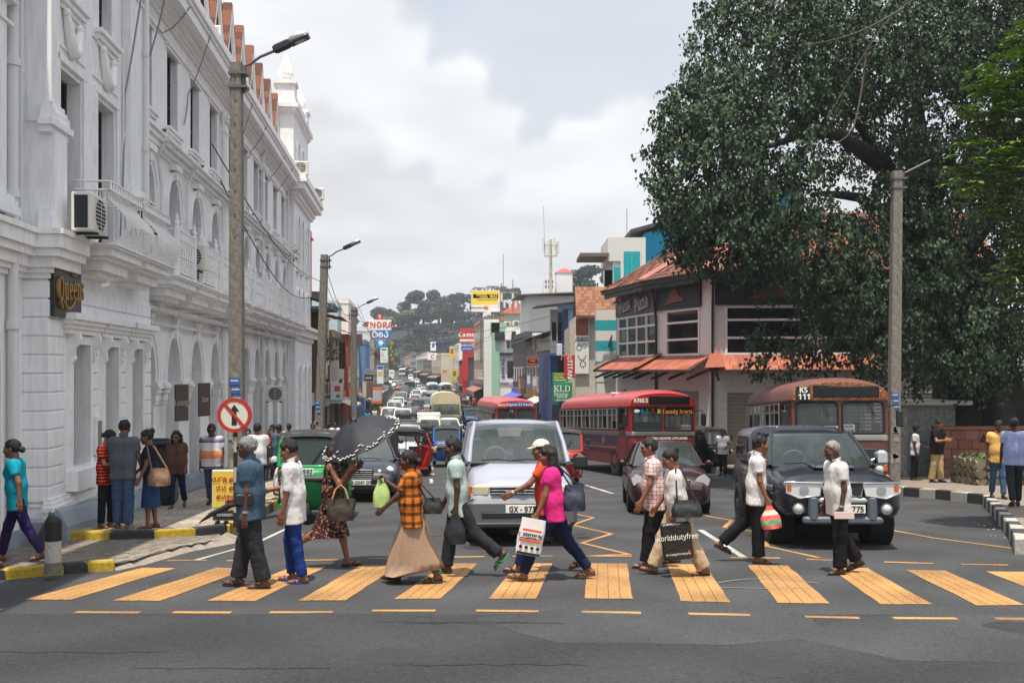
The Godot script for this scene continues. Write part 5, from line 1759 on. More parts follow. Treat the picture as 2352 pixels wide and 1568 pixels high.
		for j in rows:
			var u:=j/float(rows)
			var inset:=u*3.2
			for k in int((L+0.5-(inset*0.9 if f<2 else 0.0))/0.24):
				var mb: MB=tb[0 if rng.randf()<0.45 else (1 if rng.randf()<0.5 else 2)]
				var px:=-0.2+k*0.24+(inset*0.45 if f<2 else 0.0)+rng.randf_range(-0.015,0.015)
				mb.obox(Vector3(px+0.11,5.78+u*2.9,0.68-u*4.6),Vector3(0.2,0.07,0.36),Basis(Vector3.RIGHT,0.5)*Basis(Vector3(0,0,1),rng.randf_range(-0.12,0.12)))
		for q in 3:
			part(r,"roof_tiles",tb[q],tls[q],true)
		m=MB.new(); m.xf=xf
		m.quad(Vector3(-0.2,5.7,0.7),Vector3(L+0.2,5.7,0.7),Vector3(L+0.2-(2.0 if f<2 else 0.0),8.7,-3.9),Vector3(-0.2+(1.2 if f<2 else 0.0),8.7,-3.9))
		part(r,"roof_deck",m,mk("roof_deck","6a4632",0.9))
		if f>0:
			m=MB.new(); m.xf=xf
			m.quad(Vector3(-0.55,5.84,0.75),Vector3(0.2,5.8,0.75),Vector3(2.0,8.75,-3.8),Vector3(1.4,8.85,-3.8))
			part(r,"pink_hip",m,pink)
			m=MB.new(); m.xf=xf
			m.cyl(Vector3(0.0,5.6,0.3),Vector3(0.0,4.0,0.1),0.055,8); m.cyl(Vector3(0.0,4.2,0.1),Vector3(0.0,-2,0.1),0.055,8)
			part(r,"drain_pipe",m,black)
		var nk:=int(L/0.3)
		for j in 4:
			for k in mini(nk,40):
				m=MB.new()
				m.obox(Vector3.ZERO,Vector3(0.28,0.035,0.36),Basis(Vector3.RIGHT,0.47))
				var o:=part(r,"awning_tile",m,awn[rng.randi() % 3])
				o.transform=xf*Transform3D(Basis(Vector3.UP,rng.randf_range(-0.02,0.02)),Vector3(0.15+k*0.3+(0.0 if j % 2 else 0.06),1.9+j*0.145,1.0-j*0.29))
		m=MB.new(); m.xf=xf
		m.quad(Vector3(-0.3,1.8,1.2),Vector3(L+0.3,1.8,1.2),Vector3(L,2.42,0.0),Vector3(0,2.42,0.0))
		m.box(Vector3(-0.2,1.72,1.1),Vector3(L+0.2,1.8,1.2))
		part(r,"awning_deck",m,mk("awning_under","3a2a22",0.9))
		m=MB.new(); m.xf=xf
		m.quad(Vector3(-0.45,1.9,1.28),Vector3(0.35,1.93,1.22),Vector3(0.35,2.55,0.0),Vector3(-0.05,2.55,0.0))
		part(r,"awning_hip",m,awn[2])
		m=MB.new(); m.xf=xf
		for k in int(L/1.4)+1:
			m.obox(Vector3(k*1.4+0.1,1.65,0.6),Vector3(0.08,0.1,1.25),Basis(Vector3.RIGHT,0.35))
		part(r,"awning_brackets",m,black,true)
		m=MB.new(); m.xf=xf
		if f==0:
			for k in 3:
				arch_panel(m,0.3+k*1.75,0.3+(k+1)*1.75,-2.6,1.65,0.3+(k+0.5)*1.75,1.25,0.0,0.9,-0.3,0)
			m.box(Vector3(0,-2.6,-0.3),Vector3(0.3,1.65,0))
			part(r,"lower_wall",m,white)
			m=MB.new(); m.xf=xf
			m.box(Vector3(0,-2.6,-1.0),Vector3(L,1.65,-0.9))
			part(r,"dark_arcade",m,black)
		else:
			var ops:=[[0.6,L-1.0]] if f==1 else [[0.6,3.2],[4.0,6.8],[7.6,10.4]]
			var xx:=0.0
			m.box(Vector3(0,0.95,-0.3),Vector3(L,1.65,0.02))
			for c in ops:
				m.box(Vector3(xx,-2.6,-0.3),Vector3(c[0],0.95,0))
				xx=c[1]
			m.box(Vector3(xx,-2.6,-0.3),Vector3(L,0.95,0))
			part(r,"lower_wall",m,white)
			for c in ops:
				for k in 24:
					m=MB.new(); m.xf=xf
					m.obox(Vector3((c[0]+c[1])/2,-2.5+k*0.145,-0.16),Vector3(c[1]-c[0],0.125,0.05),Basis(Vector3.RIGHT,-0.15))
					part(r,"shutter_slat",m,shut)
	var xa:=seg_xf(P[0],P[1])
	var pale:=mk("letter_pale","8f8b84",0.5)
	var k2:=0
	for s in [["Pizza",1.3,0.42],["Pizza",3.6,0.48]]:
		inst(r,"lettering",letters(s[0],s[2],true,false,0.08),pale,xa*Transform3D(Basis(Vector3(0,0,1),0.1).scaled(Vector3(1.15,1.3,1)),Vector3(s[1]+0.35,4.86,0.16)))
	inst(r,"lettering",letters("Pizza",0.62,true,false,0.08),mk("letter_white","c9c9c6",0.5),seg_xf(P[2],P[3])*Transform3D(Basis(Vector3(0,0,1),0.06),Vector3(4.4,4.95,0.18)))
	var m:=MB.new()
	for f in 3:
		m.flat(Vector3(P[f].x,5.66,-P[f].y),Vector3(P[f+1].x,5.66,-P[f+1].y),Vector3(16,5.66,-50))
		m.flat(Vector3(P[f].x,-2.6,-P[f].y),Vector3(P[f+1].x,-2.6,-P[f+1].y),Vector3(16,-2.6,-50))
	m.box(Vector3(7.5,-2.6,-50),Vector3(19,5.6,-49.8))
	part(r,"floor_slab",m,white)
	var lp:=thing("wall_lamp","small round-shaded lamp under the restaurant's left eave","lamp",Vector3(5.1,5.0,-48.9),0)
	m=MB.new()
	m.lathe([Vector2(0.26,0),Vector2(0.24,0.08),Vector2(0.1,0.16),Vector2(0.03,0.2)],12)
	part(lp,"shade",m,mk("lamp_shade","c9c9c4",0.4))
	m=MB.new()
	m.tube([Vector3(0,0.18,0),Vector3(0.1,0.34,0),Vector3(0.3,0.5,-0.2)],0.02,5)
	part(lp,"arm",m,black)
func leaf_mesh(w:float,l:float,heart: bool)->ArrayMesh:
	var m:=MB.new()
	var o:=[Vector2(0,0),Vector2(0.32,0.12) if heart else Vector2(0.2,-0.2),Vector2(0.5,-0.18) if heart else Vector2(0.5,-0.5),Vector2(0.28,-0.62) if heart else Vector2(0.32,-0.8),Vector2(0,-1)]
	for s in [-1,1]:
		for i in 4:
			var a:=Vector3(o[i].x*s*w,o[i].y*l,absf(o[i].x)*w*0.25)
			var b:=Vector3(o[i+1].x*s*w,o[i+1].y*l,absf(o[i+1].x)*w*0.25)
			var c:=Vector3(0,-0.4*l,-0.02*l)
			m.flat(c,a,b)
	return m.mesh()
func leafy(root: Node3D,mesh: Mesh,mt: Material,xfs:Array,cols:Array)->void:
	var mm:=MultiMesh.new()
	mm.transform_format=MultiMesh.TRANSFORM_3D
	mm.use_colors=true
	mm.mesh=mesh
	mm.instance_count=xfs.size()
	for i in xfs.size():
		mm.set_instance_transform(i,xfs[i])
		mm.set_instance_color(i,cols[i])
	var o:=MultiMeshInstance3D.new()
	o.name="crown"
	o.multimesh=mm
	o.material_override=mt
	root.add_child(o,true)
	o.set_meta("kind","stuff")
func rdir()->Vector3:
	var z:=rng.randf_range(-1,1)
	var a:=rng.randf()*TAU
	return Vector3(sqrt(1-z*z)*cos(a),z,sqrt(1-z*z)*sin(a))
func limb(root: Node3D,pts:Array,r0:float,r1:float,mt: Material,called:="limb")->void:
	var m:=MB.new()
	var q:=[]
	var rad:=[]
	for i in pts.size()-1:
		for j in 4:
			var f:=j/4.0
			var p0:Vector3=pts[maxi(i-1,0)]
			var p3:Vector3=pts[mini(i+2,pts.size()-1)]
			q.append(pts[i].cubic_interpolate(pts[i+1],p0,p3,f)+rdir()*r0*0.15)
	q.append(pts[-1])
	for i in q.size():
		rad.append(lerpf(r0,r1,float(i)/(q.size()-1)))
	m.tube(q,rad,7)
	part(root,called,m,mt)
func trees()->void:
	var bark:=mk("bark_dark","2e2823",0.9,{"tex": tx.blotch,"scale":Vector3(2.2,0.5,2.2),"bump": tx.b_soft,"depth": 1.0})
	var twig:=mk("twig_grey","4c443c",0.9)
	var leafm:=mk("leaf_dark","ffffff",0.5,{"vc": true,"light": Color(0.16,0.2,0.08),"spec": 0.3})
	leafm.cull_mode=BaseMaterial3D.CULL_DISABLED
	var g:=gy(33.0)+0.2
	var t:=thing("bo_tree","huge dark heart-leaved tree spreading over the buses from behind the low wall","tree",Vector3(15.8,g,-33.2),0)
	var o:=t.position
	var m:=MB.new()
	var rings:=[]
	for i in 12:
		var f:=i/11.0
		var ring:=PackedVector3Array()
		for j in 36:
			var a:=TAU*j/36
			var flute:=1.0+0.14*sin(a*7+f*2)+0.08*sin(a*13-f*3)
			var rr:=(lerpf(2.1,1.25,minf(1,f*2.5)) if f<0.4 else lerpf(1.25,0.8,(f-0.4)/0.6))*flute
			ring.append(Vector3(cos(a)*rr-f*f*1.5,f*7.0,-sin(a)*rr))
		rings.append(ring)
	m.loft(rings)
	part(t,"trunk",m,bark)
	for q in [[[15.0,4.2,33.2],[13.2,6.2,32],[11.6,8.2,31],[9.6,10.4,30]],[[14.6,5.5,33],[12.3,6.3,31.5],[10.6,7.1,30.5],[8.9,7.0,29.5]],[[14.4,4.0,33],[12.4,5.3,31],[10.2,6.0,30],[7.6,6.3,29]],[[14.6,3.4,33],[12.6,4.4,31.2],[10.4,4.7,30],[8.4,4.5,29.3]],[[14.4,5.5,33],[13.6,8.5,32.5],[12.9,11,32],[12.5,14,31.5]],[[15,5.5,33.2],[16.4,8,32.5],[17.5,11,32]],[[11.6,8.2,31],[10.6,8.6,30.4],[9.2,8.9,29.6],[7.4,8.3,29]],[[15,1.8,33],[13.4,2.1,31.5],[11.6,2.4,30.2]]]:
		var pts:=[]
		for p in q:
			pts.append(Vector3(p[0],p[1],-p[2])-o)
		limb(t,pts,0.34,0.06,bark)
	for q in [[[12.5,14.5,27],[11.6,12.4,26.6],[9.9,11.0,26.4],[8.3,8.4,26.2]],[[10.4,11.4,26.4],[9.0,10.6,26],[7.6,10.2,25.8]],[[9.4,10.2,26.4],[9.0,8.2,26.2],[8.2,7.6,26]],[[16.5,12.6,26],[14.5,12.3,26],[12.9,11.7,26]]]:
		var pts:=[]
		for p in q:
			pts.append(Vector3(p[0],p[1],-p[2])-o)
		limb(t,pts,0.035,0.01,twig,"bare_branch")
	var lobes:=[[6.9,8.0,29.0,2.7,2.3,2.6,1.0],[5.6,7.4,28.6,1.5,1.6,1.6,0.5],[6.0,9.2,29,1.4,1.3,1.4,0.4],[8.3,11.4,30,2.6,2.2,2.6,0.9],[7.9,13.2,30,1.9,1.6,2,0.4],[11.6,13.0,30,3.6,2.6,3.4,1.0],[11.2,10.9,29.5,2.6,1.3,2.2,0.6],[6.4,5.9,28.6,1.7,1.2,1.6,0.45],[8.5,5.4,28.6,1.6,0.8,1.6,0.35],[9.9,4.2,29.4,1.2,0.8,1.3,0.25],[10.6,3.2,30.2,1.8,1.7,1.7,0.6],[11.5,5.2,30.2,2.1,1.5,1.8,0.6],[13.1,3.3,30.6,2.0,1.9,2.0,0.7],[14.6,9.6,31,3.3,3.4,3.2,1.2],[12.9,7.4,30.4,1.7,1.6,1.6,0.55],[17.4,6.2,31.5,2.6,3.8,2.6,1.0],[7.75,2.3,29.4,0.7,0.65,0.6,0.08],[7.3,4.9,28.9,0.9,0.8,0.9,0.15],[9.6,7.9,31.2,1.3,0.7,1.2,0.2],[14.6,2.4,31.6,1.6,1.3,1.0,0.35],[17.0,13,31,3,3,3,0.7],[5.2,5.9,28.8,0.8,1.0,0.8,0.15],[14.6,13.6,30.5,2.4,2.0,2.4,0.8],[18.2,9.6,31.5,2.4,3.0,2.4,0.8],[16.2,4.4,31.8,1.5,1.6,1.4,0.4],[8.6,11.0,33,3.0,3.4,1.4,0.9],[13.2,11.6,34,4.2,3.6,1.6,1.1],[15.6,7.6,34.5,2.6,3.0,1.4,0.7]]
	var xfs:=[]
	var cols:=[]
	var twigs:=MB.new()
	for L in lobes:
		for c in int(L[6]*400):
			var d:=rdir()
			var rr:=pow(rng.randf(),0.33)
			if rng.randf()<0.55: rr=lerpf(0.85,1.08,rng.randf())
			var wob:=1.0+0.22*noise.get_noise_3d(d.x*2.2+L[0],d.y*2.2,d.z*2.2)
			var p:=Vector3(L[0],L[1],-L[2])+d*Vector3(L[3],L[4],L[5])*rr*wob
			if Vector2(p.x-10.1,p.y-7.75).length()<0.75 or Vector2(p.x-9.75,p.y-8.6).length()<0.55 or Vector2(p.x-11.3,p.y-8.0).length()<0.35:
				continue
			var tone:=rng.randf_range(0.7,1.3)
			var tip:=p+d*0.35+Vector3(0,-0.12,0)
			if rng.randf()<0.25:
				twigs.tube([p-d*0.5-o,p-o,tip-o],0.008,3,false)
			for k in rng.randi_range(16,27):
				var q:=p.lerp(tip,rng.randf())+rdir()*0.26*pow(rng.randf(),0.6)
				var out:=(d*0.7+rdir()*0.9+Vector3(0,0.55,0.1)).normalized()
				var down:=(Vector3.DOWN*1.1+rdir()*0.65+out*0.2).normalized()
				var y:=-down
				var x:=y.cross(out).normalized()
				var sc:=rng.randf_range(0.75,1.2)
				xfs.append(Transform3D(Basis(x,y,x.cross(y)).scaled(Vector3.ONE*sc),q-o))
				var v:=tone*rng.randf_range(0.85,1.15)
				cols.append(Color(0.036*v,0.066*v,0.032*v))
	leafy(t,leaf_mesh(0.096,0.115,true),leafm,xfs,cols)
	part(t,"twigs",twigs,twig,true)
	t=thing("whorl_leaved_tree","bright green tree with whorled leaves reaching in from beyond the right edge","tree",Vector3(12.5,gy(17)+0.2,-17.0),0)
	o=t.position
	m=MB.new()
	m.tube([Vector3(0,-0.2,0),Vector3(0.05,2,0),Vector3(-0.1,4,0),Vector3(-0.4,7,0.2)],[0.3,0.24,0.2,0.12],9)
	part(t,"trunk",m,bark)
	for q in [[[12.4,3.4,17],[10.8,5.4,17],[9.6,6.2,17],[8.4,6.6,17]],[[12.3,2.6,17],[10.6,4.4,17],[9.0,5.0,17],[8.1,5.3,17]],[[12.2,1.6,17],[10.4,3.4,17],[9.2,4.0,16.8]],[[12.2,4.6,17],[10.6,6.8,17],[9.4,7.6,17]]]:
		var pts:=[]
		for p in q:
			pts.append(Vector3(p[0],p[1],-p[2])-o)
		limb(t,pts,0.05,0.012,twig)
	xfs=[]
	cols=[]
	twigs=MB.new()
	for L in [[8.9,6.5,17,1.25,0.9,1.0,1.0],[8.5,5.2,17,1.1,0.85,0.9,0.8],[9.3,7.5,17,0.8,0.6,0.9,0.5],[9.2,4.1,16.8,0.9,0.8,0.9,0.6],[8.7,3.4,16.9,0.55,0.5,0.6,0.25],[9.6,2.9,16.9,0.7,0.8,0.7,0.5],[10.4,5.5,17,1.3,2.2,1.2,1.2]]:
		for c in int(L[6]*380):
			var d:=rdir()
			var p:=Vector3(L[0],L[1],-L[2])+d*Vector3(L[3],L[4],L[5])*pow(rng.randf(),0.4)
			var tone:=rng.randf_range(0.75,1.25)
			if rng.randf()<0.5:
				twigs.tube([p+Vector3(0.35,-0.1,0)+rdir()*0.12-o,p-o],0.006,3,false)
			for k in 6:
				var a:=TAU*k/6+rng.randf()*0.5
				var dirn:=Vector3(cos(a),rng.randf_range(-0.55,-0.1),sin(a)).normalized()
				var out:=(Vector3.UP+rdir()*0.35).normalized()
				var y:=-dirn
				var x:=y.cross(out).normalized()
				xfs.append(Transform3D(Basis(x,y,x.cross(y)).scaled(Vector3.ONE*rng.randf_range(0.8,1.2)),p+dirn*0.01-o))
				var v:=tone*rng.randf_range(0.85,1.15)
				cols.append(Color(0.1*v,0.17*v,0.024*v))
	leafy(t,leaf_mesh(0.075,0.15,false),mk("leaf_bright","ffffff",0.4,{"vc": true,"light": Color(0.5,0.6,0.12)}),xfs,cols)
	part(t,"twigs",twigs,twig,true)
func hills()->void:
	var earth:=mk("hill_earth","1a2216",0.95)
	for q in [["hill","wooded hill rising beyond the end of the street",-25.0,470.0,95.0,34.0,60.0],["hill","lower hill at the left end of the street",-75.0,560.0,60.0,27.0,50.0],["hill","hill behind the right-hand roofs",24.0,330.0,40.0,30.0,50.0]]:
		var m:=MB.new()
		var rings:=[]
		for i in 8:
			var f:=i/7.0
			var ring:=PackedVector3Array()
			for j in 24:
				var a:=TAU*j/24
				var rr:=cos(f*PI/2)*(1.0+0.12*sin(a*3+q[2]))
				ring.append(Vector3(q[2]+cos(a)*q[4]*maxf(rr,0.001),sin(f*PI/2)*q[5]*0.8-3.0,-q[3]-sin(a)*q[6]*rr))
			rings.append(ring)
		m.loft(rings,true,false,false)
		tag(part(self,"hill",m,earth),q[1],"","","structure")
	var lm:=mk("leaf_far","ffffff",0.6,{"vc": true,"light": Color(0.2,0.25,0.1)})
	var bark:=mk("bark_dark","2e2823",0.9)
	var quadm:=MB.new()
	quadm.flat(Vector3(-0.5,-0.4,0),Vector3(0.5,-0.4,0.1),Vector3(0.1,0.5,0))
	quadm.flat(Vector3(-0.5,0.1,-0.1),Vector3(0.3,-0.5,0),Vector3(0.5,0.35,0.1))
	var qm:=quadm.mesh()
	var protos:=[]
	for kind in 3:
		var t:=thing("far_tree","","tree",Vector3.ZERO,0,"trees on the far hills")
		var m:=MB.new()
		m.tube([Vector3(0,-6,0),Vector3(0,2,0),Vector3(0.4,6,0)],[0.6,0.45,0.2],6)
		part(t,"trunk",m,bark)
		var xfs:=[]
		var cols:=[]
		var blobs:=[]
		for k in [7,5,9][kind]:
			blobs.append([Vector3(rng.randf_range(-4,4),rng.randf_range(4,9.5)+(2.5 if kind==1 else 0.0),rng.randf_range(-3,3)),rng.randf_range(1.8,3.2)])
		for q in blobs:
			for k in 330:
				var d:=rdir()
				var p:Vector3=q[0]+d*q[1]*pow(rng.randf(),0.25)*Vector3(1,0.75,1)
				xfs.append(Transform3D(Basis.from_euler(Vector3(rng.randf()*6,rng.randf()*6,rng.randf()*6)).scaled(Vector3.ONE*rng.randf_range(0.5,0.9)),p))
				var v:=rng.randf_range(0.7,1.3)
				cols.append([Color(0.03*v,0.06*v,0.024*v),Color(0.024*v,0.052*v,0.02*v),Color(0.05*v,0.07*v,0.024*v)][kind])
		leafy(t,qm,lm,xfs,cols)
		protos.append(t)
	var pt:=thing("palm_tree","palm standing on the crest of the far hill","tree",Vector3(-9,29.0,-440),0)
	var pm:=MB.new()
	pm.tube([Vector3(0,-4,0),Vector3(0.3,5,0),Vector3(0.2,9,0)],[0.35,0.25,0.2],6)
	part(pt,"trunk",pm,bark)
	pm=MB.new()
	for k in 13:
		var a:=TAU*k/13+rng.randf()*0.3
		var pts:=[]
		for j in 7:
			var f:=j/6.0
			pts.append(Vector3(0.2+cos(a)*f*4.0,9+1.6*sin(f*2.6)-2.0*f*f,sin(a)*f*4.0))
		for j in 6:
			var e:Vector3=(pts[j+1]-pts[j]).normalized()
			var s:=e.cross(Vector3.UP).normalized()*(0.75*sin((j+0.8)/7.0*PI))
			pm.flat(pts[j],pts[j]+s+Vector3(0,-0.5,0),pts[j+1])
			pm.flat(pts[j],pts[j]-s+Vector3(0,-0.5,0),pts[j+1])
	part(pt,"frond",pm,mk("palm_green","3c4d2a",0.6),true)
	for q in [[-14.5,28.0,-436],[-44.0,17,-420],[-52,14.0,-415]]:
		copy(pt,"palm below the crest of the far hill" if q[0]>-20 else ("palm half-way down the far hill" if q[0]>-50 else "palm low on the left flank of the far hill"),Vector3(q[0],q[1],q[2]),q[0])
	var n:=0
	var spots:=[]
	for i in 11:
		spots.append([-66.0+i*6.5,8.0+21.0*sin(clampf((i+2)/8.0,0,1)*PI/2),455.0+rng.randf_range(-10,10),1.15])
	for i in 12:
		spots.append([-64.0+i*5.6,13.0+12.0*sin(i*0.3),440.0+rng.randf_range(-8,8),1.1])
	for i in 12:
		spots.append([-63.0+i*5.5,6.0+1.4*i,425.0+rng.randf_range(-8,8),1.0])
	for i in 13:
		spots.append([-62.0+i*4.6,1.0+1.0*i,405.0,0.95])
	for i in 7:
		spots.append([-96.0+i*6.5,19.0+2.0*sin(i*1.9),545.0,1.1])
	for i in 8:
		spots.append([-96.0+i*6.0,11.0,520.0,1.1])
	for i in 9:
		spots.append([9.0+i*4.2,19.5+9.0*sin(clampf(i/5.0,0,1)*PI/2),300.0+rng.randf_range(-6,6),0.85])
	for i in 6:
		spots.append([13.0+i*4.5,17.0+1.2*i,288.0,0.8])
	for i in 4:
		spots.append([15.2+i*3.4,16.5+0.7*i,108.0,0.42])
	for s in spots:
		var lab:="dark tree on the far wooded hill"
		if s[2]>500: lab="hazy tree on the farther left hill"
		elif s[2]<150: lab="tree rising behind the bright blue wall"
		elif s[2]<350: lab="tree on the hill behind the right-hand roofs"
		var r: Node3D=protos[n % 3] if n<3 else copy(protos[n % 3],lab,Vector3.ZERO,0.0)
		r.set_meta("label",lab)
		r.set_meta("group",lab.replace("tree","trees"))
		r.position=Vector3(s[0],s[1]-5.0,-s[2])
		r.rotation.y=n*1.3
		r.scale=Vector3.ONE*s[3]*rng.randf_range(0.85,1.15)
		n+=1
	var hw:=mk("far_white","d9dad8",0.8)
	var h:=thing("hill_house","white hill house with a red hipped roof","building",Vector3(15.2,27.0,-290),0)
	var m:=MB.new()
	m.box(Vector3(-2.3,-6,-3),Vector3(2.3,3.0,2))
	part(h,"wall",m,hw)
	m=MB.new()
	m.loft([_sq(2.7,3.0,-0.5),_sq(0.6,4.4,-0.5)],true,true,true,false)
	part(h,"roof",m,mk("far_red","9c4a40",0.8))
	h=thing("hill_block","white hillside block with rows of windows","building",Vector3(10.6,26.0,-285),0)
	m=MB.new()
	m.box(Vector3(-1.7,-8,-3),Vector3(1.7,1.6,2))
	part(h,"wall",m,hw)
	for j in 2:
		for k in 3:
			m=MB.new()
			m.box(Vector3(-1.2+k*0.9,-0.9+j*1.4,1.95),Vector3(-0.7+k*0.9,0.0+j*1.4,2.03))
			part(h,"window",m,mk("win_dull","5d646b",0.3))
func paint(hex: String)->StandardMaterial3D:
	return mk("paint_"+hex,hex,0.4,{"coat": 0.6,"spec": 0.35})
func _carring(z:float,hw:float,y0:float,y1:float,crown:float)->PackedVector3Array:
	var r:=PackedVector3Array()
	var h:=y1-y0
	var half:=[[0.84,0.0],[0.95,0.1],[0.995,0.28],[1.0,0.5],[0.985,0.72],[0.95,0.88],[0.86,0.97],[0.55,1.0]]
	for q in half:
		r.append(Vector3(hw*q[0],y0+h*q[1]+(crown if q[0]<0.6 else 0.0),z))
	for i in range(half.size()-1,-1,-1):
		var q:Array=half[i]
		r.append(Vector3(-hw*q[0],y0+h*q[1]+(crown if q[0]<0.6 else 0.0),z))
	return r
func wheel(p: Node3D,x:float,z:float,r:float,w:float,rim:="8d9194",arch:=true)->void:
	var o:=Node3D.new()
	o.name="wheel"
	p.add_child(o,true)
	o.position=Vector3(x,r,z)
	var s:=signf(x) if x!=0.0 else 1.0
	var m:=MB.new()
	m.xf=Transform3D(Basis(Vector3(0,0,1),-PI/2*s),Vector3.ZERO)
	m.lathe([Vector2(r*0.62,-w/2),Vector2(r*0.93,-w/2),Vector2(r,-w/2+0.03),Vector2(r,w/2-0.03),Vector2(r*0.93,w/2),Vector2(r*0.64,w/2),Vector2(r*0.6,w/2-0.03)],20)
	part(o,"tyre",m,mk("tyre","222325",0.85))
	m=MB.new()
	m.xf=Transform3D(Basis(Vector3(0,0,1),-PI/2*s),Vector3.ZERO)
	m.lathe([Vector2(r*0.63,w/2-0.035),Vector2(r*0.5,w/2-0.05),Vector2(r*0.22,w/2-0.02),Vector2(r*0.2,w/2),Vector2(0.0,w/2)],16)
	for k in 6:
		var a:=TAU*k/6
		m.obox(Vector3(cos(a)*r*0.4,w/2-0.03,sin(a)*r*0.4),Vector3(r*0.42,0.02,r*0.14),Basis(Vector3.UP,-a))
	part(o,"rim",m,mk("rim_"+rim,rim,0.35,{"metal": 0.7}))
	if arch:
		m=MB.new()
		m.cyl(Vector3(-s*w*0.9,0.02,0),Vector3(s*(w/2-0.02),0.02,0),r*1.17,20)
		part(o,"wheel_arch",m,mk("arch_black","0f1011",0.9))
func plate(p: Node3D,at:Vector3,text: String,w:=0.5)->void:
	var m:=MB.new()
	m.rbox(at,Vector3(w,0.12,0.015),0.004)
	var o:=part(p,"number_plate",m,mk("plate_white","d9d9d2",0.5))
	inst(o,"lettering",letters(text,0.085,true,false,0.004),mk("plate_ink","191919",0.6),Transform3D(Basis().scaled(Vector3(0.9,1,1)),at+Vector3(0,0,0.011)))
func greenhouse(p: Node3D,color: Material,g: Dictionary)->void:
	var zf:float=g.zf
	var zr:float=g.zr
	var tf:float=g.tf
	var tr:float=g.tr
	var yb:float=g.yb
	var yt:float=g.yt
	var wb:float=g.wb
	var wt:float=g.wt
	var A:=Vector3(wb,yb,zf); var B:=Vector3(wt,yt,tf); var C:=Vector3(wt,yt,tr); var D:=Vector3(wb,yb,zr)
	var mir:=func(v:Vector3)->Vector3: return Vector3(-v.x,v.y,v.z)
	var m:=MB.new()
	var rr:=[]
	for q in [[tr-0.06,0.93,-0.05],[tr,1.0,0.0],[lerpf(tr,tf,0.3),1.0,0.03],[lerpf(tr,tf,0.75),1.0,0.03],[tf,0.99,0.0],[tf+0.07,0.95,-0.05]]:
		var ring:=PackedVector3Array()
		for k in 9:
			var f:=k/8.0*2.0-1.0
			ring.append(Vector3(-f*(wt+0.03)*q[1],yt+q[2]+0.035-0.06*f*f*absf(f),q[0]))
		for k in 9:
			var f:=1.0-k/8.0*2.0
			ring.append(Vector3(-f*(wt+0.02)*q[1],yt+q[2]-0.04-0.03*f*f,q[0]))
		rr.append(ring)
	m.loft(rr,true,true,true)
	part(p,"roof",m,color)
	m=MB.new()
	for s in [1,-1]:
		var sc:=Vector3(s,1,1)
		m.tube([A*sc,A.lerp(B,0.5)*sc+Vector3(0.012*s,0.01,0),B*sc],[0.045,0.036,0.036],6)
		m.tube([D*sc,C*sc],[0.06,0.05],6)
		for f in g.get("pillars",[0.5]):
			m.tube([A.lerp(D,f)*sc,B.lerp(C,f)*sc],[0.04,0.035],5)
		m.tube([B*sc,C*sc],0.035,6)
	part(p,"pillars",m,color)
	var gl:=mk("car_glass","3c4645",0.04,{"alpha": 0.5})
	var b1:Vector3=mir.call(B)
	m=MB.new()
	var rows:=[]
	for k in 5:
		var f:=k/4.0
		var ring:=PackedVector3Array()
		for j in 9:
			var u:=j/8.0*2.0-1.0
			ring.append(Vector3(u*lerpf(wb,wt,f),lerpf(yb,yt,f)+0.02*sin(f*PI),lerpf(zf,tf,f)+0.10*(1.0-u*u)))
		rows.append(ring)
	m.loft(rows,false,false,false)
	part(p,"windscreen",m,gl)
	m=MB.new()
	m.quad(mir.call(D),D,C,mir.call(C))
	part(p,"rear_window",m,gl)
	for s in [1,-1]:
		m=MB.new()
		var sc:=Vector3(s*0.99,1,1)
		m.quad(A*sc,D*sc,C*sc,B*sc)
		part(p,"side_window",m,gl)
	m=MB.new()
	for z in g.get("seats",[lerpf(zf,zr,0.42),lerpf(zf,zr,0.75)]):
		for s in [-1,1]:
			m.rbox(Vector3(s*wb*0.48,yb+0.08,z),Vector3(wb*0.62,0.5,0.14),0.04)
			m.rbox(Vector3(s*wb*0.48,yb+0.42,z-0.02),Vector3(0.24,0.18,0.1),0.04)
	part(p,"seat",m,mk("seat_grey","5c5d5c",0.9))
	m=MB.new()
	m.box(Vector3(-wb*0.96,yb-0.06,zr+0.1),Vector3(wb*0.96,yb+0.012,zf-0.05))
	part(p,"cabin_lining",m,mk("lining_dark","191a1b",0.9))
	m=MB.new()
	var pts:=[]
	for k in 15:
		var a:=TAU*k/14
		pts.append(Vector3(-wb*0.45+cos(a)*0.18,yb+0.1+sin(a)*0.15,zf-0.35+sin(a)*0.08))
	m.tube(pts,0.014,5,false)
	part(p,"steering_wheel",m,mk("wheel_grey","9a9c9a",0.5))
	m=MB.new()
	for q in [[-0.1,-0.75],[0.55,-0.12]]:
		m.tube([Vector3(wb*q[0],yb+0.03,zf+0.13),Vector3(wb*(q[0]+q[1])/2,yb+0.06,zf+0.11),Vector3(wb*q[1],yb+0.045,zf+0.06)],0.012,4)
	part(p,"wiper",m,mk("wiper_black","141516",0.6))
func mirrors(p: Node3D,x:float,y:float,z:float,mt: Material,s:=Vector3(0.2,0.15,0.09))->void:
	for q in [1,-1]:
		var m:=MB.new()
		m.rbox(Vector3(q*(x+s.x*0.5),y,z),s,0.045)
		m.cyl(Vector3(q*(x-0.06),y-0.05,z),Vector3(q*(x+0.05),y-0.02,z),0.025,5)
		part(p,"mirror",m,mt)
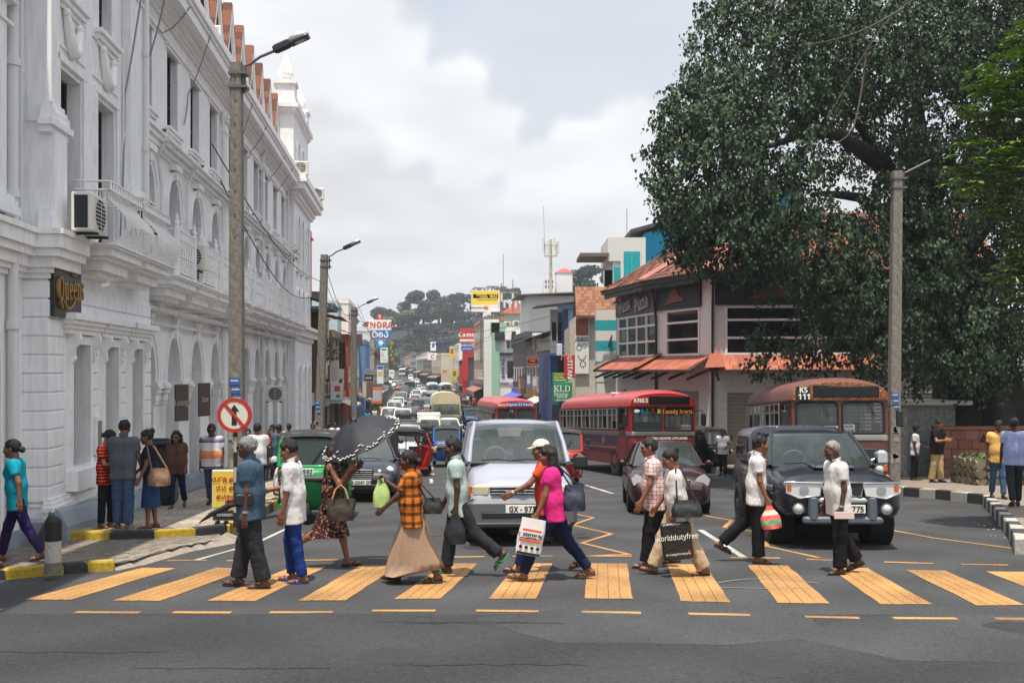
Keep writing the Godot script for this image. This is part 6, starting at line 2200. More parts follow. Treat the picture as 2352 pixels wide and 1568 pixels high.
func car(called: String,label: String,cat: String,color: String,st:Array,gh: Dictionary,wh:Array,group:="")->Node3D:
	var p:=thing(called,label,cat,Vector3.ZERO,0,group)
	var c:=paint(color)
	var m:=MB.new()
	var rings:=[]
	for q in st:
		rings.append(_carring(q[0],q[1],q[2],q[3],q[4] if q.size()>4 else 0.012))
	m.loft(rings)
	part(p,"body",m,c)
	greenhouse(p,c,gh)
	for z in [wh[0],wh[1]]:
		for s in [-1,1]:
			wheel(p,s*wh[2],z,wh[3],wh[4])
	m=MB.new()
	m.box(Vector3(-wh[2]*0.9,0.16,wh[1]*1.1),Vector3(wh[2]*0.9,0.3,wh[0]*1.1))
	part(p,"underbody",m,mk("arch_black","0f1011",0.9))
	return p
func lens(p: Node3D,called: String,at:Vector3,r:Vector3,mt: Material,both:=true)->void:
	for s in ([1,-1] if both else [1]):
		var m:=MB.new()
		m.ball(Vector3(at.x*s,at.y,at.z),r,12,6)
		part(p,called,m,mt)
func slab_part(p: Node3D,called: String,at:Vector3,s:Vector3,mt: Material,r:=0.01,rot:=0.0)->MeshInstance3D:
	var m:=MB.new()
	m.rbox(Vector3.ZERO,s,minf(r,minf(s.x,minf(s.y,s.z))*0.45))
	var o:=part(p,called,m,mt)
	o.position=at
	o.rotation.x=rot
	return o
func sedan_stations(L:float,W:float)->Array:
	var k:=L/4.44
	var w:=W/2
	return [[-2.22*k,w*0.8,0.4,0.82],[-2.16*k,w*0.92,0.26,0.95],[-1.75*k,w,0.2,1.0],[-1.0*k,w,0.19,0.97],[0.5*k,w,0.19,0.95],[1.05*k,w,0.19,0.94,0.03],[1.6*k,w*0.99,0.2,0.87,0.05],[1.98*k,w*0.95,0.2,0.76,0.05],[2.14*k,w*0.88,0.2,0.68,0.03],[2.2*k,w*0.83,0.24,0.6,0.02],[2.23*k,w*0.75,0.32,0.52,0.0]]
const SEDAN_GH:={"zf": 1.08,"zr": -1.72,"tf": 0.32,"tr": -0.95,"yb": 0.95,"yt": 1.42,"wb": 0.76,"wt": 0.56,"pillars": [0.44]}
func tuk(label: String,color: String,near:=false)->Node3D:
	var p:=thing("three_wheeler",label,"three-wheeler",Vector3.ZERO,0,"three-wheelers in the traffic")
	var c:=paint(color)
	var canvas:=mk("canvas_black","2b2c2e",0.75,{"tex": tx.blotch,"scale": 1.3,"bump": tx.b_cloth,"depth": 0.8})
	var black:=mk("plastic_black","191a1b",0.6)
	var chrome:=mk("chrome","cfd2d4",0.12,{"metal": 1.0})
	var glass:=mk("car_glass","3c4645",0.04,{"alpha": 0.5})
	var m:=MB.new()
	var rings:=[]
	for q in [[0.24,0.28,0.85,0.2],[0.3,0.36,0.98,0.3],[0.45,0.46,1.1,0.38],[0.62,0.53,1.18,0.42],[0.8,0.57,1.22,0.42],[0.94,0.59,1.2,0.4],[1.0,0.59,1.14,0.36],[1.04,0.57,1.06,0.3]]:
		var ring:=PackedVector3Array()
		for k in 15:
			var f:=k/14.0*2.0-1.0
			ring.append(Vector3(-q[1]*signf(f)*pow(absf(f),0.8),q[0],q[2]-q[3]*pow(absf(f),3.0)))
		ring.append(Vector3(q[1],q[0],0.55)); ring.append(Vector3(-q[1],q[0],0.55))
		rings.append(ring)
	m.loft(rings)
	part(p,"nose",m,c)
	slab_part(p,"lamp_band",Vector3(0,0.83,1.13),Vector3(1.0,0.14,0.22),black,0.05)
	for s in [-1,1]:
		m=MB.new()
		m.ball(Vector3(s*0.42,0.82,1.14),Vector3(0.105,0.1,0.12),12,6)
		part(p,"headlight_housing",m,black)
		m=MB.new()
		m.ball(Vector3(s*0.42,0.82,1.2),Vector3(0.075,0.075,0.075),12,6)
		part(p,"headlight",m,chrome)
		slab_part(p,"indicator",Vector3(s*0.43,0.985,0.99),Vector3(0.16,0.055,0.06),mk("amber","b4581b",0.3),0.01)
		m=MB.new()
		m.tube([Vector3(s*0.6,1.15,0.8),Vector3(s*0.72,1.12,0.86),Vector3(s*0.72,1.25,0.88)],0.012,5)
		part(p,"mirror_arm",m,chrome)
		slab_part(p,"mirror",Vector3(s*0.72,1.33,0.88),Vector3(0.11,0.2,0.05),black,0.03)
	plate(p,Vector3(-0.12,0.97,1.2),"AAB-4592",0.5)
	m=MB.new()
	var fr:=[]
	for q in [[-0.54,1.05,0.92],[-0.545,1.5,0.74],[-0.5,1.6,0.68],[-0.3,1.64,0.66],[0.3,1.64,0.66],[0.5,1.6,0.68],[0.545,1.5,0.74],[0.54,1.05,0.92]]:
		fr.append(Vector3(q[0],q[1],q[2]))
	m.tube(fr,0.045,8)
	m.tube([fr[0],Vector3(0,1.05,1.0),fr[-1]],0.04,8)
	part(p,"windscreen_frame",m,c)
	m=MB.new()
	m.quad(Vector3(-0.52,1.07,0.935),Vector3(0.52,1.07,0.935),Vector3(0.5,1.62,0.69),Vector3(-0.5,1.62,0.69))
	part(p,"windscreen",m,glass)
	m=MB.new()
	m.tube([Vector3(0.05,1.08,0.98),Vector3(0.24,1.38,0.84)],0.012,4)
	part(p,"wiper",m,black)
	m=MB.new()
	rings=[]
	for q in [[0.76,0.56,1.62],[0.7,0.62,1.68],[0.3,0.64,1.74],[-0.35,0.64,1.75],[-0.95,0.63,1.72],[-1.18,0.6,1.62],[-1.26,0.58,1.4]]:
		var ring:=PackedVector3Array()
		for k in 11:
			var a:=PI*k/10
			ring.append(Vector3(cos(a)*q[1]*(1.0 if k in [0,10] else 1.0),q[2]-0.16+pow(sin(a),0.5)*0.16,q[0]))
		rings.append(ring)
	m.loft(rings,false,false,false)
	part(p,"canvas_roof",m,canvas)
	m=MB.new()
	for s in [-1,1]:
		m.quad(Vector3(s*0.62,0.75,-0.35),Vector3(s*0.62,0.75,-1.24),Vector3(s*0.6,1.6,-1.2),Vector3(s*0.635,1.62,-0.35))
		m.quad(Vector3(s*0.61,1.38,0.7),Vector3(s*0.61,1.5,-0.4),Vector3(s*0.63,1.62,-0.4),Vector3(s*0.61,1.62,0.7))
	m.quad(Vector3(-0.6,0.7,-1.25),Vector3(0.6,0.7,-1.25),Vector3(0.58,1.6,-1.22),Vector3(-0.58,1.6,-1.22))
	part(p,"canvas_side",m,canvas)
	m=MB.new()
	rings=[]
	for q in [[-1.36,0.52,0.42,0.72],[-1.3,0.62,0.3,0.78],[-0.9,0.65,0.28,0.78],[-0.4,0.64,0.28,0.74],[-0.3,0.62,0.28,0.5]]:
		rings.append(_carring(q[0],q[1],q[2],q[3],0.0))
	m.loft(rings)
	part(p,"tub",m,c)
	m=MB.new()
	m.box(Vector3(-0.58,0.26,-0.4),Vector3(0.58,0.34,0.8))
	part(p,"floor",m,c)
	slab_part(p,"driver_seat",Vector3(0,0.62,0.15),Vector3(0.6,0.12,0.4),black,0.04)
	slab_part(p,"rear_bench",Vector3(0,0.82,-0.85),Vector3(1.1,0.14,0.5),black,0.04)
	m=MB.new()
	for s in [-1,1]:
		m.tube([Vector3(s*0.6,0.35,0.45),Vector3(s*0.61,1.6,0.45)],0.018,5); m.tube([Vector3(s*0.6,0.35,-0.35),Vector3(s*0.62,1.62,-0.35)],0.02,5)
		m.tube([Vector3(s*0.6,0.75,0.45),Vector3(s*0.61,0.75,-0.35)],0.015,5); m.tube([Vector3(s*0.6,0.95,0.45),Vector3(s*0.61,0.95,-0.35)],0.015,5)
	part(p,"side_rails",m,black)
	m=MB.new()
	m.tube([Vector3(-0.3,1.0,0.7),Vector3(0,0.96,0.75),Vector3(0.3,1.0,0.7)],0.02,6)
	part(p,"handlebar",m,black)
	wheel(p,0.0,0.98,0.22,0.1,"8d9194",false)
	wheel(p,0.58,-0.85,0.24,0.13,"8d9194",false); wheel(p,-0.58,-0.85,0.24,0.13,"8d9194",false)
	for s in [-1,1]:
		slab_part(p,"mudguard",Vector3(s*0.6,0.52,-0.85),Vector3(0.16,0.06,0.56),c,0.02)
		slab_part(p,"tail_lamp",Vector3(s*0.52,0.66,-1.36),Vector3(0.1,0.12,0.05),mk("tail_red","9c1f18",0.3),0.01)
	return p
func bus(label: String,color: String,L:float,side: Material,top: Material,side_n: int)->Node3D:
	var p:=thing("bus",label,"bus")
	var hw:=1.22
	var z0:=-L/2
	var z1:=L/2
	var c:=side
	var chrome:=mk("belt_chrome","b3b3ae",0.3,{"metal": 0.8})
	var black:=mk("plastic_black","191a1b",0.6)
	var rub:=mk("rubber","121314",0.8)
	var glass:=mk("bus_glass","4a5658",0.05,{"alpha": 0.42})
	var plan:=func(inset:float,y:float)->PackedVector3Array:
		var r:=PackedVector3Array()
		var w:=hw-inset
		var rr:=0.22
		for q in [[w-rr,z1-rr-inset,90,0],[w-rr,z0+rr+inset,0,-90],[-w+rr,z0+rr+inset,-90,-180],[-w+rr,z1-rr-inset,180,90]]:
			for k in 5:
				var a:=deg_to_rad(lerpf(q[2],q[3],k/4.0))
				r.append(Vector3(q[0]+cos(a)*rr,y,q[1]+sin(a)*rr))
		return r
	var m:=MB.new()
	m.loft([plan.call(0.03,0.42),plan.call(0.0,0.5),plan.call(0.0,1.0),plan.call(0.0,1.5)],true,true,true)
	part(p,"lower_body",m,c)
	m=MB.new()
	m.loft([plan.call(-0.012,1.44),plan.call(-0.02,1.46),plan.call(-0.02,1.57),plan.call(-0.012,1.59)],true,true,true)
	part(p,"chrome_belt",m,chrome)
	m=MB.new()
	for s in [-1,1]:
		m.box(Vector3(s*(hw+0.012)-0.012,0.98,z0+0.3),Vector3(s*(hw+0.012)+0.012,1.02,z1-1.5))
	part(p,"side_trim",m,chrome)
	m=MB.new()
	for s in [-1,1]:
		m.box(Vector3(s*hw-0.004,1.16,z0+0.24),Vector3(s*hw+0.004,1.34,z1-0.24))
	part(p,"side_stripe",m,mk("stripe_navy","2e3650",0.6))
	var zf:=z1-0.28
	var zd:=z1-1.25
	m=MB.new()
	for s in [-1,1]:
		for k in side_n+1:
			var z:=lerpf(z0+0.12,zd,float(k)/side_n)
			m.cbox(Vector3(s*(hw-0.03),2.02,z),Vector3(0.05,0.9,0.075))
		m.cbox(Vector3(s*(hw-0.03),2.02,zf),Vector3(0.07,0.9,0.09))
		m.box(Vector3(s*(hw-0.03)-0.03,1.58,z0+0.1),Vector3(s*(hw-0.03)+0.03,1.66,zf)); m.box(Vector3(s*(hw-0.03)-0.03,2.42,z0+0.1),Vector3(s*(hw-0.03)+0.03,2.52,zf))
	m.box(Vector3(-hw+0.1,1.58,z0+0.02),Vector3(hw-0.1,2.52,z0+0.1))
	part(p,"window_pillars",m,c)
	var alu:=mk("window_alu","9a9b98",0.45,{"metal": 0.5})
	for s in [-1,1]:
		for k in side_n:
			var za:=lerpf(z0+0.12,zd,float(k)/side_n)+0.05
			var zb:=lerpf(z0+0.12,zd,float(k+1)/side_n)-0.05
			m=MB.new()
			for y in [1.68,2.16,2.4]:
				m.box(Vector3(s*hw-0.04-0.012,y-0.015,za),Vector3(s*hw-0.04+0.012,y+0.015,zb))
			for z in [za,lerpf(za,zb,0.48),zb]:
				m.box(Vector3(s*hw-0.04-0.013,1.68,z-0.014),Vector3(s*hw-0.04+0.013,2.4,z+0.014))
			var w:=part(p,"side_window",m,alu)
			m=MB.new()
			var open:=0.48 if (k*7+int(s)) % 3!=0 else 1.0
			m.quad(Vector3(s*hw-0.04,1.68,za),Vector3(s*hw-0.04,1.68,lerpf(za,zb,open)),Vector3(s*hw-0.04,2.16,lerpf(za,zb,open)),Vector3(s*hw-0.04,2.16,za))
			m.quad(Vector3(s*hw-0.041,2.16,za),Vector3(s*hw-0.041,2.16,zb),Vector3(s*hw-0.041,2.4,zb),Vector3(s*hw-0.041,2.4,za))
			part(w,"pane",m,glass)
	m=MB.new()
	for k in int((L-2.4)/0.85):
		for s in [-1,1]:
			m.rbox(Vector3(s*0.68,1.55,z0+0.8+k*0.85),Vector3(0.85,0.75,0.12),0.04)
	part(p,"seat_back",m,mk("bus_seat","3d4450",0.8))
	m=MB.new()
	m.box(Vector3(-hw+0.1,1.05,z0+0.15),Vector3(hw-0.1,1.1,z1-0.3))
	part(p,"floor",m,mk("lining_dark","191a1b",0.9))
	m=MB.new()
	var rings:=[]
	for q in [[z0,0.9,0.0],[z0+0.08,0.97,0.25],[z0+0.35,1.0,0.8],[z0+0.8,1.0,1.0],[z1-0.9,1.0,1.0],[z1-0.45,1.0,0.97],[z1-0.12,0.99,0.86],[z1+0.02,0.96,0.72]]:
		var ring:=PackedVector3Array()
		for k in 15:
			var a:=PI*k/14
			ring.append(Vector3(cos(a)*(hw+0.03)*q[1],2.47+pow(sin(a),0.62)*0.6*maxf(q[2],0.02),q[0]))
		rings.append(ring)
	m.loft(rings,false,false,false)
	m.box(Vector3(-hw-0.02,2.45,z0+0.1),Vector3(hw+0.02,2.485,z1-0.1))
	part(p,"roof",m,top)
	var front:=mk("front_"+color,color,0.45,{"coat": 0.3})
	m=MB.new()
	var dome:=PackedVector2Array()
	for k in 15:
		var a:=PI*k/14
		dome.append(Vector2(cos(a)*(hw+0.02)*0.97,2.47+pow(sin(a),0.62)*0.45))
	m.ext(dome,z1-0.06,z1+0.045)
	part(p,"front_dome",m,front if color!="x" else top)
	m=MB.new()
	m.box(Vector3(-0.05,1.58,z1-0.08),Vector3(0.05,2.5,z1-0.01)); m.box(Vector3(-hw+0.02,1.58,z1-0.25),Vector3(-hw+0.12,2.5,z1-0.03)); m.box(Vector3(hw-0.12,1.58,z1-0.25),Vector3(hw-0.02,2.5,z1-0.03))
	m.box(Vector3(-hw+0.1,2.4,z1-0.1),Vector3(hw-0.1,2.5,z1-0.012)); m.box(Vector3(-hw+0.1,1.57,z1-0.1),Vector3(hw-0.1,1.64,z1-0.012))
	part(p,"front_posts",m,front)
	for s in [-1,1]:
		m=MB.new()
		var pts:=[]
		var cx:float=s*0.575
		for q in [[0.5,0.28,0,90],[-0.5,0.28,90,180],[-0.5,-0.28,180,270],[0.5,-0.28,270,360]]:
			for k in 4:
				var a:=deg_to_rad(lerpf(q[2],q[3],k/3.0))
				pts.append(Vector3(cx+q[0]*0.82+cos(a)*0.11,2.02+q[1]+cos(0)*0.0+sin(a)*0.11,z1-0.005))
		pts.append(pts[0])
		m.tube(pts,0.03,6,false)
		var w:=part(p,"windscreen",m,rub)
		m=MB.new()
		m.quad(Vector3(cx-0.5,1.64,z1-0.012),Vector3(cx+0.5,1.64,z1-0.012),Vector3(cx+0.5,2.4,z1-0.014),Vector3(cx-0.5,2.4,z1-0.014))
		part(w,"pane",m,glass)
		m=MB.new()
		m.tube([Vector3(cx+0.1,2.4,z1+0.02),Vector3(cx+0.32,2.05,z1+0.03)],0.012,4)
		part(p,"wiper",m,black)
		m=MB.new()
		m.cyl(Vector3(s*0.95,0.72,z1-0.03),Vector3(s*0.95,0.72,z1+0.025),0.11,16)
		part(p,"headlight_ring",m,mk("chrome","cfd2d4",0.12,{"metal": 1.0}))
		m=MB.new()
		m.ball(Vector3(s*0.95,0.72,z1+0.015),Vector3(0.09,0.09,0.04),12,6)
		part(p,"headlight",m,mk("lens_clear","d3d8d6",0.1,{"metal": 0.35}))
		slab_part(p,"indicator",Vector3(s*1.1,0.75,z1-0.08),Vector3(0.1,0.18,0.2),mk("amber","b4581b",0.3),0.02)
		m=MB.new()
		m.tube([Vector3(s*1.2,2.3,z1-0.1),Vector3(s*1.4,2.35,z1+0.1),Vector3(s*1.42,2.2,z1+0.15)],0.015,5)
		part(p,"mirror_arm",m,black)
		slab_part(p,"mirror",Vector3(s*1.43,2.0,z1+0.15),Vector3(0.19,0.42,0.08),black,0.04)
	slab_part(p,"grille",Vector3(0,1.08,z1+0.0),Vector3(1.9,0.34,0.05),black,0.02)
	for k in 7:
		slab_part(p,"grille_bar",Vector3(0,0.95+k*0.045,z1+0.028),Vector3(1.8,0.012,0.02),mk("grille_grey","3a3b3c",0.5),0.004)
	slab_part(p,"bumper",Vector3(0,0.48,z1+0.06),Vector3(2.36,0.22,0.16),black,0.04)
	slab_part(p,"destination_box",Vector3(0.22,2.68,z1+0.05),Vector3(1.5,0.27,0.04),mk("dest_black","0d0f10",0.25),0.03)
	for q in [[z1-1.7,1.1],[z0+2.0,1.1]]:
		for s in [-1,1]:
			wheel(p,s*(hw-0.13),q[0],0.48,0.26,"7a736a")
	slab_part(p,"front_door_frame",Vector3(-hw-0.0,1.5,z1-0.78),Vector3(0.04,1.8,0.85),c,0.01)
	slab_part(p,"front_door_glass",Vector3(-hw-0.012,2.02,z1-0.78),Vector3(0.03,0.75,0.68),mk("dark_glass","11161a",0.05),0.01)
	return p
func rusty()->NoiseTexture2D:
	var t:=NoiseTexture2D.new()
	t.width=512; t.height=512
	t.seamless=true
	var f:=FastNoiseLite.new()
	f.seed=23
	f.frequency=0.02
	f.fractal_octaves=5
	t.noise=f
	var g:=Gradient.new()
	g.offsets=PackedFloat32Array([0.0,0.30,0.34,0.64,0.66,0.70,0.76])
	g.colors=PackedColorArray([Color("c08a1e"),Color("b8821c"),Color("6e2a1e"),Color("7a2f22"),Color("6a2519"),Color("2f7a5a"),Color("b98a2a")])
	t.color_ramp=g
	return t
func put(o: Node3D,x:float,d:float,deg:float)->Node3D:
	o.position=on(x,d,0.008)
	o.rotation=Vector3(0,deg_to_rad(deg),0)
	var slope:=atan((gy(d-1.5)-gy(d+1.5))/3.0)
	o.transform.basis=Basis(Vector3.RIGHT,-slope)*o.transform.basis
	return o
func vehicles()->void:
	var chrome:=mk("chrome","cfd2d4",0.12,{"metal": 1.0})
	var black:=mk("plastic_black","191a1b",0.6)
	var lensm:=mk("lens_clear","d3d8d6",0.1,{"metal": 0.35})
	var amber:=mk("amber","b4581b",0.3)
	var p:=car("van","silver van facing the crossing in the middle of the road","van","8f94a3",[[-2.3,0.78,0.35,1.1],[-2.24,0.83,0.28,1.2],[-1.5,0.845,0.25,1.22],[0.9,0.845,0.25,1.22],[1.4,0.845,0.25,1.2,0.04],[1.75,0.84,0.25,1.12,0.08],[2.05,0.82,0.26,0.98,0.07],[2.2,0.8,0.27,0.88,0.05],[2.27,0.77,0.3,0.76,0.03],[2.3,0.72,0.36,0.68,0.0]],{"zf": 1.52,"zr": -2.22,"tf": 0.88,"tr": -2.05,"yb": 1.22,"yt": 1.86,"wb": 0.79,"wt": 0.68,"pillars": [0.28,0.62],"seats": [0.4,-0.5,-1.4]},[1.35,-1.4,0.74,0.32,0.2])
	slab_part(p,"bumper",Vector3(0,0.5,2.24),Vector3(1.66,0.42,0.22),mk("bumper_grey","54565b",0.5),0.07)
	slab_part(p,"bumper_slot",Vector3(0,0.47,2.345),Vector3(1.25,0.09,0.03),black,0.02)
	slab_part(p,"air_dam",Vector3(0,0.32,2.28),Vector3(1.5,0.1,0.18),black,0.03)
	slab_part(p,"grille",Vector3(0,0.83,2.265),Vector3(0.98,0.13,0.06),black,0.02)
	for k in 3:
		slab_part(p,"grille_bar",Vector3(0,0.79+k*0.045,2.3),Vector3(0.96,0.016,0.03),chrome,0.004)
	for s in [-1,1]:
		slab_part(p,"headlight",Vector3(s*0.62,0.83,2.2),Vector3(0.28,0.19,0.14),mk("lens_warm","b1ae98",0.12),0.04).rotation.y=s*0.18
		slab_part(p,"indicator",Vector3(s*0.79,0.82,2.12),Vector3(0.06,0.18,0.16),amber,0.02)
	var m:=MB.new()
	for q in [0,PI/2]:
		var pts:=[]
		for k in 13:
			var a:=TAU*k/12
			pts.append(Vector3(cos(a)*(0.06 if q==0 else 0.025),0.84+sin(a)*(0.04 if q==0 else 0.04),2.33))
		m.tube(pts,0.007,4,false)
	part(p,"emblem",m,chrome)
	plate(p,Vector3(0.02,0.56,2.36),"GX - 9738",0.56)
	mirrors(p,0.86,1.24,1.55,black,Vector3(0.24,0.24,0.12))
	put(p,0.0,17.25,4.0)
	p=car("pickup","dark blue-black double-cab pickup with a canopy and chrome headlights","pickup truck","141a24",[[-2.5,0.84,0.5,1.1],[-2.45,0.88,0.42,1.16],[-1.0,0.9,0.42,1.14],[0.7,0.9,0.42,1.14],[1.2,0.9,0.42,1.16,0.03],[1.7,0.9,0.44,1.14,0.06],[2.2,0.88,0.46,1.06,0.06],[2.42,0.85,0.46,0.98,0.04],[2.5,0.8,0.5,0.88,0.02],[2.53,0.74,0.54,0.74,0.0]],{"zf": 1.22,"zr": -0.85,"tf": 0.5,"tr": -0.6,"yb": 1.16,"yt": 1.68,"wb": 0.8,"wt": 0.64,"pillars": [0.5],"seats": [0.25,-0.5]},[1.5,-1.55,0.8,0.38,0.26])
	m=MB.new()
	m.loft([_carring(-2.45,0.78,1.1,1.62,0.06),_carring(-2.2,0.84,1.1,1.76,0.04),_carring(-1.4,0.84,1.1,1.79,0.03),_carring(-0.72,0.82,1.1,1.77,0.03)])
	part(p,"canopy",m,paint("4f5866"))
	m=MB.new()
	for s in [-1,1]:
		m.quad(Vector3(s*0.846,1.3,-2.2),Vector3(s*0.846,1.3,-0.85),Vector3(s*0.83,1.62,-0.9),Vector3(s*0.83,1.62,-2.0))
	part(p,"canopy_window",m,mk("dark_glass","11161a",0.05))
	for s in [-1,1]:
		slab_part(p,"roof_rail",Vector3(s*0.5,1.78,-0.2),Vector3(0.04,0.05,0.9),mk("rail_alu","a0a3a5",0.35,{"metal": 0.7}),0.01)
		var m2:=MB.new()
		m2.ext(PackedVector2Array([Vector2(s*0.3,0.96),Vector2(s*0.34,0.8),Vector2(s*0.62,0.76),Vector2(s*0.8,0.84),Vector2(s*0.82,0.97)]),2.36,2.56)
		part(p,"headlight",m2,lensm)
		m2=MB.new()
		var hp:=[]
		for q in [[0.29,0.97],[0.33,0.79],[0.62,0.75],[0.81,0.83],[0.83,0.98],[0.29,0.97]]:
			hp.append(Vector3(s*q[0],q[1],2.565))
		m2.tube(hp,0.016,5)
		part(p,"headlight_trim",m2,chrome)
		m2=MB.new()
		m2.cyl(Vector3(s*0.55,0.87,2.5),Vector3(s*0.55,0.87,2.572),0.07,14)
		part(p,"projector",m2,chrome)
		slab_part(p,"indicator",Vector3(s*0.765,0.9,2.52),Vector3(0.09,0.12,0.1),amber,0.02)
		m2=MB.new()
		m2.ext(PackedVector2Array([Vector2(s*0.06,0.97),Vector2(s*0.13,0.79),Vector2(s*0.25,0.79),Vector2(s*0.29,0.97)]),2.45,2.57)
		part(p,"grille",m2,black)
		m2=MB.new()
		m2.tube([Vector3(s*0.06,0.98,2.58),Vector3(s*0.13,0.785,2.59),Vector3(s*0.26,0.785,2.58),Vector3(s*0.3,0.98,2.57),Vector3(s*0.06,0.98,2.58)],0.012,5)
		part(p,"grille_trim",m2,chrome)
		m2=MB.new()
		m2.cyl(Vector3(s*0.63,0.6,2.4),Vector3(s*0.63,0.6,2.54),0.085,16)
		part(p,"fog_lamp",m2,chrome)
		m2=MB.new()
		m2.ball(Vector3(s*0.63,0.6,2.535),Vector3(0.065,0.065,0.03),12,6)
		part(p,"fog_lens",m2,lensm)
		slab_part(p,"bumper_block",Vector3(s*0.42,0.6,2.52),Vector3(0.14,0.36,0.14),mk("bumper_slate","4d565e",0.45),0.03)
		slab_part(p,"wheel_flare",Vector3(s*0.915,0.86,1.5),Vector3(0.05,0.1,0.98),mk("bumper_slate","4d565e",0.45),0.02)
	slab_part(p,"bull_bar",Vector3(0,0.43,2.52),Vector3(1.15,0.11,0.12),mk("bumper_slate","4d565e",0.45),0.03)
	slab_part(p,"bumper_bar",Vector3(0,0.72,2.55),Vector3(0.72,0.09,0.08),mk("bumper_silver","a5a9ad",0.35,{"metal": 0.5}),0.03)
	slab_part(p,"intake",Vector3(0,0.55,2.5),Vector3(0.8,0.18,0.06),black,0.02)
	slab_part(p,"bonnet_scoop",Vector3(0,1.2,1.85),Vector3(0.62,0.07,0.5),paint("141a24"),0.03,0.1)
	plate(p,Vector3(0.06,0.6,2.6),"PB - 6775",0.5)
	mirrors(p,0.88,1.3,1.02,chrome,Vector3(0.24,0.24,0.13))
	m=MB.new()
	m.tube([Vector3(-0.08,1.72,0.45),Vector3(-0.1,2.05,0.35)],0.008,4)
	part(p,"aerial",m,black)
	put(p,5.02,17.0,-4.5)
	p=car("saloon_car","dark maroon saloon car waiting behind the couple with the duty-free bag","car","2a1218",sedan_stations(4.55,1.72),SEDAN_GH,[1.38,-1.38,0.76,0.31,0.2])
	for k in 4:
		slab_part(p,"grille_bar",Vector3(0,0.59+k*0.04,2.245),Vector3(0.62-k*0.0+0.06*k,0.02,0.05),chrome,0.006)
	slab_part(p,"grille",Vector3(0,0.65,2.21),Vector3(0.78,0.17,0.06),black,0.02)
	for s in [-1,1]:
		var m2:=MB.new()
		m2.ext(PackedVector2Array([Vector2(s*0.4,0.6),Vector2(s*0.76,0.6),Vector2(s*0.8,0.72),Vector2(s*0.7,0.82),Vector2(s*0.56,0.76)]),2.0,2.2)
		part(p,"headlight",m2,lensm)
	slab_part(p,"lower_intake",Vector3(0,0.36,2.24),Vector3(0.95,0.13,0.05),black,0.02)
	lens(p,"fog_lamp",Vector3(0.6,0.4,2.18),Vector3(0.06,0.06,0.04),lensm)
	plate(p,Vector3(0.0,0.49,2.29),"KG - 4624",0.46)
	mirrors(p,0.84,1.0,0.75,paint("2a1218"))
	put(p,3.42,22.5,-4.5)
	var maroon:=p
	p=car("saloon_car","black saloon car with round twin headlamps behind the woman with the umbrella","car","0d1220",sedan_stations(4.8,1.82),{"zf": 1.12,"zr": -1.85,"tf": 0.3,"tr": -1.0,"yb": 0.95,"yt": 1.43,"wb": 0.8,"wt": 0.6,"pillars": [0.44]},[1.5,-1.45,0.8,0.33,0.22])
	for s in [-1,1]:
		for q in [[0.66,0.7,2.06,0.13],[0.42,0.67,2.2,0.09]]:
			var m2:=MB.new()
			m2.ball(Vector3(s*q[0],q[1],q[2]),Vector3(q[3],q[3]*1.05,0.12),14,8)
			part(p,"headlight",m2,lensm)
			m2=MB.new()
			m2.ball(Vector3(s*q[0],q[1],q[2]-0.02),Vector3(q[3]+0.015,q[3]*1.05+0.015,0.11),14,8)
			part(p,"headlight_trim",m2,chrome)
	for k in 5:
		slab_part(p,"grille_bar",Vector3(0,0.56+k*0.05,2.4),Vector3(0.52,0.02,0.05),chrome,0.006)
	slab_part(p,"grille_frame",Vector3(0,0.66,2.36),Vector3(0.56,0.28,0.06),black,0.03)
	slab_part(p,"lower_intake",Vector3(0,0.36,2.4),Vector3(1.1,0.12,0.05),black,0.02)
	lens(p,"fog_lamp",Vector3(0.6,0.38,2.33),Vector3(0.07,0.045,0.04),lensm)
	plate(p,Vector3(0,0.47,2.44),"18-2041 DPL",0.46)
	mirrors(p,0.88,1.0,0.8,paint("0d1220"))
	put(p,-3.85,26.0,6.5)
	var wc:=car("saloon_car","white car half hidden between the green three-wheeler and the black saloon","car","cfd2d4",sedan_stations(4.3,1.66),SEDAN_GH,[1.34,-1.34,0.73,0.3,0.19])
	lens(wc,"headlight",Vector3(0.6,0.68,2.02),Vector3(0.16,0.09,0.1),lensm)
	slab_part(wc,"grille",Vector3(0,0.6,2.2),Vector3(0.7,0.12,0.06),black,0.02)
	plate(wc,Vector3(0,0.45,2.24),"KE - 2210",0.46)
	mirrors(wc,0.82,1.0,0.75,paint("cfd2d4"))
	put(wc,-5.0,25.2,6.0)
	var su:=car("off_roader","dark blue off-roader with a pale roof rack in the left lane","car","222b3d",[[-2.2,0.8,0.5,1.1],[-2.1,0.86,0.4,1.15],[0.9,0.87,0.4,1.12],[1.2,0.87,0.42,1.12,0.03],[1.9,0.86,0.44,1.05,0.04],[2.15,0.82,0.45,0.95,0.03],[2.25,0.76,0.5,0.8,0.0]],{"zf": 1.15,"zr": -2.1,"tf": 0.6,"tr": -1.9,"yb": 1.12,"yt": 1.72,"wb": 0.8,"wt": 0.7,"pillars": [0.35,0.68]},[1.4,-1.4,0.78,0.37,0.24])
	m=MB.new()
	for k in 5:
		m.cyl(Vector3(-0.66,1.86,-1.4+k*0.45),Vector3(0.66,1.86,-1.4+k*0.45),0.02,5)
	for s in [-1,1]:
		m.cyl(Vector3(s*0.68,1.84,-1.6),Vector3(s*0.68,1.84,0.6),0.04,6)
	part(su,"roof_rack",m,mk("rack_cream","cfcdb8",0.5))
	mirrors(su,0.86,1.2,0.95,black)
	lens(su,"headlight",Vector3(0.6,0.85,2.1),Vector3(0.14,0.1,0.1),lensm)
	put(su,-5.15,37.5,5.5)
	var green:=tuk("green three-wheeler at the kerb behind the young man in white","0b7a40",true)
	put(green,-3.86,19.4,4.0)
	var tk:=[]
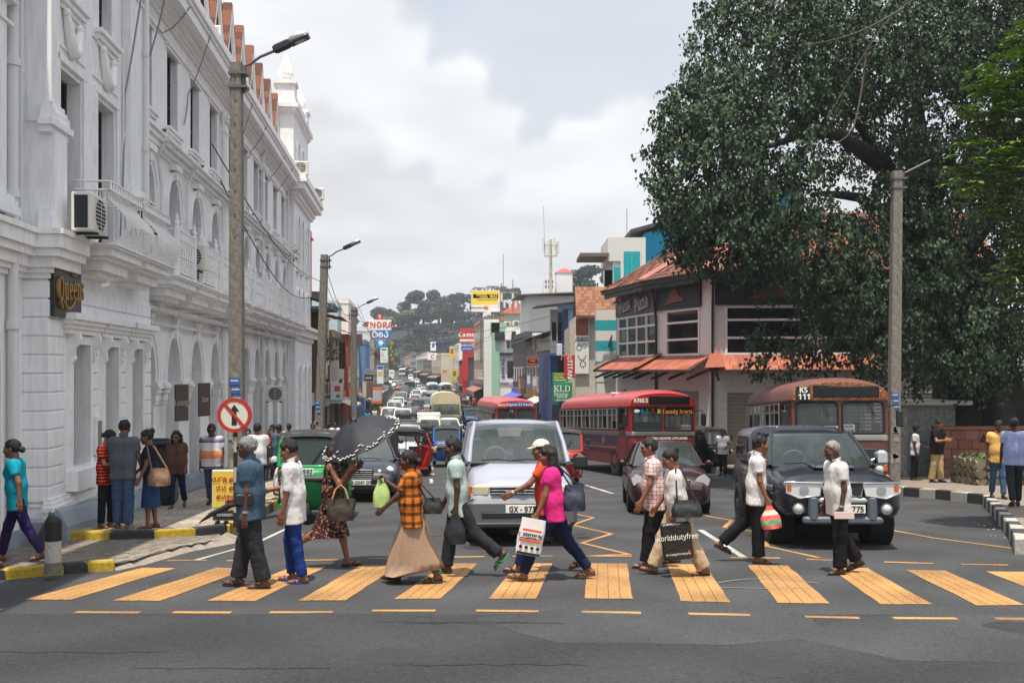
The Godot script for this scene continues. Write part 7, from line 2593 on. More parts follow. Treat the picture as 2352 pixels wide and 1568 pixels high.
	for q in [["blue three-wheeler in the middle of the road behind the man in the pale green shirt","1760b0",-2.8,42.9,2.0],["blue three-wheeler half hidden by the silver van","1a5aa3",-1.5,48.3,5.0],["red three-wheeler behind the silver van's right side","a32a1c",1.5,30.6,3.0],["black three-wheeler beside the red bus with the white route letters","17191c",6.1,36.8,-3.0],["red three-wheeler turned sideways behind the black saloon","b02c1e",-3.95,35.2,118.0],["green three-wheeler turned sideways further back","138044",-4.75,48.5,118.0],["blue three-wheeler turned sideways behind the green sideways one","1f6ab3",-4.95,52.0,118.0],["blue three-wheeler near the army truck","1b5fae",-3.5,84.0,6.0],["green three-wheeler beyond the army truck","157a45",-4.35,93.0,6.0],["black three-wheeler parked by the shutters behind the red bus","1b1d20",7.3,38.2,30.0]]:
		var o:=copy(green,q[0],Vector3.ZERO,0,"three-wheelers in the traffic")
		recolor(o,["nose","windscreen_frame","tub","floor","mudguard"],paint(q[1]))
		put(o,q[2],q[3],q[4])
		tk.append(o)
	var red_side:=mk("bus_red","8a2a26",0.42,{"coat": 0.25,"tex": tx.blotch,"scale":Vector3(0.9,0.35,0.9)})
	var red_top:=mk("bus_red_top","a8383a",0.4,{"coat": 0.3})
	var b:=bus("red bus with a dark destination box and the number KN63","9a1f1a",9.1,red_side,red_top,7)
	var z1:=4.55
	var white_p:=mk("print_e8e8e4","e8e8e4",0.5)
	inst(b,"lettering",letters("KN63",0.15,true,false,0.01),white_p,Transform3D(Basis(),Vector3(-0.83,2.66,z1+0.055)))
	var rb:="SLTB"
	for k in 4:
		inst(b,"letter",letters(rb[k]+("." if k<3 else ""),0.15,true,true,0.01),mk("print_sltb%d" % k,["2b8fd0","3c9a3a","c43a26","d6c62e"][k],0.5),Transform3D(Basis(),Vector3(-0.72+k*0.19,2.3,z1+0.005)))
	m=MB.new()
	m.ball(Vector3(-0.96,2.3,z1),Vector3(0.12,0.07,0.01),12,6)
	part(b,"roundel",m,white_p)
	m=MB.new()
	for s in [-1,1]:
		m.box(Vector3(s*0.57-0.48,2.22,z1-0.008),Vector3(s*0.57+0.48,2.39,z1-0.002))
	part(b,"sun_strip",m,mk("dest_black","0d0f10",0.25))
	inst(b,"lettering",letters("Kandy North",0.13,true,true,0.01),mk("print_e08a2a","e08a2a",0.5),Transform3D(Basis(),Vector3(0.56,2.28,z1+0.005)))
	inst(b,"lettering",letters("LANKA ASHOK LEYLAND",0.085,true,false,0.01),white_p,Transform3D(Basis().scaled(Vector3(1.1,1,1)),Vector3(0.15,1.36,z1+0.005)))
	var db:=slab_part(b,"route_card",Vector3(0.85,1.74,z1-0.03),Vector3(0.36,0.16,0.01),white_p,0.003)
	m=MB.new()
	script(m,"mhnrvr",Vector3(0,0,0.008),0.06,0.22)
	part(db,"card_lettering",m,mk("print_b8392e","b8392e",0.5))
	for s in [-1]:
		m=MB.new()
		m.ball(Vector3(s*1.225,1.22,1.6),Vector3(0.015,0.2,0.2),16,8)
		part(b,"crest",m,mk("crest_grey","5a5a66",0.6))
		m=MB.new()
		m.ball(Vector3(s*1.237,1.22,1.6),Vector3(0.012,0.12,0.06),10,6)
		part(b,"crest_lion",m,mk("gilt","b58a4a",0.35,{"metal": 0.8}))
	slab_part(b,"badge",Vector3(-0.9,2.98,2.0),Vector3(0.3,0.06,0.2),white_p,0.01)
	put(b,4.25,38.8,12.5)
	var rust:=mk("bus_rust","ffffff",0.6,{"tex": rusty(),"scale": 1.1})
	var faded:=mk("bus_faded","6a4038",0.6,{"tex": tx.blotch,"scale": 1.1})
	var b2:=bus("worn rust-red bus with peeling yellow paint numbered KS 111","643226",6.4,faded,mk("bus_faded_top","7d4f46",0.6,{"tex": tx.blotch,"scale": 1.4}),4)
	recolor(b2,["front_dome","bumper"],rust)
	z1=3.2
	inst(b2,"lettering",letters("KS",0.14,true,false,0.01),white_p,Transform3D(Basis(),Vector3(-0.92,2.72,z1+0.065)))
	inst(b2,"lettering",letters("111",0.14,true,false,0.01),white_p,Transform3D(Basis(),Vector3(-0.9,2.55,z1+0.065)))
	slab_part(b2,"number_patch",Vector3(-0.93,2.63,z1+0.05),Vector3(0.36,0.36,0.02),black,0.005)
	slab_part(b2,"small_box",Vector3(-0.48,2.69,z1+0.05),Vector3(0.4,0.3,0.03),mk("dest_black","0d0f10",0.25),0.04)
	db=slab_part(b2,"route_card",Vector3(0.2,1.75,z1-0.03),Vector3(0.34,0.2,0.01),white_p,0.003)
	m=MB.new()
	script(m,"mrvnhy",Vector3(0,0.05,0.008),0.05,0.22); script(m,"kprdm",Vector3(0,-0.05,0.008),0.05,0.22)
	part(db,"card_lettering",m,mk("plate_ink","191919",0.6))
	m=MB.new()
	m.ext(PackedVector2Array([Vector2(-0.1,1.3),Vector2(0.1,1.3),Vector2(0.03,1.42)]),z1,z1+0.02)
	part(b2,"triangle_mark",m,black)
	put(b2,8.5,28.3,-3.2)
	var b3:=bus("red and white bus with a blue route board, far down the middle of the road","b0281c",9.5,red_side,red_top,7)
	z1=4.75
	recolor(b3,["destination_box"],mk("route_blue","33429c",0.5))
	inst(b3,"lettering",letters("Digana 63 Kandy",0.15,true,false,0.01),white_p,Transform3D(Basis(),Vector3(0.22,2.68,z1+0.08)))
	inst(b3,"lettering",letters("MK24",0.16,true,false,0.01),white_p,Transform3D(Basis(),Vector3(-0.83,2.66,z1+0.055)))
	slab_part(b3,"white_skirt",Vector3(0,1.0,z1+0.035),Vector3(2.3,0.5,0.05),white_p,0.03)
	put(b3,-0.5,65.4,9.0)
	var t:=thing("army_truck","olive army truck with a pale canvas cover","truck")
	var olive:=mk("truck_olive","6d7158",0.6)
	m=MB.new()
	m.loft([_carring(0.6,1.1,0.75,1.5,0),_carring(1.9,1.12,0.75,1.5,0),_carring(2.3,1.1,0.75,1.45,0),_carring(2.4,1.04,0.8,1.35,0)])
	part(t,"cab",m,olive)
	greenhouse(t,olive,{"zf": 2.3,"zr": 0.65,"tf": 2.05,"tr": 0.75,"yb": 1.48,"yt": 2.28,"wb": 1.05,"wt": 0.98,"pillars": [0.5],"seats": [1.3]})
	m=MB.new()
	var rings:=[]
	for z in [-3.6,-2.5,-1.4,-0.3,0.55]:
		var ring:=PackedVector3Array()
		for k in 11:
			var a:=PI*k/10
			ring.append(Vector3(cos(a)*1.2,2.2+pow(sin(a),0.45)*(0.92+0.05*sin(z*3)),z))
		ring.append(Vector3(-1.2,1.0,z)); ring.append(Vector3(1.2,1.0,z))
		rings.append(ring)
	m.loft(rings)
	part(t,"canvas_cover",m,mk("canvas_pale","c9bda0",0.9,{"bump": tx.b_cloth,"scale": 0.8,"tex": tx.stain}))
	slab_part(t,"bumper",Vector3(0,0.62,2.45),Vector3(2.2,0.24,0.16),olive,0.03)
	slab_part(t,"grille",Vector3(0,1.08,2.42),Vector3(1.2,0.3,0.05),black,0.02)
	lens(t,"headlight",Vector3(0.85,1.0,2.4),Vector3(0.12,0.12,0.06),lensm)
	plate(t,Vector3(0.4,0.62,2.55),"UHA 1130",0.5)
	mirrors(t,1.15,2.0,2.2,black,Vector3(0.14,0.36,0.1))
	for z in [1.6,-2.3]:
		for s in [-1,1]:
			wheel(t,s*1.0,z,0.48,0.28,"55584a",false)
	put(t,-5.35,80.0,5.5)
	var kt:=thing("box_truck","small white box truck behind the man in the striped shirt","truck")
	var tw:=mk("truck_white","d6d5cf",0.5)
	m=MB.new()
	m.loft([_carring(0.4,0.72,0.4,1.1,0),_carring(1.3,0.73,0.4,1.1,0),_carring(1.5,0.72,0.4,1.02,0.0),_carring(1.56,0.68,0.45,0.9,0)])
	part(kt,"cab",m,tw)
	greenhouse(kt,tw,{"zf": 1.42,"zr": 0.42,"tf": 1.05,"tr": 0.5,"yb": 1.08,"yt": 1.72,"wb": 0.68,"wt": 0.62,"pillars": [],"seats": [0.8]})
	slab_part(kt,"cargo_box",Vector3(0,1.28,-0.8),Vector3(1.5,1.5,2.4),tw,0.03)
	slab_part(kt,"grille",Vector3(0,0.78,1.54),Vector3(0.8,0.14,0.05),black,0.02)
	slab_part(kt,"bumper",Vector3(0,0.45,1.58),Vector3(1.42,0.16,0.1),mk("bumper_pale","b9b9b4",0.5),0.03)
	lens(kt,"headlight",Vector3(0.55,0.78,1.5),Vector3(0.11,0.1,0.06),lensm)
	plate(kt,Vector3(0.1,0.45,1.64),"LB - 5530",0.42)
	mirrors(kt,0.74,1.25,1.3,black,Vector3(0.12,0.2,0.08))
	for z in [1.0,-1.3]:
		for s in [-1,1]:
			wheel(kt,s*0.62,z,0.27,0.16,"8d9194",false)
	put(kt,-5.35,64.0,5.5)
	var wv:=car("minivan","white minivan in the left lane beyond the off-roader","van","d8dad8",[[-2.0,0.7,0.35,1.0],[-1.9,0.76,0.28,1.06],[0.9,0.78,0.26,1.06],[1.4,0.77,0.26,1.0,0.05],[1.8,0.74,0.27,0.85,0.04],[1.95,0.68,0.32,0.7,0.0]],{"zf": 1.3,"zr": -1.95,"tf": 0.7,"tr": -1.8,"yb": 1.05,"yt": 1.72,"wb": 0.72,"wt": 0.62,"pillars": [0.3,0.65]},[1.2,-1.2,0.68,0.29,0.18])
	lens(wv,"headlight",Vector3(0.55,0.78,1.8),Vector3(0.14,0.09,0.08),lensm)
	plate(wv,Vector3(0,0.5,1.98),"HB - 7712",0.42)
	put(wv,-9.0,82.0,6.0)
	var co:=copy(wv,"silver minivan behind the blue off-roader",Vector3.ZERO,0)
	recolor(co,["body","roof","pillars"],paint("9ea6ae"))
	put(co,-4.75,44.0,6.0)
	var far:=[["saloon_car",wc,"white car parked at the left kerb by the shops","d4d6d6",-8.9,62.0,40.0],["saloon_car",wc,"black car in the left queue beside the white minivan","1d2126",-8.2,76.0,6.0],["off_roader",su,"dark off-roader behind the red sideways three-wheeler","2d3238",-5.9,54.0,6.0],["off_roader",su,"grey off-roader ahead of the far minivans","6d7278",-10.1,118.0,6.0],["saloon_car",wc,"silver car alone in the far middle lane","b9bec2",-9.5,150.0,6.0],["saloon_car",wc,"red car beside the far three-wheelers","9c2a22",-7.6,88.0,7.0],["saloon_car",wc,"dark grey car in the far left queue","3b3e42",-12.0,128.0,6.0],["minivan",wv,"white minivan far back in the left queue","d8dad8",-13.8,142.0,6.0],["minivan",wv,"second white minivan in the distant queue","d8dad8",-16.5,172.0,6.0],["minivan",wv,"dark-topped van in the distant queue","3a3d3f",-17.6,180.0,6.0],["saloon_car",wc,"pale car in the distant queue before the rise","c9cdd0",-17.5,198.0,6.0],["saloon_car",wc,"pale blue car in the distant queue","a4b4bf",-20.2,215.0,6.0],["minivan",wv,"distant white minivan on the rise","dedfdc",-24.0,240.0,6.0],["saloon_car",wc,"distant white car on the rise","dedfdc",-25.2,262.0,6.0],["minivan",wv,"farthest white van on the rise","dedfdc",-29.5,290.0,6.0],["saloon_car",wc,"dark car under the far signs","2a2d31",-14.9,160.0,6.0],["saloon_car",wc,"white car behind the army truck","d4d6d6",-7.2,102.0,6.0],["saloon_car",wc,"white estate just behind the white box truck","d8dad8",-4.5,70.5,6.0]]
	for q in far:
		co=copy(q[1],q[2],Vector3.ZERO,0,"cars in the far traffic")
		recolor(co,["body","roof","pillars"],paint(q[3]))
		put(co,q[4],q[5],q[6])
	for q in [["far three-wheeler with a black hood in the left queue","1d1f22",-10.6,112.0,6.0],["far green three-wheeler by the right pavement","157a45",-8.1,158.0,6.0],["far red three-wheeler by the right pavement","9c2a22",-6.9,146.0,6.0],["far red three-wheeler behind the silver car","a8342a",-11.1,175.0,6.0],["far black three-wheeler near the red portal","25272a",-9.4,170.0,6.0],["red three-wheeler cutting across by the left shops","b02c1e",-7.3,74.0,110.0],["black-hooded three-wheeler cutting across beside the red one","20262b",-6.3,79.0,110.0]]:
		co=copy(green,q[0],Vector3.ZERO,0,"three-wheelers in the traffic")
		recolor(co,["nose","windscreen_frame","tub","floor","mudguard"],paint(q[1]))
		put(co,q[2],q[3],q[4])
	var cc:=["d8dad8","2d3033","b9bec2","6d7278","d8dad8","8f2a24","3a4658","cfd2d4","9aa0a5"]
	for k in 24:
		var d:=86.0+k*9.6
		var tt:float=-2.3+(1.9 if k % 2 else 0.0)-maxf(0.0,d-200.0)*0.075
		co=copy([wv,wc,su,wc][k % 4],"car standing in the long far queue",Vector3.ZERO,0,"cars standing in the long far queue")
		recolor(co,["body","roof","pillars"],paint(cc[k % 9]))
		var sp:=sf(tt,0,d)
		put(co,sp.x,-sp.z,6.0)
	for q in [["white coach with a turquoise sun strip far up the street","cfd3d2","1e8f96",-15.2,190.0],["white coach beside the turquoise-topped one","d5d6d2","3a3f43",-12.6,188.0],["pale lorry-like coach at the far crest","dcdcd8","5e8aa8",-37.0,335.0],["dark blue coach in the far left queue","33415a","20262b",-21.0,205.0]]:
		co=copy(b3,q[0],Vector3.ZERO,0,"coaches in the far traffic")
		recolor(co,["lower_body","window_pillars","roof","front_dome","front_posts","side_stripe","white_skirt","front_door_frame"],mk("coach_"+q[1],q[1],0.4))
		recolor(co,["destination_box"],mk("coach_"+q[2],q[2],0.4))
		for ch in co.get_children():
			if String(ch.name).begins_with("lettering"):
				co.remove_child(ch); ch.free()
		put(co,q[3],q[4],6.0)
		co.scale=Vector3(0.88,0.85,0.7)
class Field:
	var o:Vector3
	var c:float
	var nx: int
	var ny: int
	var nz: int
	var f: PackedFloat32Array
	func _init(lo:Vector3,hi:Vector3,cell:float)->void:
		o=lo; c=cell
		nx=int((hi.x-lo.x)/c)+2; ny=int((hi.y-lo.y)/c)+2; nz=int((hi.z-lo.z)/c)+2
		f.resize(nx*ny*nz)
		f.fill(1.0)
	func cap(a:Vector3,b:Vector3,ra:float,rb:float,k:=0.04,flat:=false)->void:
		var r:=maxf(ra,rb)+k+c*2
		var i0:=maxi(0,int((minf(a.x,b.x)-r-o.x)/c)); var i1:=mini(nx-1,int((maxf(a.x,b.x)+r-o.x)/c)+1)
		var j0:=maxi(0,int((minf(a.y,b.y)-r-o.y)/c)); var j1:=mini(ny-1,int((maxf(a.y,b.y)+r-o.y)/c)+1)
		var k0:=maxi(0,int((minf(a.z,b.z)-r-o.z)/c)); var k1:=mini(nz-1,int((maxf(a.z,b.z)+r-o.z)/c)+1)
		var d:=b-a
		var l2:=maxf(d.length_squared(),1e-8)
		var l:=sqrt(l2)
		for z in range(k0,k1+1):
			for y in range(j0,j1+1):
				var at:=(z*ny+y)*nx
				var qx:=o.x+i0*c-a.x; var qy:=o.y+y*c-a.y; var qz:=o.z+z*c-a.z
				for x in range(i0,i1+1):
					var u:=(qx*d.x+qy*d.y+qz*d.z)/l2
					var t:=clampf(u,0.0,1.0)
					if flat and u>1.0: t=1.0
					var ex:=qx-d.x*t; var ey:=qy-d.y*t; var ez:=qz-d.z*t
					var v:=sqrt(ex*ex+ey*ey+ez*ez)-ra-(rb-ra)*t
					if flat: v=maxf(v,(u-1.0)*l)
					var w:=f[at+x]
					var h:=k-absf(v-w)
					f[at+x]=minf(v,w)-(h*h/k*0.25 if h>0 else 0.0)
					qx+=c
	func ell(m:Vector3,r:Vector3,k:=0.02)->void:
		var s:=minf(r.x,minf(r.y,r.z))
		for z in nz:
			for y in ny:
				for x in nx:
					var at:=(z*ny+y)*nx+x
					var p:=(o+Vector3(x,y,z)*c-m)/r
					var v:=(p.length()-1.0)*s
					var w:=f[at]
					var h:=k-absf(v-w)
					f[at]=minf(v,w)-(h*h/k*0.25 if h>0 else 0.0)
	func cut(p:Vector3,n:Vector3)->void:
		for z in nz:
			for y in ny:
				for x in nx:
					var at:=(z*ny+y)*nx+x
					f[at]=maxf(f[at],(o+Vector3(x,y,z)*c-p).dot(n))
	func out(m: MB,fold:=0.0,fn: FastNoiseLite=null)->void:
		var id:=PackedInt32Array()
		id.resize(nx*ny*nz)
		id.fill(-1)
		var vs:=PackedVector3Array()
		var step:=[0,1,nx,nx+1,nx*ny,nx*ny+1,nx*ny+nx,nx*ny+nx+1]
		var E:=[[0,1],[2,3],[4,5],[6,7],[0,2],[1,3],[4,6],[5,7],[0,4],[1,5],[2,6],[3,7]]
		for z in nz-1:
			for y in ny-1:
				var at:=(z*ny+y)*nx
				for x in nx-1:
					var g:=f[at+x]
					if absf(g)>c*2.5:
						continue
					var neg:=0
					for s in step:
						if f[at+x+s]<0: neg+=1
					if neg==0 or neg==8:
						continue
					var sum:=Vector3.ZERO
					var n:=0
					for e in E:
						var a:=f[at+x+step[e[0]]]
						var b:=f[at+x+step[e[1]]]
						if (a<0)!=(b<0):
							var t:=a/(a-b)
							var p:=Vector3(e[0] & 1,(e[0] >> 1) & 1,e[0] >> 2)
							sum+=p.lerp(Vector3(e[1] & 1,(e[1] >> 1) & 1,e[1] >> 2),t)
							n+=1
					id[at+x]=vs.size()
					vs.append(o+(Vector3(x,y,z)+sum/n)*c)
		var quads:=PackedInt32Array()
		var S:=[1,nx,nx*ny]
		for z in range(1,nz-1):
			for y in range(1,ny-1):
				for x in range(1,nx-1):
					var at:=(z*ny+y)*nx+x
					var g:=f[at]
					if absf(g)>c*2.5: continue
					for ax in 3:
						var h:=f[at+S[ax]]
						if (g<0)==(h<0): continue
						var u: int=S[(ax+1) % 3]
						var v: int=S[(ax+2) % 3]
						var q:=[id[at],id[at-u],id[at-u-v],id[at-v]]
						if q.min()<0: continue
						if g<0: q.reverse()
						quads.append_array(PackedInt32Array([q[3],q[2],q[1],q[0]]))
		var ns:=PackedVector3Array()
		ns.resize(vs.size())
		for i in range(0,quads.size(),4):
			var g:=(vs[quads[i+2]]-vs[quads[i]]).cross(vs[quads[i+3]]-vs[quads[i+1]])
			for j in 4: ns[quads[i+j]]+=g
		for i in ns.size():
			ns[i]=ns[i].normalized()
		if fold>0:
			for i in vs.size():
				var p:=vs[i]
				vs[i]=p+ns[i]*fold*(fn.get_noise_3d(p.x*11,p.y*6,p.z*11)+0.5*fn.get_noise_3d(p.x*24,p.y*15,p.z*24))
			for i in ns.size(): ns[i]=Vector3.ZERO
			for i in range(0,quads.size(),4):
				var g:=(vs[quads[i+2]]-vs[quads[i]]).cross(vs[quads[i+3]]-vs[quads[i+1]])
				for j in 4: ns[quads[i+j]]+=g
			for i in ns.size(): ns[i]=ns[i].normalized()
		for i in range(0,quads.size(),4):
			var a:=quads[i]; var b:=quads[i+1]; var d:=quads[i+2]; var e:=quads[i+3]
			m.tri(vs[a],vs[b],vs[d],ns[a],ns[b],ns[d])
			m.tri(vs[a],vs[d],vs[e],ns[a],ns[d],ns[e])
var heads:={}
func make_heads()->void:
	var F:=Field.new(Vector3(-0.11,-0.2,-0.14),Vector3(0.11,0.14,0.14),0.0065)
	F.ell(Vector3(0,0.025,-0.014),Vector3(0.074,0.088,0.092))
	F.ell(Vector3(0,-0.045,0.028),Vector3(0.056,0.068,0.062),0.04)
	F.cap(Vector3(0,-0.092,0.06),Vector3(0,-0.09,0.066),0.022,0.02,0.03)
	F.cap(Vector3(0,0.005,0.084),Vector3(0,-0.032,0.1),0.01,0.015,0.014)
	F.cap(Vector3(-0.04,0.022,0.074),Vector3(0.04,0.022,0.074),0.012,0.012,0.016)
	F.cap(Vector3(-0.02,-0.063,0.082),Vector3(0.02,-0.063,0.082),0.009,0.009,0.008)
	for s in [-1,1]:
		F.ell(Vector3(s*0.078,-0.008,-0.008),Vector3(0.011,0.032,0.02),0.006)
		F.cap(Vector3(s*0.045,-0.025,0.055),Vector3(s*0.05,-0.025,0.045),0.024,0.022,0.03)
	F.cap(Vector3(0,-0.06,-0.02),Vector3(0,-0.13,-0.025),0.05,0.05,0.03)
	var m:=MB.new()
	F.out(m)
	heads.face=m.mesh()
	for st in ["short","grey","bun","lowbun","long","tail","cap"]:
		F=Field.new(Vector3(-0.14,-0.36,-0.24),Vector3(0.14,0.2,0.16),0.0085)
		var thick:=0.003 if st=="grey" else 0.012
		F.ell(Vector3(0,0.032,-0.02),Vector3(0.076+thick,0.088+thick,0.094+thick))
		F.cut(Vector3(0,0.052,0.062 if st!="grey" else 0.03),Vector3(0,-0.62,0.78))
		if st!="long":
			F.cut(Vector3(0,-0.05,-0.03),Vector3(0,-0.9,0.42))
		if st=="bun": F.ell(Vector3(0,0.085,-0.115),Vector3(0.048,0.048,0.045),0.02)
		if st=="lowbun": F.ell(Vector3(0,-0.03,-0.135),Vector3(0.042,0.045,0.04),0.02)
		if st=="tail": F.cap(Vector3(0,0.0,-0.11),Vector3(0,-0.2,-0.14),0.04,0.025,0.03)
		if st=="long":
			for s in [-1,0,1]:
				F.cap(Vector3(s*0.065,0.0,-0.06),Vector3(s*0.085,-0.25,-0.09+0.06*absf(s)),0.055,0.05,0.04)
		m=MB.new()
		F.out(m,0.02 if st in ["long","short","tail"] else 0.011,noise)
		heads[st]=m.mesh()
	for st in ["open","grip"]:
		F=Field.new(Vector3(-0.06,-0.21,-0.07),Vector3(0.06,0.03,0.09),0.005)
		var cu:=0.35 if st=="open" else 1.25
		for q in 4:
			var z:=-0.03+q*0.02
			F.cap(Vector3(0,0.0,z*0.5),Vector3(0,-0.085,z),0.017,0.0125,0.014)
			var a:=Vector3(0,-0.085,z)
			var ang:=0.15*cu
			for seg in [0.04,0.03,0.022]:
				var l:float=seg*[0.85,1.0,1.05,0.92][q]
				var b:=a+Vector3(-sin(ang),-cos(ang),0)*l
				F.cap(a,b,0.0095,0.0085,0.004)
				a=b
				ang+=cu*0.75
		F.cap(Vector3(0,-0.03,0.025),Vector3(-0.012,-0.06,0.055),0.014,0.011,0.012)
		F.cap(Vector3(-0.012,-0.06,0.055),Vector3(-0.02-0.012*cu,-0.095,0.055-0.018*cu),0.01,0.009,0.004)
		m=MB.new()
		F.out(m)
		heads[st]=m.mesh()
var grips:={}
func person(label: String,q: Dictionary,at:Vector3,yaw:float,group:="")->Node3D:
	var p:=thing("person",label,"person",at,deg_to_rad(yaw),group)
	var k:float=q.get("h",1.65)/1.7
	var fem: bool=q.get("fem",false)
	var fat:float=q.get("fat",0.0)
	var cell:float=q.get("cell",0.015)
	var L:=[q.get("l",[8,5,0]),q.get("r",[-8,10,0])]
	var A:=[q.get("la",[0,8,12,0]),q.get("ra",[0,8,12,0])]
	var lean:=deg_to_rad(q.get("lean",3.0))
	var up:=Vector3(0,cos(lean),sin(lean))
	var fw:=Vector3(0,-sin(lean),cos(lean))
	var hip:=Vector3(0,0.925*k,0)
	var J:=[]
	var low:=1e9
	for s in 2:
		var sx:=1.0 if s==0 else -1.0
		var a:=deg_to_rad(L[s][0])
		var b:=deg_to_rad(L[s][0]-L[s][1])
		var h:=hip+Vector3(sx*0.085*k,0,0)
		var kn:=h+Vector3(sx*0.01,-cos(a),sin(a))*0.43*k
		var an:=kn+Vector3(0,-cos(b),sin(b))*0.42*k
		var fp:=deg_to_rad(L[s][2])
		var fd:=Vector3(sx*0.15,sin(fp),cos(fp)).normalized()
		var fu:=Vector3(0,cos(fp),-sin(fp))
		var heel:=an-fu*0.055*k-fd*0.045*k
		var toe:=heel+fd*0.215*k
		J.append([h,kn,an,heel,toe,fd,fu])
		low=minf(low,minf(heel.y,toe.y)-0.028)
	var dy:=Vector3(0,-low,0)
	hip+=dy
	for j in J:
		for i in 5: j[i]+=dy
	var sh_w:=(0.155 if fem else 0.175)*k
	var neck:=hip+up*0.52*k
	var H:=[]
	for s in 2:
		var sx:=1.0 if s==0 else -1.0
		var g:Array=A[s]
		var a:=deg_to_rad(g[0]); var ou:=deg_to_rad(g[1]); var el:=deg_to_rad(g[0]+g[2]); var inn:=deg_to_rad(g[3])
		var s0:=hip+up*0.468*k+Vector3(sx*sh_w,0,0)
		var e:=s0+Vector3(sx*sin(ou),-cos(a)*cos(ou),sin(a)*cos(ou))*0.28*k
		var fd:=Vector3(sx*(sin(ou)*0.4-sin(inn)),-cos(el),sin(el)).normalized()
		var w:=e+fd*0.25*k
		H.append([s0,e,w,fd])
	var lo:=Vector3(-0.6,-0.02,-0.85)*k
	var hi:=Vector3(0.6,1.75,0.85)*k
	var pts:=[hip,neck+up*0.3]
	for j in J: pts.append_array([j[1],j[2],j[3],j[4]])
	for g in H: pts.append_array([g[1],g[2]+g[3]*0.1,g[0]])
	lo=pts[0]; hi=pts[0]
	for v in pts:
		lo=Vector3(minf(lo.x,v.x),minf(lo.y,v.y),minf(lo.z,v.z)); hi=Vector3(maxf(hi.x,v.x),maxf(hi.y,v.y),maxf(hi.z,v.z))
	lo -= Vector3.ONE*0.22; hi+=Vector3.ONE*0.22
	var skin:=mk("skin_"+q.get("skin","5a3a28"),q.get("skin","5a3a28"),0.5)
	var F:=Field.new(lo,hi,cell)
	F.cap(hip+up*0.1,hip+up*0.4*k,0.055,0.06); F.cap(neck-up*0.06,neck+up*0.08*k,0.055,0.05)
	for s in 2:
		var j:Array=J[s]
		var g:Array=H[s]
		F.cap(j[0],j[1],0.07*k,0.05*k); F.cap(j[1],j[1].lerp(j[2],0.35),0.048*k,0.052*k,0.02); F.cap(j[1].lerp(j[2],0.35),j[2],0.05*k,0.032*k,0.02)
		F.cap(j[2],j[3]+j[6]*0.02,0.03*k,0.03*k,0.02); F.cap(j[3]+j[6]*0.006,j[4]+j[6]*0.0-j[5]*0.02,0.03*k,0.022*k,0.02); F.cap(j[4]-j[5]*0.06+Vector3(0.022,0,0),j[4]-j[5]*0.015+Vector3(0.016,0,0),0.022,0.016,0.02)
		F.cap(neck-up*0.06,g[0],0.032,0.04*k,0.03); F.cap(g[0],g[1],0.048*k+fat*0.1,0.038*k); F.cap(g[1],g[2],0.038*k,0.026*k,0.02)
	var m:=MB.new()
	F.out(m)
	var hr:=Basis(Vector3.UP,deg_to_rad(q.get("hy",0.0)))*Basis(Vector3.RIGHT,lean*0.5+deg_to_rad(q.get("hp",5.0)))
	var hs:=0.98 if not fem else 0.95
	var hx:=Transform3D(hr.scaled(Vector3.ONE*hs),neck+up*0.15*k+fw*0.035)
	m.add(heads.face,hx)
	for s in 2:
		var g:Array=H[s]
		var y:Vector3=-g[3]
		var palm:=Vector3(1,0,0)
		var z:Vector3=palm.cross(y).normalized()
		if z.z<0 and absf(g[3].z)<0.9: z=-z
		var x:=y.cross(z)
		var bs:=Basis(x,y,z)
		if s==1: bs=bs*Basis.from_scale(Vector3(-1,1,1))
		if bs.x.dot(Vector3(1,0,0))*(1.0 if s==0 else -1.0)<0: bs=bs*Basis.from_scale(Vector3(-1,1,1))
		m.add(heads[q.get("hand",["open","open"])[s]],Transform3D(bs.scaled(Vector3.ONE*k*(0.92 if fem else 1.0)),g[2]-g[3]*0.012))
	part(p,"body",m,skin)
	if cell<0.02:
		for s in [-1,1]:
			m=MB.new()
			m.xf=hx
			m.ball(Vector3(s*0.031,0.004,0.074),Vector3(0.013,0.008,0.009),8,5)
			part(p,"eye",m,mk("eye_dark","1b1512",0.2))
		if q.has("specs"):
			m=MB.new()
			m.xf=hx
			for s in [-1,1]:
				m.cbox(Vector3(s*0.033,0.004,0.094),Vector3(0.05,0.034,0.006)); m.cbox(Vector3(s*0.077,0.008,0.045),Vector3(0.005,0.008,0.1))
			m.cbox(Vector3(0,0.01,0.098),Vector3(0.02,0.006,0.005))
			part(p,"glasses",m,mk("glasses_dark","101010",0.15))
	m=MB.new()
	m.add(heads[q.get("hair","short")],hx)
	part(p,"hair",m,mk("hair_"+q.get("hc","0f0d0c"),q.get("hc","0f0d0c"),0.75))
	if q.has("capc"):
		m=MB.new()
		m.xf=hx
		var rings:=[]
		for i in 6:
			var e:=i/5.0*PI/2
			var ring:=PackedVector3Array()
			for j in 16:
				var a:=TAU*j/16
				ring.append(Vector3(cos(a)*0.094*maxf(cos(e),0.01),0.05+sin(e)*0.088,-0.015-sin(a)*0.112*maxf(cos(e),0.01)))
			rings.append(ring)
		m.loft(rings,true,false,false)
		part(p,"cap",m,mk("cap_"+q.capc,q.capc,0.8))
		m=MB.new()
		m.xf=hx*Transform3D(Basis(Vector3.RIGHT,PI/2+0.15),Vector3(0,0.058,0.0))
		m.ext(PackedVector2Array([Vector2(-0.075,0.05),Vector2(-0.06,0.14),Vector2(0.0,0.175),Vector2(0.06,0.14),Vector2(0.075,0.05)]),0.0,0.01)
		part(p,"cap_peak",m,mk("cap_"+q.capc,q.capc,0.8))
	var T: Dictionary=q.get("top",{"m": "shirt_white"})
	var hem:float=T.get("hem",0.14)
	F=Field.new(lo,hi,cell)
	var tw:=0.075*k+fat*0.35
	var tr:float=(0.098 if fem else 0.108)*k+fat*0.4+T.get("loose",0.004)
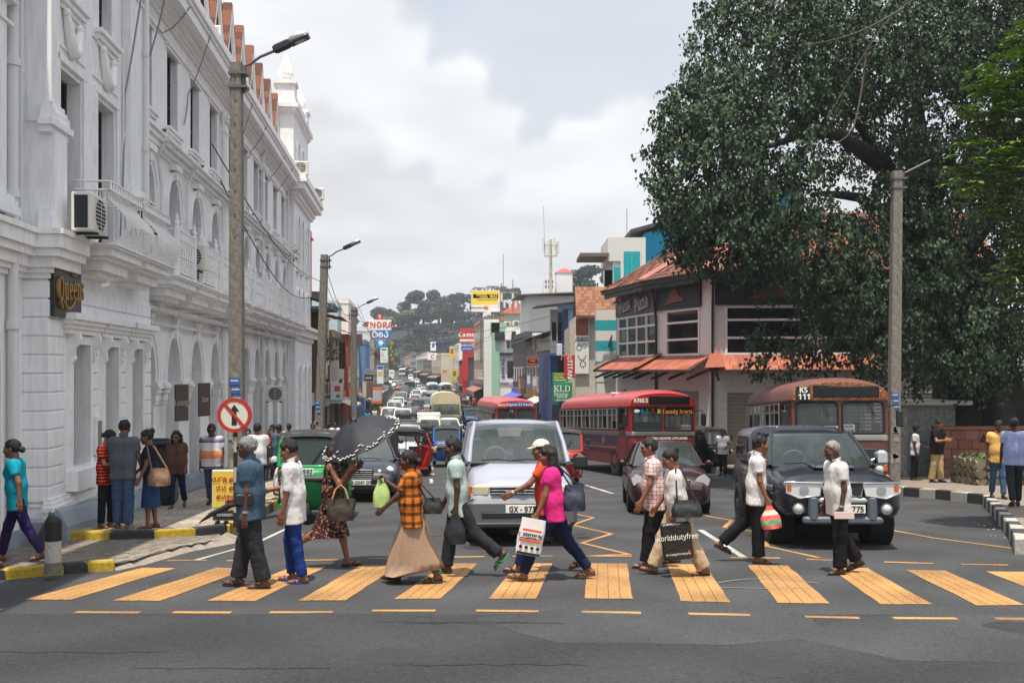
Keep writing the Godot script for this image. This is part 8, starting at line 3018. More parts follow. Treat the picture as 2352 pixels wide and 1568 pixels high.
	for s in [-1,1]:
		F.cap(hip+up*0.4*k+Vector3(s*(tw+0.015),0,0),hip+up*0.14*k+Vector3(s*tw,0,0)+fw*(fat*0.5),tr,tr*1.03,0.08)
		F.cap(hip+up*0.14*k+Vector3(s*tw,0,0)+fw*(fat*0.5),hip-up*(hem+0.1)+Vector3(s*(tw+0.015),0,0),tr*1.05,tr*1.1,0.08)
		F.cap(neck-up*0.065*k,hip+up*0.445*k+Vector3(s*sh_w*0.92,0,0),0.06*k,0.064*k,0.06)
	if fem:
		for s in [-1,1]: F.cap(hip+up*0.35*k+Vector3(s*0.07,0,0)+fw*0.07,hip+up*0.34*k+Vector3(s*0.07,0,0)+fw*0.085,0.055*k,0.05*k,0.06)
	var sl:float=T.get("sleeve",0.6)
	if sl>0:
		for s in 2:
			var g:Array=H[s]
			var e:Vector3=g[0].lerp(g[1],minf(sl,1.0))
			F.cap(g[0],e,0.066*k+fat*0.12,0.062*k+fat*0.1 if sl<1.0 else 0.052*k,0.05,sl<=1.0)
			if sl>1.0: F.cap(g[1],g[1].lerp(g[2],sl-1.0),0.054*k,0.046*k,0.03,true)
	F.cut(hip-up*hem,-up)
	F.cut(neck+up*0.025*k-fw*0.02,(up+fw*0.35).normalized())
	m=MB.new()
	F.out(m,0.008,noise)
	part(p,"dress_top" if T.has("dress") else "shirt",m,mats[T.m])
	if T.get("collar",false):
		m=MB.new()
		var c0:=neck+up*0.015*k
		var ring:=[]
		for lv in [0.0,0.04]:
			var rr:=PackedVector3Array()
			for j in 13:
				var a:=TAU*(j+1.2)/14.4+PI/2
				rr.append(c0+Vector3(cos(a)*(0.068+lv*0.1)*k,lv*(1.0-0.5*sin(a)),0)+fw*sin(a)*0.066*k)
			ring.append(rr)
		m.loft(ring,false,false,false)
		part(p,"collar",m,mats[T.m])
	var B: Dictionary=q.get("low",{"m": "trouser_black"})
	if B.has("skirt"):
		m=MB.new()
		var rings:=[]
		var y0:=hip.y+(0.02 if not T.has("dress") else -0.06)
		var y1:float=B.skirt*k
		for i in 11:
			var f:=i/10.0
			var y:=lerpf(y0,y1,f)
			var zmin:=1e9
			var zmax:=-1e9
			for j in J:
				for e in [[j[0],j[1]],[j[1],j[2]]]:
					if (e[0].y-y)*(e[1].y-y)<=0:
						var z:float=lerpf(e[0].z,e[1].z,clampf((y-e[0].y)/(e[1].y-e[0].y),0,1))
						zmin=minf(zmin,z); zmax=maxf(zmax,z)
			if zmin>zmax: zmin=-0.03; zmax=0.03
			var c0:=(zmin+zmax)/2
			var rz:=(zmax-zmin)/2+0.105+0.0*f+fat*0.3
			var rx:float=0.165*k+fat*0.3+B.get("flare",0.04)*f
			var ring:=PackedVector3Array()
			for j in 48:
				var a:=TAU*j/48
				var pl:float=1.0+B.get("pleat",0.02)*f*sin(a*17+sin(a*3)*2)+0.03*f*sin(a*5+f*2)
				ring.append(Vector3(cos(a)*rx*pl,y,c0+sin(a)*rz*pl))
			rings.append(ring)
		m.loft(rings,true,true,false)
		part(p,"skirt",m,mats[B.m])
	if not B.has("skirt") or B.has("under"):
		F=Field.new(lo,hi,cell)
		var lo_:float=0.01+float(B.get("loose",0.0))
		for s in [-1,1]: F.cap(hip+up*0.1+Vector3(s*0.07*k,0,0),hip-up*0.05+Vector3(s*0.07*k,0,0),0.088*k+fat*0.3,0.096*k+fat*0.3,0.05)
		for s in 2:
			var j:Array=J[s]
			var e:Vector3=j[1].lerp(j[2],B.get("len",0.97))
			F.cap(j[0],j[1],0.088*k+lo_+fat*0.2,0.058*k+lo_,0.04)
			F.cap(j[1],e,0.058*k+lo_,0.046*k+lo_*1.6,0.03,true)
		F.cut(hip+up*(0.1 if hem<0.0 else 0.03),up)
		m=MB.new()
		F.out(m,0.011,noise)
		part(p,"trousers",m,mats[B.get("under",B.m)])
	var sc: String=q.get("shoe","2a211c")
	for j in J:
		m=MB.new()
		var x:Vector3=j[6].cross(j[5]).normalized()
		m.xf=Transform3D(Basis(x,j[6],j[5]),j[3]-j[6]*0.026)
		var sole:=PackedVector2Array()
		for i in 16:
			var a:=TAU*i/16
			sole.append(Vector2(cos(a)*(0.04+0.006*sin(a)),0.1+sin(a)*0.135)*k)
		var keep:=m.xf
		m.xf=keep*Transform3D(Basis(Vector3.RIGHT,PI/2),Vector3(0,0.0,0))
		m.ext(sole,-0.012,0.012)
		m.xf=keep
		if q.get("shoes",false):
			m.ball(Vector3(0,0.03,0.1)*k,Vector3(0.043,0.042,0.128)*k,10,6)
		else:
			m.tube([Vector3(0.045,0.01,0.09)*k,Vector3(0.02,0.055,0.14)*k,Vector3(0,0.03,0.185)*k,Vector3(-0.02,0.055,0.14)*k,Vector3(-0.045,0.01,0.09)*k],0.009,5)
		part(p,"shoe" if q.get("shoes",false) else "sandal",m,mk("shoe_"+sc,sc,0.6))
	if q.has("watch"):
		var g:Array=H[q.watch]
		m=MB.new()
		m.cyl(g[2]-g[3]*0.035,g[2]-g[3]*0.012,0.032*k,10)
		part(p,"wrist_watch",m,mk("watch_steel","b9bbb8",0.3,{"metal": 0.6}))
	var xf:=p.transform
	grips[label]=[xf*(H[0][2]+H[0][3]*0.085*k),xf*(H[1][2]+H[1][3]*0.085*k),xf*(H[0][0]+up*0.075*k),xf*(H[1][0]+up*0.075*k),xf*hip,xf*H[0][1],xf*H[1][1]]
	return p
func pattern(kind: String,a: Color,b: Color,c:=Color.WHITE)->ImageTexture:
	var im:=Image.create(128,128,false,Image.FORMAT_RGB8)
	im.fill(a)
	var r:=RandomNumberGenerator.new()
	r.seed=6
	if kind=="flowers":
		for k in 260:
			var x:=r.randi() % 128
			var y:=r.randi() % 128
			var col: Color=[b,c,Color("8a3a4a"),Color("c9a06a"),Color("46603a")][r.randi() % 5]
			var s:=r.randi_range(2,6)
			for i in s*s:
				im.set_pixel((x+i % s) % 128,(y+i/s) % 128,col.darkened(r.randf()*0.3))
		return imgtex(im)
	for y in 128:
		for x in 128:
			var u:=x % 32
			var v:=y % 32
			if kind=="plaid":
				var n:=int(u<12)+int(v<12)
				im.set_pixel(x,y,[a,a.lerp(b,0.55),b][n])
			elif kind=="check":
				if u<6 or v<6: im.set_pixel(x,y,b if u<6 and v<6 else a.lerp(b,0.65))
			elif kind=="bands":
				im.set_pixel(x,y,a if (y/16) % 2==0 else b)
			elif kind=="polo":
				im.set_pixel(x,y,[a,b,a,c][(y/32) % 4])
	return imgtex(im)
func cloth(key: String,hex: String,o:={})->void:
	o.merge({"bump": tx.b_cloth,"depth": 0.2,"spec": 0.25})
	if not o.has("scale"): o.scale=2.5
	if not o.has("tex"): o.tex=tx.stain
	mk(key,hex,0.85,o)
func bag_shell(o: Node3D,called: String,w:float,h:float,d:float,mt: Material,slump:=0.1)->void:
	var m:=MB.new()
	var rings:=[]
	for i in 7:
		var f:=i/6.0
		var ring:=PackedVector3Array()
		for j in 20:
			var a:=TAU*j/20
			var wide:float=lerpf(w*(0.5-slump),w*0.5,smoothstep(0,0.6,f))*(1.0 if f<0.95 else 0.92)
			var deep:float=lerpf(0.012,d*0.5,smoothstep(0.0,0.7,f))
			ring.append(Vector3(signf(cos(a))*pow(absf(cos(a)),0.5)*wide*(1+0.05*sin(j*2.3+i)),-f*h,signf(sin(a))*pow(absf(sin(a)),0.7)*deep*(1+0.12*sin(j*1.7+i*2))))
		rings.append(ring)
	m.loft(rings)
	part(o,called,m,mt)
func people()->void:
	make_heads()
	for c in [["shirt_white","d2d2d4"],["shirt_slate","3f5468"],["shirt_mint","a9c1bd"],["tee_orange","c24a32"],["tee_pink","d2307f"],["tee_black","17191c"],["tee_brown","5b4238"],["tee_navy","1a2036"],["tee_teal","1596ad"],["knit_maroon","3a1c22"],["shirt_yellow","d9a860"],["polo_grey","565c63"],["kurta","cfccca"],["trouser_black","1a1b1e"],["trouser_char","2a2d31"],["trouser_beige","b09a80"],["khaki","b39a70"],["skirt_beige","9c8470"],["skirt_denim","27406a"],["legging_purple","2a1f4a"]]:
		cloth(c[0],c[1])
	cloth("jeans_blue","24408a",{"tex": tx.blotch,"scale": 3.0}); cloth("jeans_dark","1c2c4c",{"tex": tx.blotch,"scale": 3.0}); cloth("jeans_faded","4a6484",{"tex": tx.blotch,"scale": 3.0})
	cloth("plaid_orange","ffffff",{"tex": pattern("plaid",Color("c8742a"),Color("2a1a10")),"scale": 2.4})
	cloth("check_red","ffffff",{"tex": pattern("check",Color("cfc8c6"),Color("a8303a")),"scale": 5.0})
	cloth("check_blue","ffffff",{"tex": pattern("check",Color("a9b4d6"),Color("4a5fb0")),"scale": 7.0})
	cloth("flowers","ffffff",{"tex": pattern("flowers",Color("1c1618"),Color("c0524e"),Color("d8b8b0")),"scale": 2.6})
	cloth("bands_red","ffffff",{"tex": pattern("bands",Color("15121a"),Color("c23a2a")),"scale": 5.0})
	cloth("bands_navy","ffffff",{"tex": pattern("bands",Color("e0e0e2"),Color("23283c")),"scale": 2.2})
	cloth("polo_stripe","ffffff",{"tex": pattern("polo",Color("d9d8dc"),Color("e08a5a"),Color("3a2a6a")),"scale": 1.55})
	var sk:=["59392a","794f38","472e22","99694c"]
	var W:=[[24,6,8],[-20,16,-10]]
	person("grey-haired man in a slate-blue shirt carrying a furled umbrella",{"h": 1.68,"hair": "short","hc": "6f7173","specs": 1,"l": [-8,6,0],"r": [14,4,0],"la": [-4,6,8,0],"ra": [10,6,40,0],"top": {"m": "shirt_slate","collar": true,"loose": 0.012},"low": {"m": "trouser_char","loose": 0.018},"skin": sk[0],"watch": 0,"fat": 0.02,"lean": 2},on(-2.92,11.15,0.006),-90)
	person("young man in a white shirt and blue jeans looking down",{"h": 1.63,"l": [-6,4,0],"r": [10,14,0],"la": [2,6,10,0],"ra": [20,4,60,10],"hp": 22,"top": {"m": "shirt_white","sleeve": 1.0,"collar": true,"hem": 0.2},"low": {"m": "jeans_blue"},"skin": sk[1],"shoe": "3a3a8a"},on(-2.52,11.5,0.006),-90)
	person("woman in a dark flowered dress under a navy umbrella",{"h": 1.6,"fem": true,"hair": "long","l": [16,4,4],"r": [-22,34,-42],"ra": [28,14,120,10],"la": [30,10,110,0],"hand": ["grip","open"],"top": {"m": "flowers","dress": 1,"sleeve": 0.0,"hem": 0.12},"low": {"m": "flowers","skirt": 0.42,"pleat": 0.03,"flare": 0.05},"skin": sk[1],"shoe": "1d1a19"},on(-2.32,12.75,0.006),90)
	person("woman in an orange and black plaid blouse and a long beige skirt",{"h": 1.52,"fem": true,"hair": "lowbun","fat": 0.05,"l": [-17,8,-6],"r": [18,4,8],"la": [34,8,14,0],"ra": [30,8,95,0],"hand": ["grip","grip"],"top": {"m": "plaid_orange","collar": true,"hem": 0.16,"sleeve": 0.75},"low": {"m": "skirt_beige","skirt": 0.11,"pleat": 0.06,"flare": 0.04},"skin": sk[2]},on(-1.14,11.5,0.006),-90)
	person("man in a pale green shirt and dark trousers stepping with his heel raised",{"h": 1.65,"l": [-28,22,-50],"r": [12,4,2],"la": [-6,7,10,0],"ra": [8,6,20,0],"hand": ["grip","open"],"top": {"m": "shirt_mint","collar": true,"hem": 0.18},"low": {"m": "trouser_char","loose": 0.012},"skin": sk[2],"shoe": "1f7a52"},on(-0.66,12.1,0.006),-90)
	person("man in a pale cap and an orange tee pointing his watch hand ahead",{"h": 1.68,"hair": "short","capc": "c9c0b0","l": [28,8,8],"r": [-22,20,-20],"la": [42,8,20,0],"hand": ["grip","open"],"top": {"m": "tee_orange"},"low": {"m": "jeans_dark"},"skin": sk[1],"watch": 0},on(0.42,12.35,0.006),-90)
	person("woman in a pink top and jeans with long curly black hair",{"h": 1.64,"fem": true,"hair": "long","fat": 0.03,"l": [30,6,14],"r": [-24,12,-8],"la": [16,8,8,0],"ra": [-10,8,10,0],"hand": ["grip","open"],"hp": 14,"top": {"m": "tee_pink","hem": 0.12,"sleeve": 0.5},"low": {"m": "jeans_dark"},"skin": sk[1],"shoe": "5a4634","lean": 5},on(0.5,11.7,0.006),-90)
	person("man in a red and white checked shirt behind the woman with the duty-free bag",{"h": 1.63,"specs": 1,"l": [10,4,4],"r": [-14,12,-6],"la": [14,10,12,0],"top": {"m": "check_red","hem": 0.15,"collar": true},"low": {"m": "trouser_black","loose": 0.014},"skin": sk[1],"fat": 0.02},on(1.82,12.75,0.006),-90)
	person("woman in a white tunic and beige trousers with her hair in a high bun",{"h": 1.55,"fem": true,"hair": "bun","fat": 0.03,"l": [-20,6,-4],"r": [24,4,12],"la": [0,8,10,0],"ra": [14,8,20,0],"hand": ["grip","open"],"hp": 20,"top": {"m": "kurta","hem": 0.26,"sleeve": 1.0},"low": {"m": "trouser_beige","loose": 0.02},"skin": sk[1],"lean": 6},on(2.02,12.1,0.006),-90)
	person("man in a white shirt walking right with a striped carrier bag",{"h": 1.66,"l": [-20,26,-26],"r": [4,3,0],"ra": [6,6,14,0],"la": [-8,8,10,0],"hand": ["open","grip"],"top": {"m": "shirt_white","collar": true,"hem": 0.14},"low": {"m": "trouser_black","loose": 0.014},"skin": sk[1],"hy": 20},on(3.23,13.2,0.006),78)
	person("old man with white hair in a white shirt holding a long envelope",{"h": 1.6,"hair": "grey","hc": "7d7a77","l": [2,2,0],"r": [-10,22,-22],"la": [-4,6,14,0],"hand": ["grip","open"],"hp": 14,"top": {"m": "shirt_white","collar": true,"hem": 0.16,"loose": 0.01},"low": {"m": "trouser_black","loose": 0.016},"skin": sk[2],"watch": 0,"lean": 4},on(4.0,12.2,0.006),-84)
	person("woman in a red and black banded tee by the white wall",{"h": 1.52,"fem": true,"hair": "lowbun","ra": [20,4,70,20],"la": [20,4,70,10],"hp": 28,"l": [2,2,0],"r": [-2,2,0],"top": {"m": "bands_red"},"low": {"m": "trouser_black"},"skin": sk[1],"shoe": "7a4a2c"},on(-6.42,15.75,0.2),70)
	person("man in a grey polo shirt and faded jeans seen from behind",{"h": 1.68,"l": [2,1,0],"r": [-1,1,0],"la": [4,12,16,0],"ra": [6,12,20,0],"hp": 14,"top": {"m": "polo_grey","collar": true},"low": {"m": "jeans_faded","loose": 0.012},"skin": sk[1],"shoes": true,"shoe": "8a8a88"},on(-6.1,15.6,0.2),180)
	person("woman in a navy top and blue skirt with a large tan handbag",{"h": 1.53,"fem": true,"hair": "bun","l": [4,2,0],"r": [-4,2,0],"la": [6,8,20,0],"ra": [10,6,40,0],"hp": 10,"top": {"m": "tee_navy","hem": 0.06},"low": {"m": "skirt_denim","skirt": 0.38},"skin": sk[1],"fat": 0.02},on(-5.72,15.75,0.2),-75)
	person("woman in a brown tee and sunglasses walking towards the crossing",{"h": 1.5,"fem": true,"hair": "long","specs": 1,"fat": 0.04,"l": [-12,18,-14],"r": [10,4,4],"top": {"m": "tee_brown"},"low": {"m": "jeans_dark"},"skin": sk[1],"cell": 0.018,"shoe": "8a3a3a"},on(-6.6,19.6,0.2),4)
	person("man in a white, orange and purple striped polo shirt by the concrete pole",{"h": 1.64,"specs": 1,"l": [10,4,4],"r": [-10,14,-10],"la": [4,10,16,0],"top": {"m": "polo_stripe","collar": true,"loose": 0.01},"low": {"m": "jeans_faded"},"skin": sk[2],"cell": 0.018,"fat": 0.03},on(-6.12,20.3,0.2),6)
	person("woman in a teal top and purple leggings leaving at the left edge",{"h": 1.56,"fem": true,"hair": "lowbun","l": [-20,10,-10],"r": [18,4,6],"la": [-24,12,20,0],"top": {"m": "tee_teal","hem": 0.16},"low": {"m": "legging_purple"},"skin": sk[1]},on(-6.32,12.7,0.08),-80)
	person("person in a maroon jumper half out of the picture",{"h": 1.72,"l": [-14,6,-6],"r": [14,4,4],"top": {"m": "knit_maroon","sleeve": 1.9,"hem": 0.12},"low": {"m": "tee_orange"},"skin": sk[0]},on(-6.5,12.1,0.08),-85)
	person("man in a white shirt half hidden behind the concrete pole",{"h": 1.66,"top": {"m": "shirt_white"},"low": {"m": "trouser_black"},"skin": sk[1],"cell": 0.024},on(-5.5,21.5,0.2),200)
	person("man in a black tee and khaki trousers reading his phone",{"h": 1.76,"specs": 1,"hp": 26,"l": [4,3,0],"r": [-4,6,0],"la": [24,6,75,26],"ra": [24,6,75,26],"hand": ["grip","grip"],"top": {"m": "tee_black","hem": 0.16,"loose": 0.015},"low": {"m": "khaki","loose": 0.02},"skin": sk[3],"shoes": true,"shoe": "1d1d1f","cell": 0.019},on(12.05,28.2,0.22),30)
	person("thin man in a white shirt standing by the small white kiosk",{"h": 1.6,"l": [3,2,0],"r": [-3,2,0],"la": [14,6,50,0],"top": {"m": "shirt_white"},"low": {"m": "trouser_black"},"skin": sk[2],"cell": 0.022},on(11.9,29.4,0.22),60)
	person("man in a yellow shirt and jeans stepping down off the kerb",{"h": 1.68,"hp": 22,"l": [8,4,0],"r": [-6,10,-6],"la": [-4,12,14,0],"top": {"m": "shirt_yellow","collar": true},"low": {"m": "jeans_faded"},"skin": sk[2],"cell": 0.018},on(10.7,21.9,0.24),-12)
	person("man in a blue checked shirt walking away at the right edge",{"h": 1.72,"l": [-12,16,-16],"r": [10,4,4],"top": {"m": "check_blue"},"low": {"m": "trouser_char"},"skin": sk[2],"cell": 0.018,"shoes": true,"shoe": "1a1a1b"},on(9.95,19.7,0.24),165)
	person("man in a navy and white banded tee spreading his arms before the white truck",{"h": 1.68,"capc": "b9a88a","la": [10,50,10,0],"ra": [10,50,10,0],"top": {"m": "bands_navy"},"low": {"m": "trouser_black"},"skin": sk[2],"cell": 0.024},on(-5.68,61.0,0.01),5)
	var far:=[person("man in a white shirt standing by the shutters near the worn bus",{"h": 1.66,"la": [14,6,60,10],"top": {"m": "shirt_white"},"low": {"m": "trouser_black"},"skin": sk[2],"cell": 0.026},on(7.55,35.6,0.01),-20),person("woman walking far along the left pavement with dark hair",{"h": 1.55,"fem": true,"hair": "tail","l": [14,4,0],"r": [-14,12,-8],"top": {"m": "tee_brown"},"low": {"m": "tee_navy","skirt": 0.4},"skin": sk[1],"cell": 0.028},on(-6.9,26.0,0.2),10),person("man in a slate shirt far along the left pavement",{"h": 1.66,"l": [14,4,0],"r": [-14,12,-8],"top": {"m": "shirt_slate"},"low": {"m": "trouser_char"},"skin": sk[2],"cell": 0.028},on(-6.7,28.5,0.2),170)]
	var w:=[[1,"tee_orange",-7.15,29.5,20],[2,"tee_pink",-7.3,30.5,-30],[0,"shirt_white",-7.4,33.0,190],[0,"shirt_mint",-7.2,36.0,0],[0,"shirt_white",-7.6,41.0,170],[2,"shirt_white",-8.2,46.0,20],[0,"polo_grey",-8.6,52.0,0],[1,"tee_pink",-10.0,66.0,0],[0,"shirt_white",-9.6,67.5,180],[2,"tee_teal",-11.0,76.0,0],[1,"kurta",-11.6,84.0,0],[0,"shirt_yellow",-12.0,92.0,0],[0,"shirt_white",-7.35,150.0,0],[2,"shirt_white",-6.9,149.0,180],[1,"tee_orange",-4.9,128.0,0],[0,"tee_black",-5.6,136.0,0],[1,"kurta",-6.2,140.0,180],[2,"shirt_slate",-9.2,172.0,0],[0,"shirt_white",-10.6,182.0,0],[1,"tee_orange",-3.2,112.0,0],[0,"shirt_white",11.5,31.5,90]]
	for i in w.size():
		var q:Array=w[i]
		var place: String=["by the fourth arch","near the entrance pier","behind the green three-wheeler","walking off under the second lamp pole","under the first shop balcony","below the red and black vertical sign","under the grey awning","passing the rusty-tiled house","beside her before the pale blue house","by the orange sign band","in front of the black shop","at the orange-framed front","as one of a pair by the red portal","as the other of the pair by the red portal","near the mint corner","below the tan house","under the maroon frame","past the red portal","beyond the grey far house","under the row of panels","in the kiosk shade"][i]
		var c:=copy(far[q[0]],"%s in a %s %s" % [["man","woman","man"][q[0]],{"tee_orange": "orange tee","tee_pink": "pink tee","shirt_white": "white shirt","shirt_mint": "mint shirt","polo_grey": "grey polo","tee_teal": "teal tee","kurta": "cream tunic","shirt_yellow": "yellow shirt","tee_black": "black tee","shirt_slate": "slate shirt"}[q[1]],place],on(q[2],q[3],0.2),deg_to_rad(q[4]),"people on the far pavements")
		recolor(c,["shirt"],mats[q[1]])
	carried()
func carried()->void:
	var black:=mk("plastic_black","191a1b",0.6)
	var g:=func(part_of: String)->Array:
		for k in grips:
			if part_of in k: return grips[k]
		return []
	var hang:=func(called: String,label: String,cat: String,at:Vector3,yaw:=0.0)->Node3D: return thing(called,label,cat,at,yaw)
	var a:Array=g.call("flowered dress")
	var u:=thing("open_umbrella","open navy umbrella with a white flower border tilted over the woman in the flowered dress","umbrella",a[0]+Vector3(-0.02,-0.02,0.02))
	var tilt:=Basis(Vector3(0,0,1),0.42)*Basis(Vector3.RIGHT,0.3)
	var top:=Vector3(-0.05,0.52,0.1)
	var m:=MB.new()
	var flowers:=MB.new()
	m.xf=Transform3D(tilt,top)
	flowers.xf=m.xf
	var rings:=[]
	for i in 6:
		var f:=i/5.0
		var ring:=PackedVector3Array()
		for j in 32:
			var an:=TAU*j/32
			var sc:=1.0-0.05*f*(1.0-absf(cos(an*4)))
			ring.append(Vector3(cos(an)*0.56*f*sc+0.0001*cos(an),0.05-0.26*f*f-0.02*f*absf(sin(an*4)),-sin(an)*0.56*f*sc+0.0001*sin(an)))
		rings.append(ring)
	m.loft(rings,true,false,false)
	part(u,"canopy",m,mk("umbrella_navy","141725",0.7))
	for j in 120:
		var an:=TAU*j/120+rng.randf()*0.03
		var f:=0.9+0.07*rng.randf()-(0.16*rng.randf() if j % 15<3 else 0.0)
		flowers.obox(Vector3(cos(an)*0.56*f,0.056-0.26*f*f-0.02*f*absf(sin(an*4)),-sin(an)*0.56*f),Vector3(0.028,0.004,0.02),Basis(Vector3.UP,rng.randf()*3) )
	part(u,"flower_border",flowers,mk("border_white","c9c8bc",0.8),true)
	m=MB.new()
	m.cyl(Vector3(0,-0.1,0),top+tilt*Vector3(0,0.1,0),0.008,6)
	part(u,"shaft",m,black)
	a=g.call("furled umbrella")
	u=hang.call("furled_umbrella","furled black umbrella pointing down in front of the grey-haired man","umbrella",a[1],0.0)
	m=MB.new()
	m.tube([Vector3(0.2,0.05,0),Vector3(0.0,0,0),Vector3(-0.2,-0.1,0),Vector3(-0.34,-0.2,0)],[0.02,0.035,0.03,0.006],8)
	part(u,"furled_cloth",m,black)
	u=hang.call("belt_pouch","black belt pouch at the grey-haired man's waist","pouch",a[4]+Vector3(-0.03,0.1,0.205))
	slab_part(u,"pouch",Vector3(0,0,0),Vector3(0.22,0.15,0.06),mk("pouch_black","1a1d20",0.6),0.03)
	a=g.call("flowered dress")
	u=hang.call("tote_bag","brown patterned tote bag hanging from the umbrella woman's elbow","bag",a[6]+Vector3(0.03,-0.16,0.06))
	bag_shell(u,"tote",0.34,0.27,0.12,mk("tote_brown","3d3424",0.6,{"tex": tx.grain,"scale": 5.0}),-0.04)
	m=MB.new()
	m.tube([Vector3(-0.1,0,0.05),Vector3(-0.06,0.12,0.03),Vector3(0,0.17,0),Vector3(0.06,0.12,0.03),Vector3(0.1,0,0.05)],0.011,6)
	part(u,"handle",m,mk("strap_tan","a5804f",0.6))
	a=g.call("plaid blouse")
	u=hang.call("carrier_bag","pale green plastic bag held up by the woman in plaid","bag",a[1])
	bag_shell(u,"carrier",0.2,0.34,0.1,mk("plastic_green","a9c47a",0.4,{"light": Color(0.3,0.4,0.2)}),0.3)
	u=hang.call("shoulder_bag","black shoulder bag at the back of the woman in plaid","bag",a[2]+Vector3(0.26,-0.3,0.02))
	bag_shell(u,"bag",0.21,0.18,0.09,black,0.08)
	m=MB.new()
	m.tube([Vector3(-0.08,0,0),Vector3(-0.24,0.28,0.0),Vector3(0.02,0.0,0.03)],0.01,5)
	part(u,"strap",m,black)
	a=g.call("pale green shirt")
	u=hang.call("carrier_bag","black plastic bag carried by the man in the pale green shirt","bag",a[0])
	bag_shell(u,"carrier",0.26,0.34,0.12,mk("plastic_thin_black","1c1d1f",0.35),0.3)
	a=g.call("pink top")
	u=hang.call("shopping_bag","white plastic shopping bag printed CITY SHOE MART held by the woman in pink","bag",a[0]+Vector3(0,0.03,0.02))
	u.rotation.z=-0.18
	bag_shell(u,"bag",0.3,0.42,0.06,mk("bag_white","d9d9d8",0.45),0.04)
	inst(u,"lettering",letters("CITY SHOE MART",0.042,true,true,0.004),mk("plate_ink","191919",0.6),Transform3D(Basis(),Vector3(0,-0.19,0.042)))
	for q in [[-0.13,0.22,0.025,"d2552c"],[-0.25,0.24,0.025,"d2552c"],[-0.225,0.27,0.01,"191919"],[-0.4,0.27,0.03,"191919"]]:
		slab_part(u,"printed_band",Vector3(0,q[0],0.039),Vector3(q[1],q[2],0.004),mk("print_"+q[3],q[3],0.5),0.001)
	for k in 4:
		m=MB.new()
		m.ball(Vector3(-0.1+k*0.066,-0.33,0.038),Vector3(0.022,0.02,0.004),8,4)
		part(u,"printed_picture",m,mk("print_191919","191919",0.5))
	u=hang.call("shoulder_bag","navy bucket bag on the far shoulder of the woman in pink","bag",a[2]+Vector3(0.27,-0.22,-0.1))
	bag_shell(u,"bag",0.27,0.3,0.17,mk("bag_navy","1b2438",0.5),0.12)
	m=MB.new()
	m.tube([Vector3(0.05,0,0),Vector3(-0.2,0.24,0.05),Vector3(-0.05,0.0,0.05)],0.012,5)
	part(u,"strap",m,mk("bag_navy","1b2438",0.5))
	a=g.call("white tunic")
	u=hang.call("shopping_bag","black duty-free shopping bag held by the woman in the white tunic","bag",a[0]+Vector3(0.02,0.02,0.02))
	u.rotation.z=0.1
	slab_part(u,"bag",Vector3(0,-0.25,0),Vector3(0.36,0.44,0.09),mk("bag_black","161719",0.4,{"bump": tx.b_cloth,"scale": 2.0,"tex": tx.stain}),0.02)
	inst(u,"lettering",letters("worlddutyfree",0.058,false,false,0.003),mk("print_e8e8e4","e8e8e4",0.5),Transform3D(Basis(),Vector3(0,-0.2,0.047)))
	inst(u,"small_lettering",letters("An Autogrill Company",0.022,false,false,0.003),mk("print_e8e8e4","e8e8e4",0.5),Transform3D(Basis(),Vector3(0.0,-0.4,0.047)))
	slab_part(u,"red_mark",Vector3(0.13,-0.38,0.047),Vector3(0.025,0.03,0.003),mk("print_c43a26","c43a26",0.5),0.001)
	u=hang.call("shoulder_bag","black handbag under the arm of the woman in the white tunic","bag",a[2]+Vector3(0.12,-0.36,0.08))
	bag_shell(u,"bag",0.36,0.2,0.12,mk("bag_leather","1b2023",0.45),0.12)
	m=MB.new()
	m.tube([Vector3(-0.12,0,0.02),Vector3(-0.13,0.37,-0.03),Vector3(-0.06,0.37,-0.05),Vector3(0.1,0.0,0.02)],0.011,5)
	part(u,"strap",m,mk("bag_leather","1b2023",0.45))
	a=g.call("striped carrier bag")
	u=hang.call("carrier_bag","red, green and white striped plastic bag held by the man walking right","bag",a[1])
	bag_shell(u,"carrier",0.26,0.3,0.14,mk("bag_stripes","ffffff",0.4,{"tex": pattern("polo",Color("d0584a"),Color("d8cfc8"),Color("5aa078")),"scale": 4.0}),0.38)
	(u.get_child(0) as MeshInstance3D).rotation.z=0.12
	a=g.call("long envelope")
	u=hang.call("envelope","long pale envelope in the old man's hand","envelope",a[0]+Vector3(0.04,0.0,0.03))
	slab_part(u,"paper",Vector3.ZERO,Vector3(0.24,0.085,0.008),mk("paper_pink","cdb9b2",0.7),0.002)
	a=g.call("navy top")
	u=hang.call("handbag","large tan leather handbag on the shoulder of the woman in navy","bag",a[2]+Vector3(0.2,-0.36,0.08))
	bag_shell(u,"bag",0.35,0.27,0.15,mk("bag_tan","8a6a50",0.5,{"tex": tx.blotch,"scale": 4.0}),0.1)
	m=MB.new()
	m.tube([Vector3(-0.12,0,0),Vector3(-0.2,0.36,-0.02),Vector3(-0.1,0.34,-0.05),Vector3(0.12,0.0,0)],0.014,5)
	part(u,"strap",m,mk("bag_tan","8a6a50",0.5,{}))
	a=g.call("reading his phone")
	u=hang.call("phone","phone in the hands of the man in the black tee","phone",(a[0]+a[1])/2+Vector3(0.03,0.03,0.03),0.5)
	slab_part(u,"handset",Vector3.ZERO,Vector3(0.08,0.012,0.15),black,0.004)
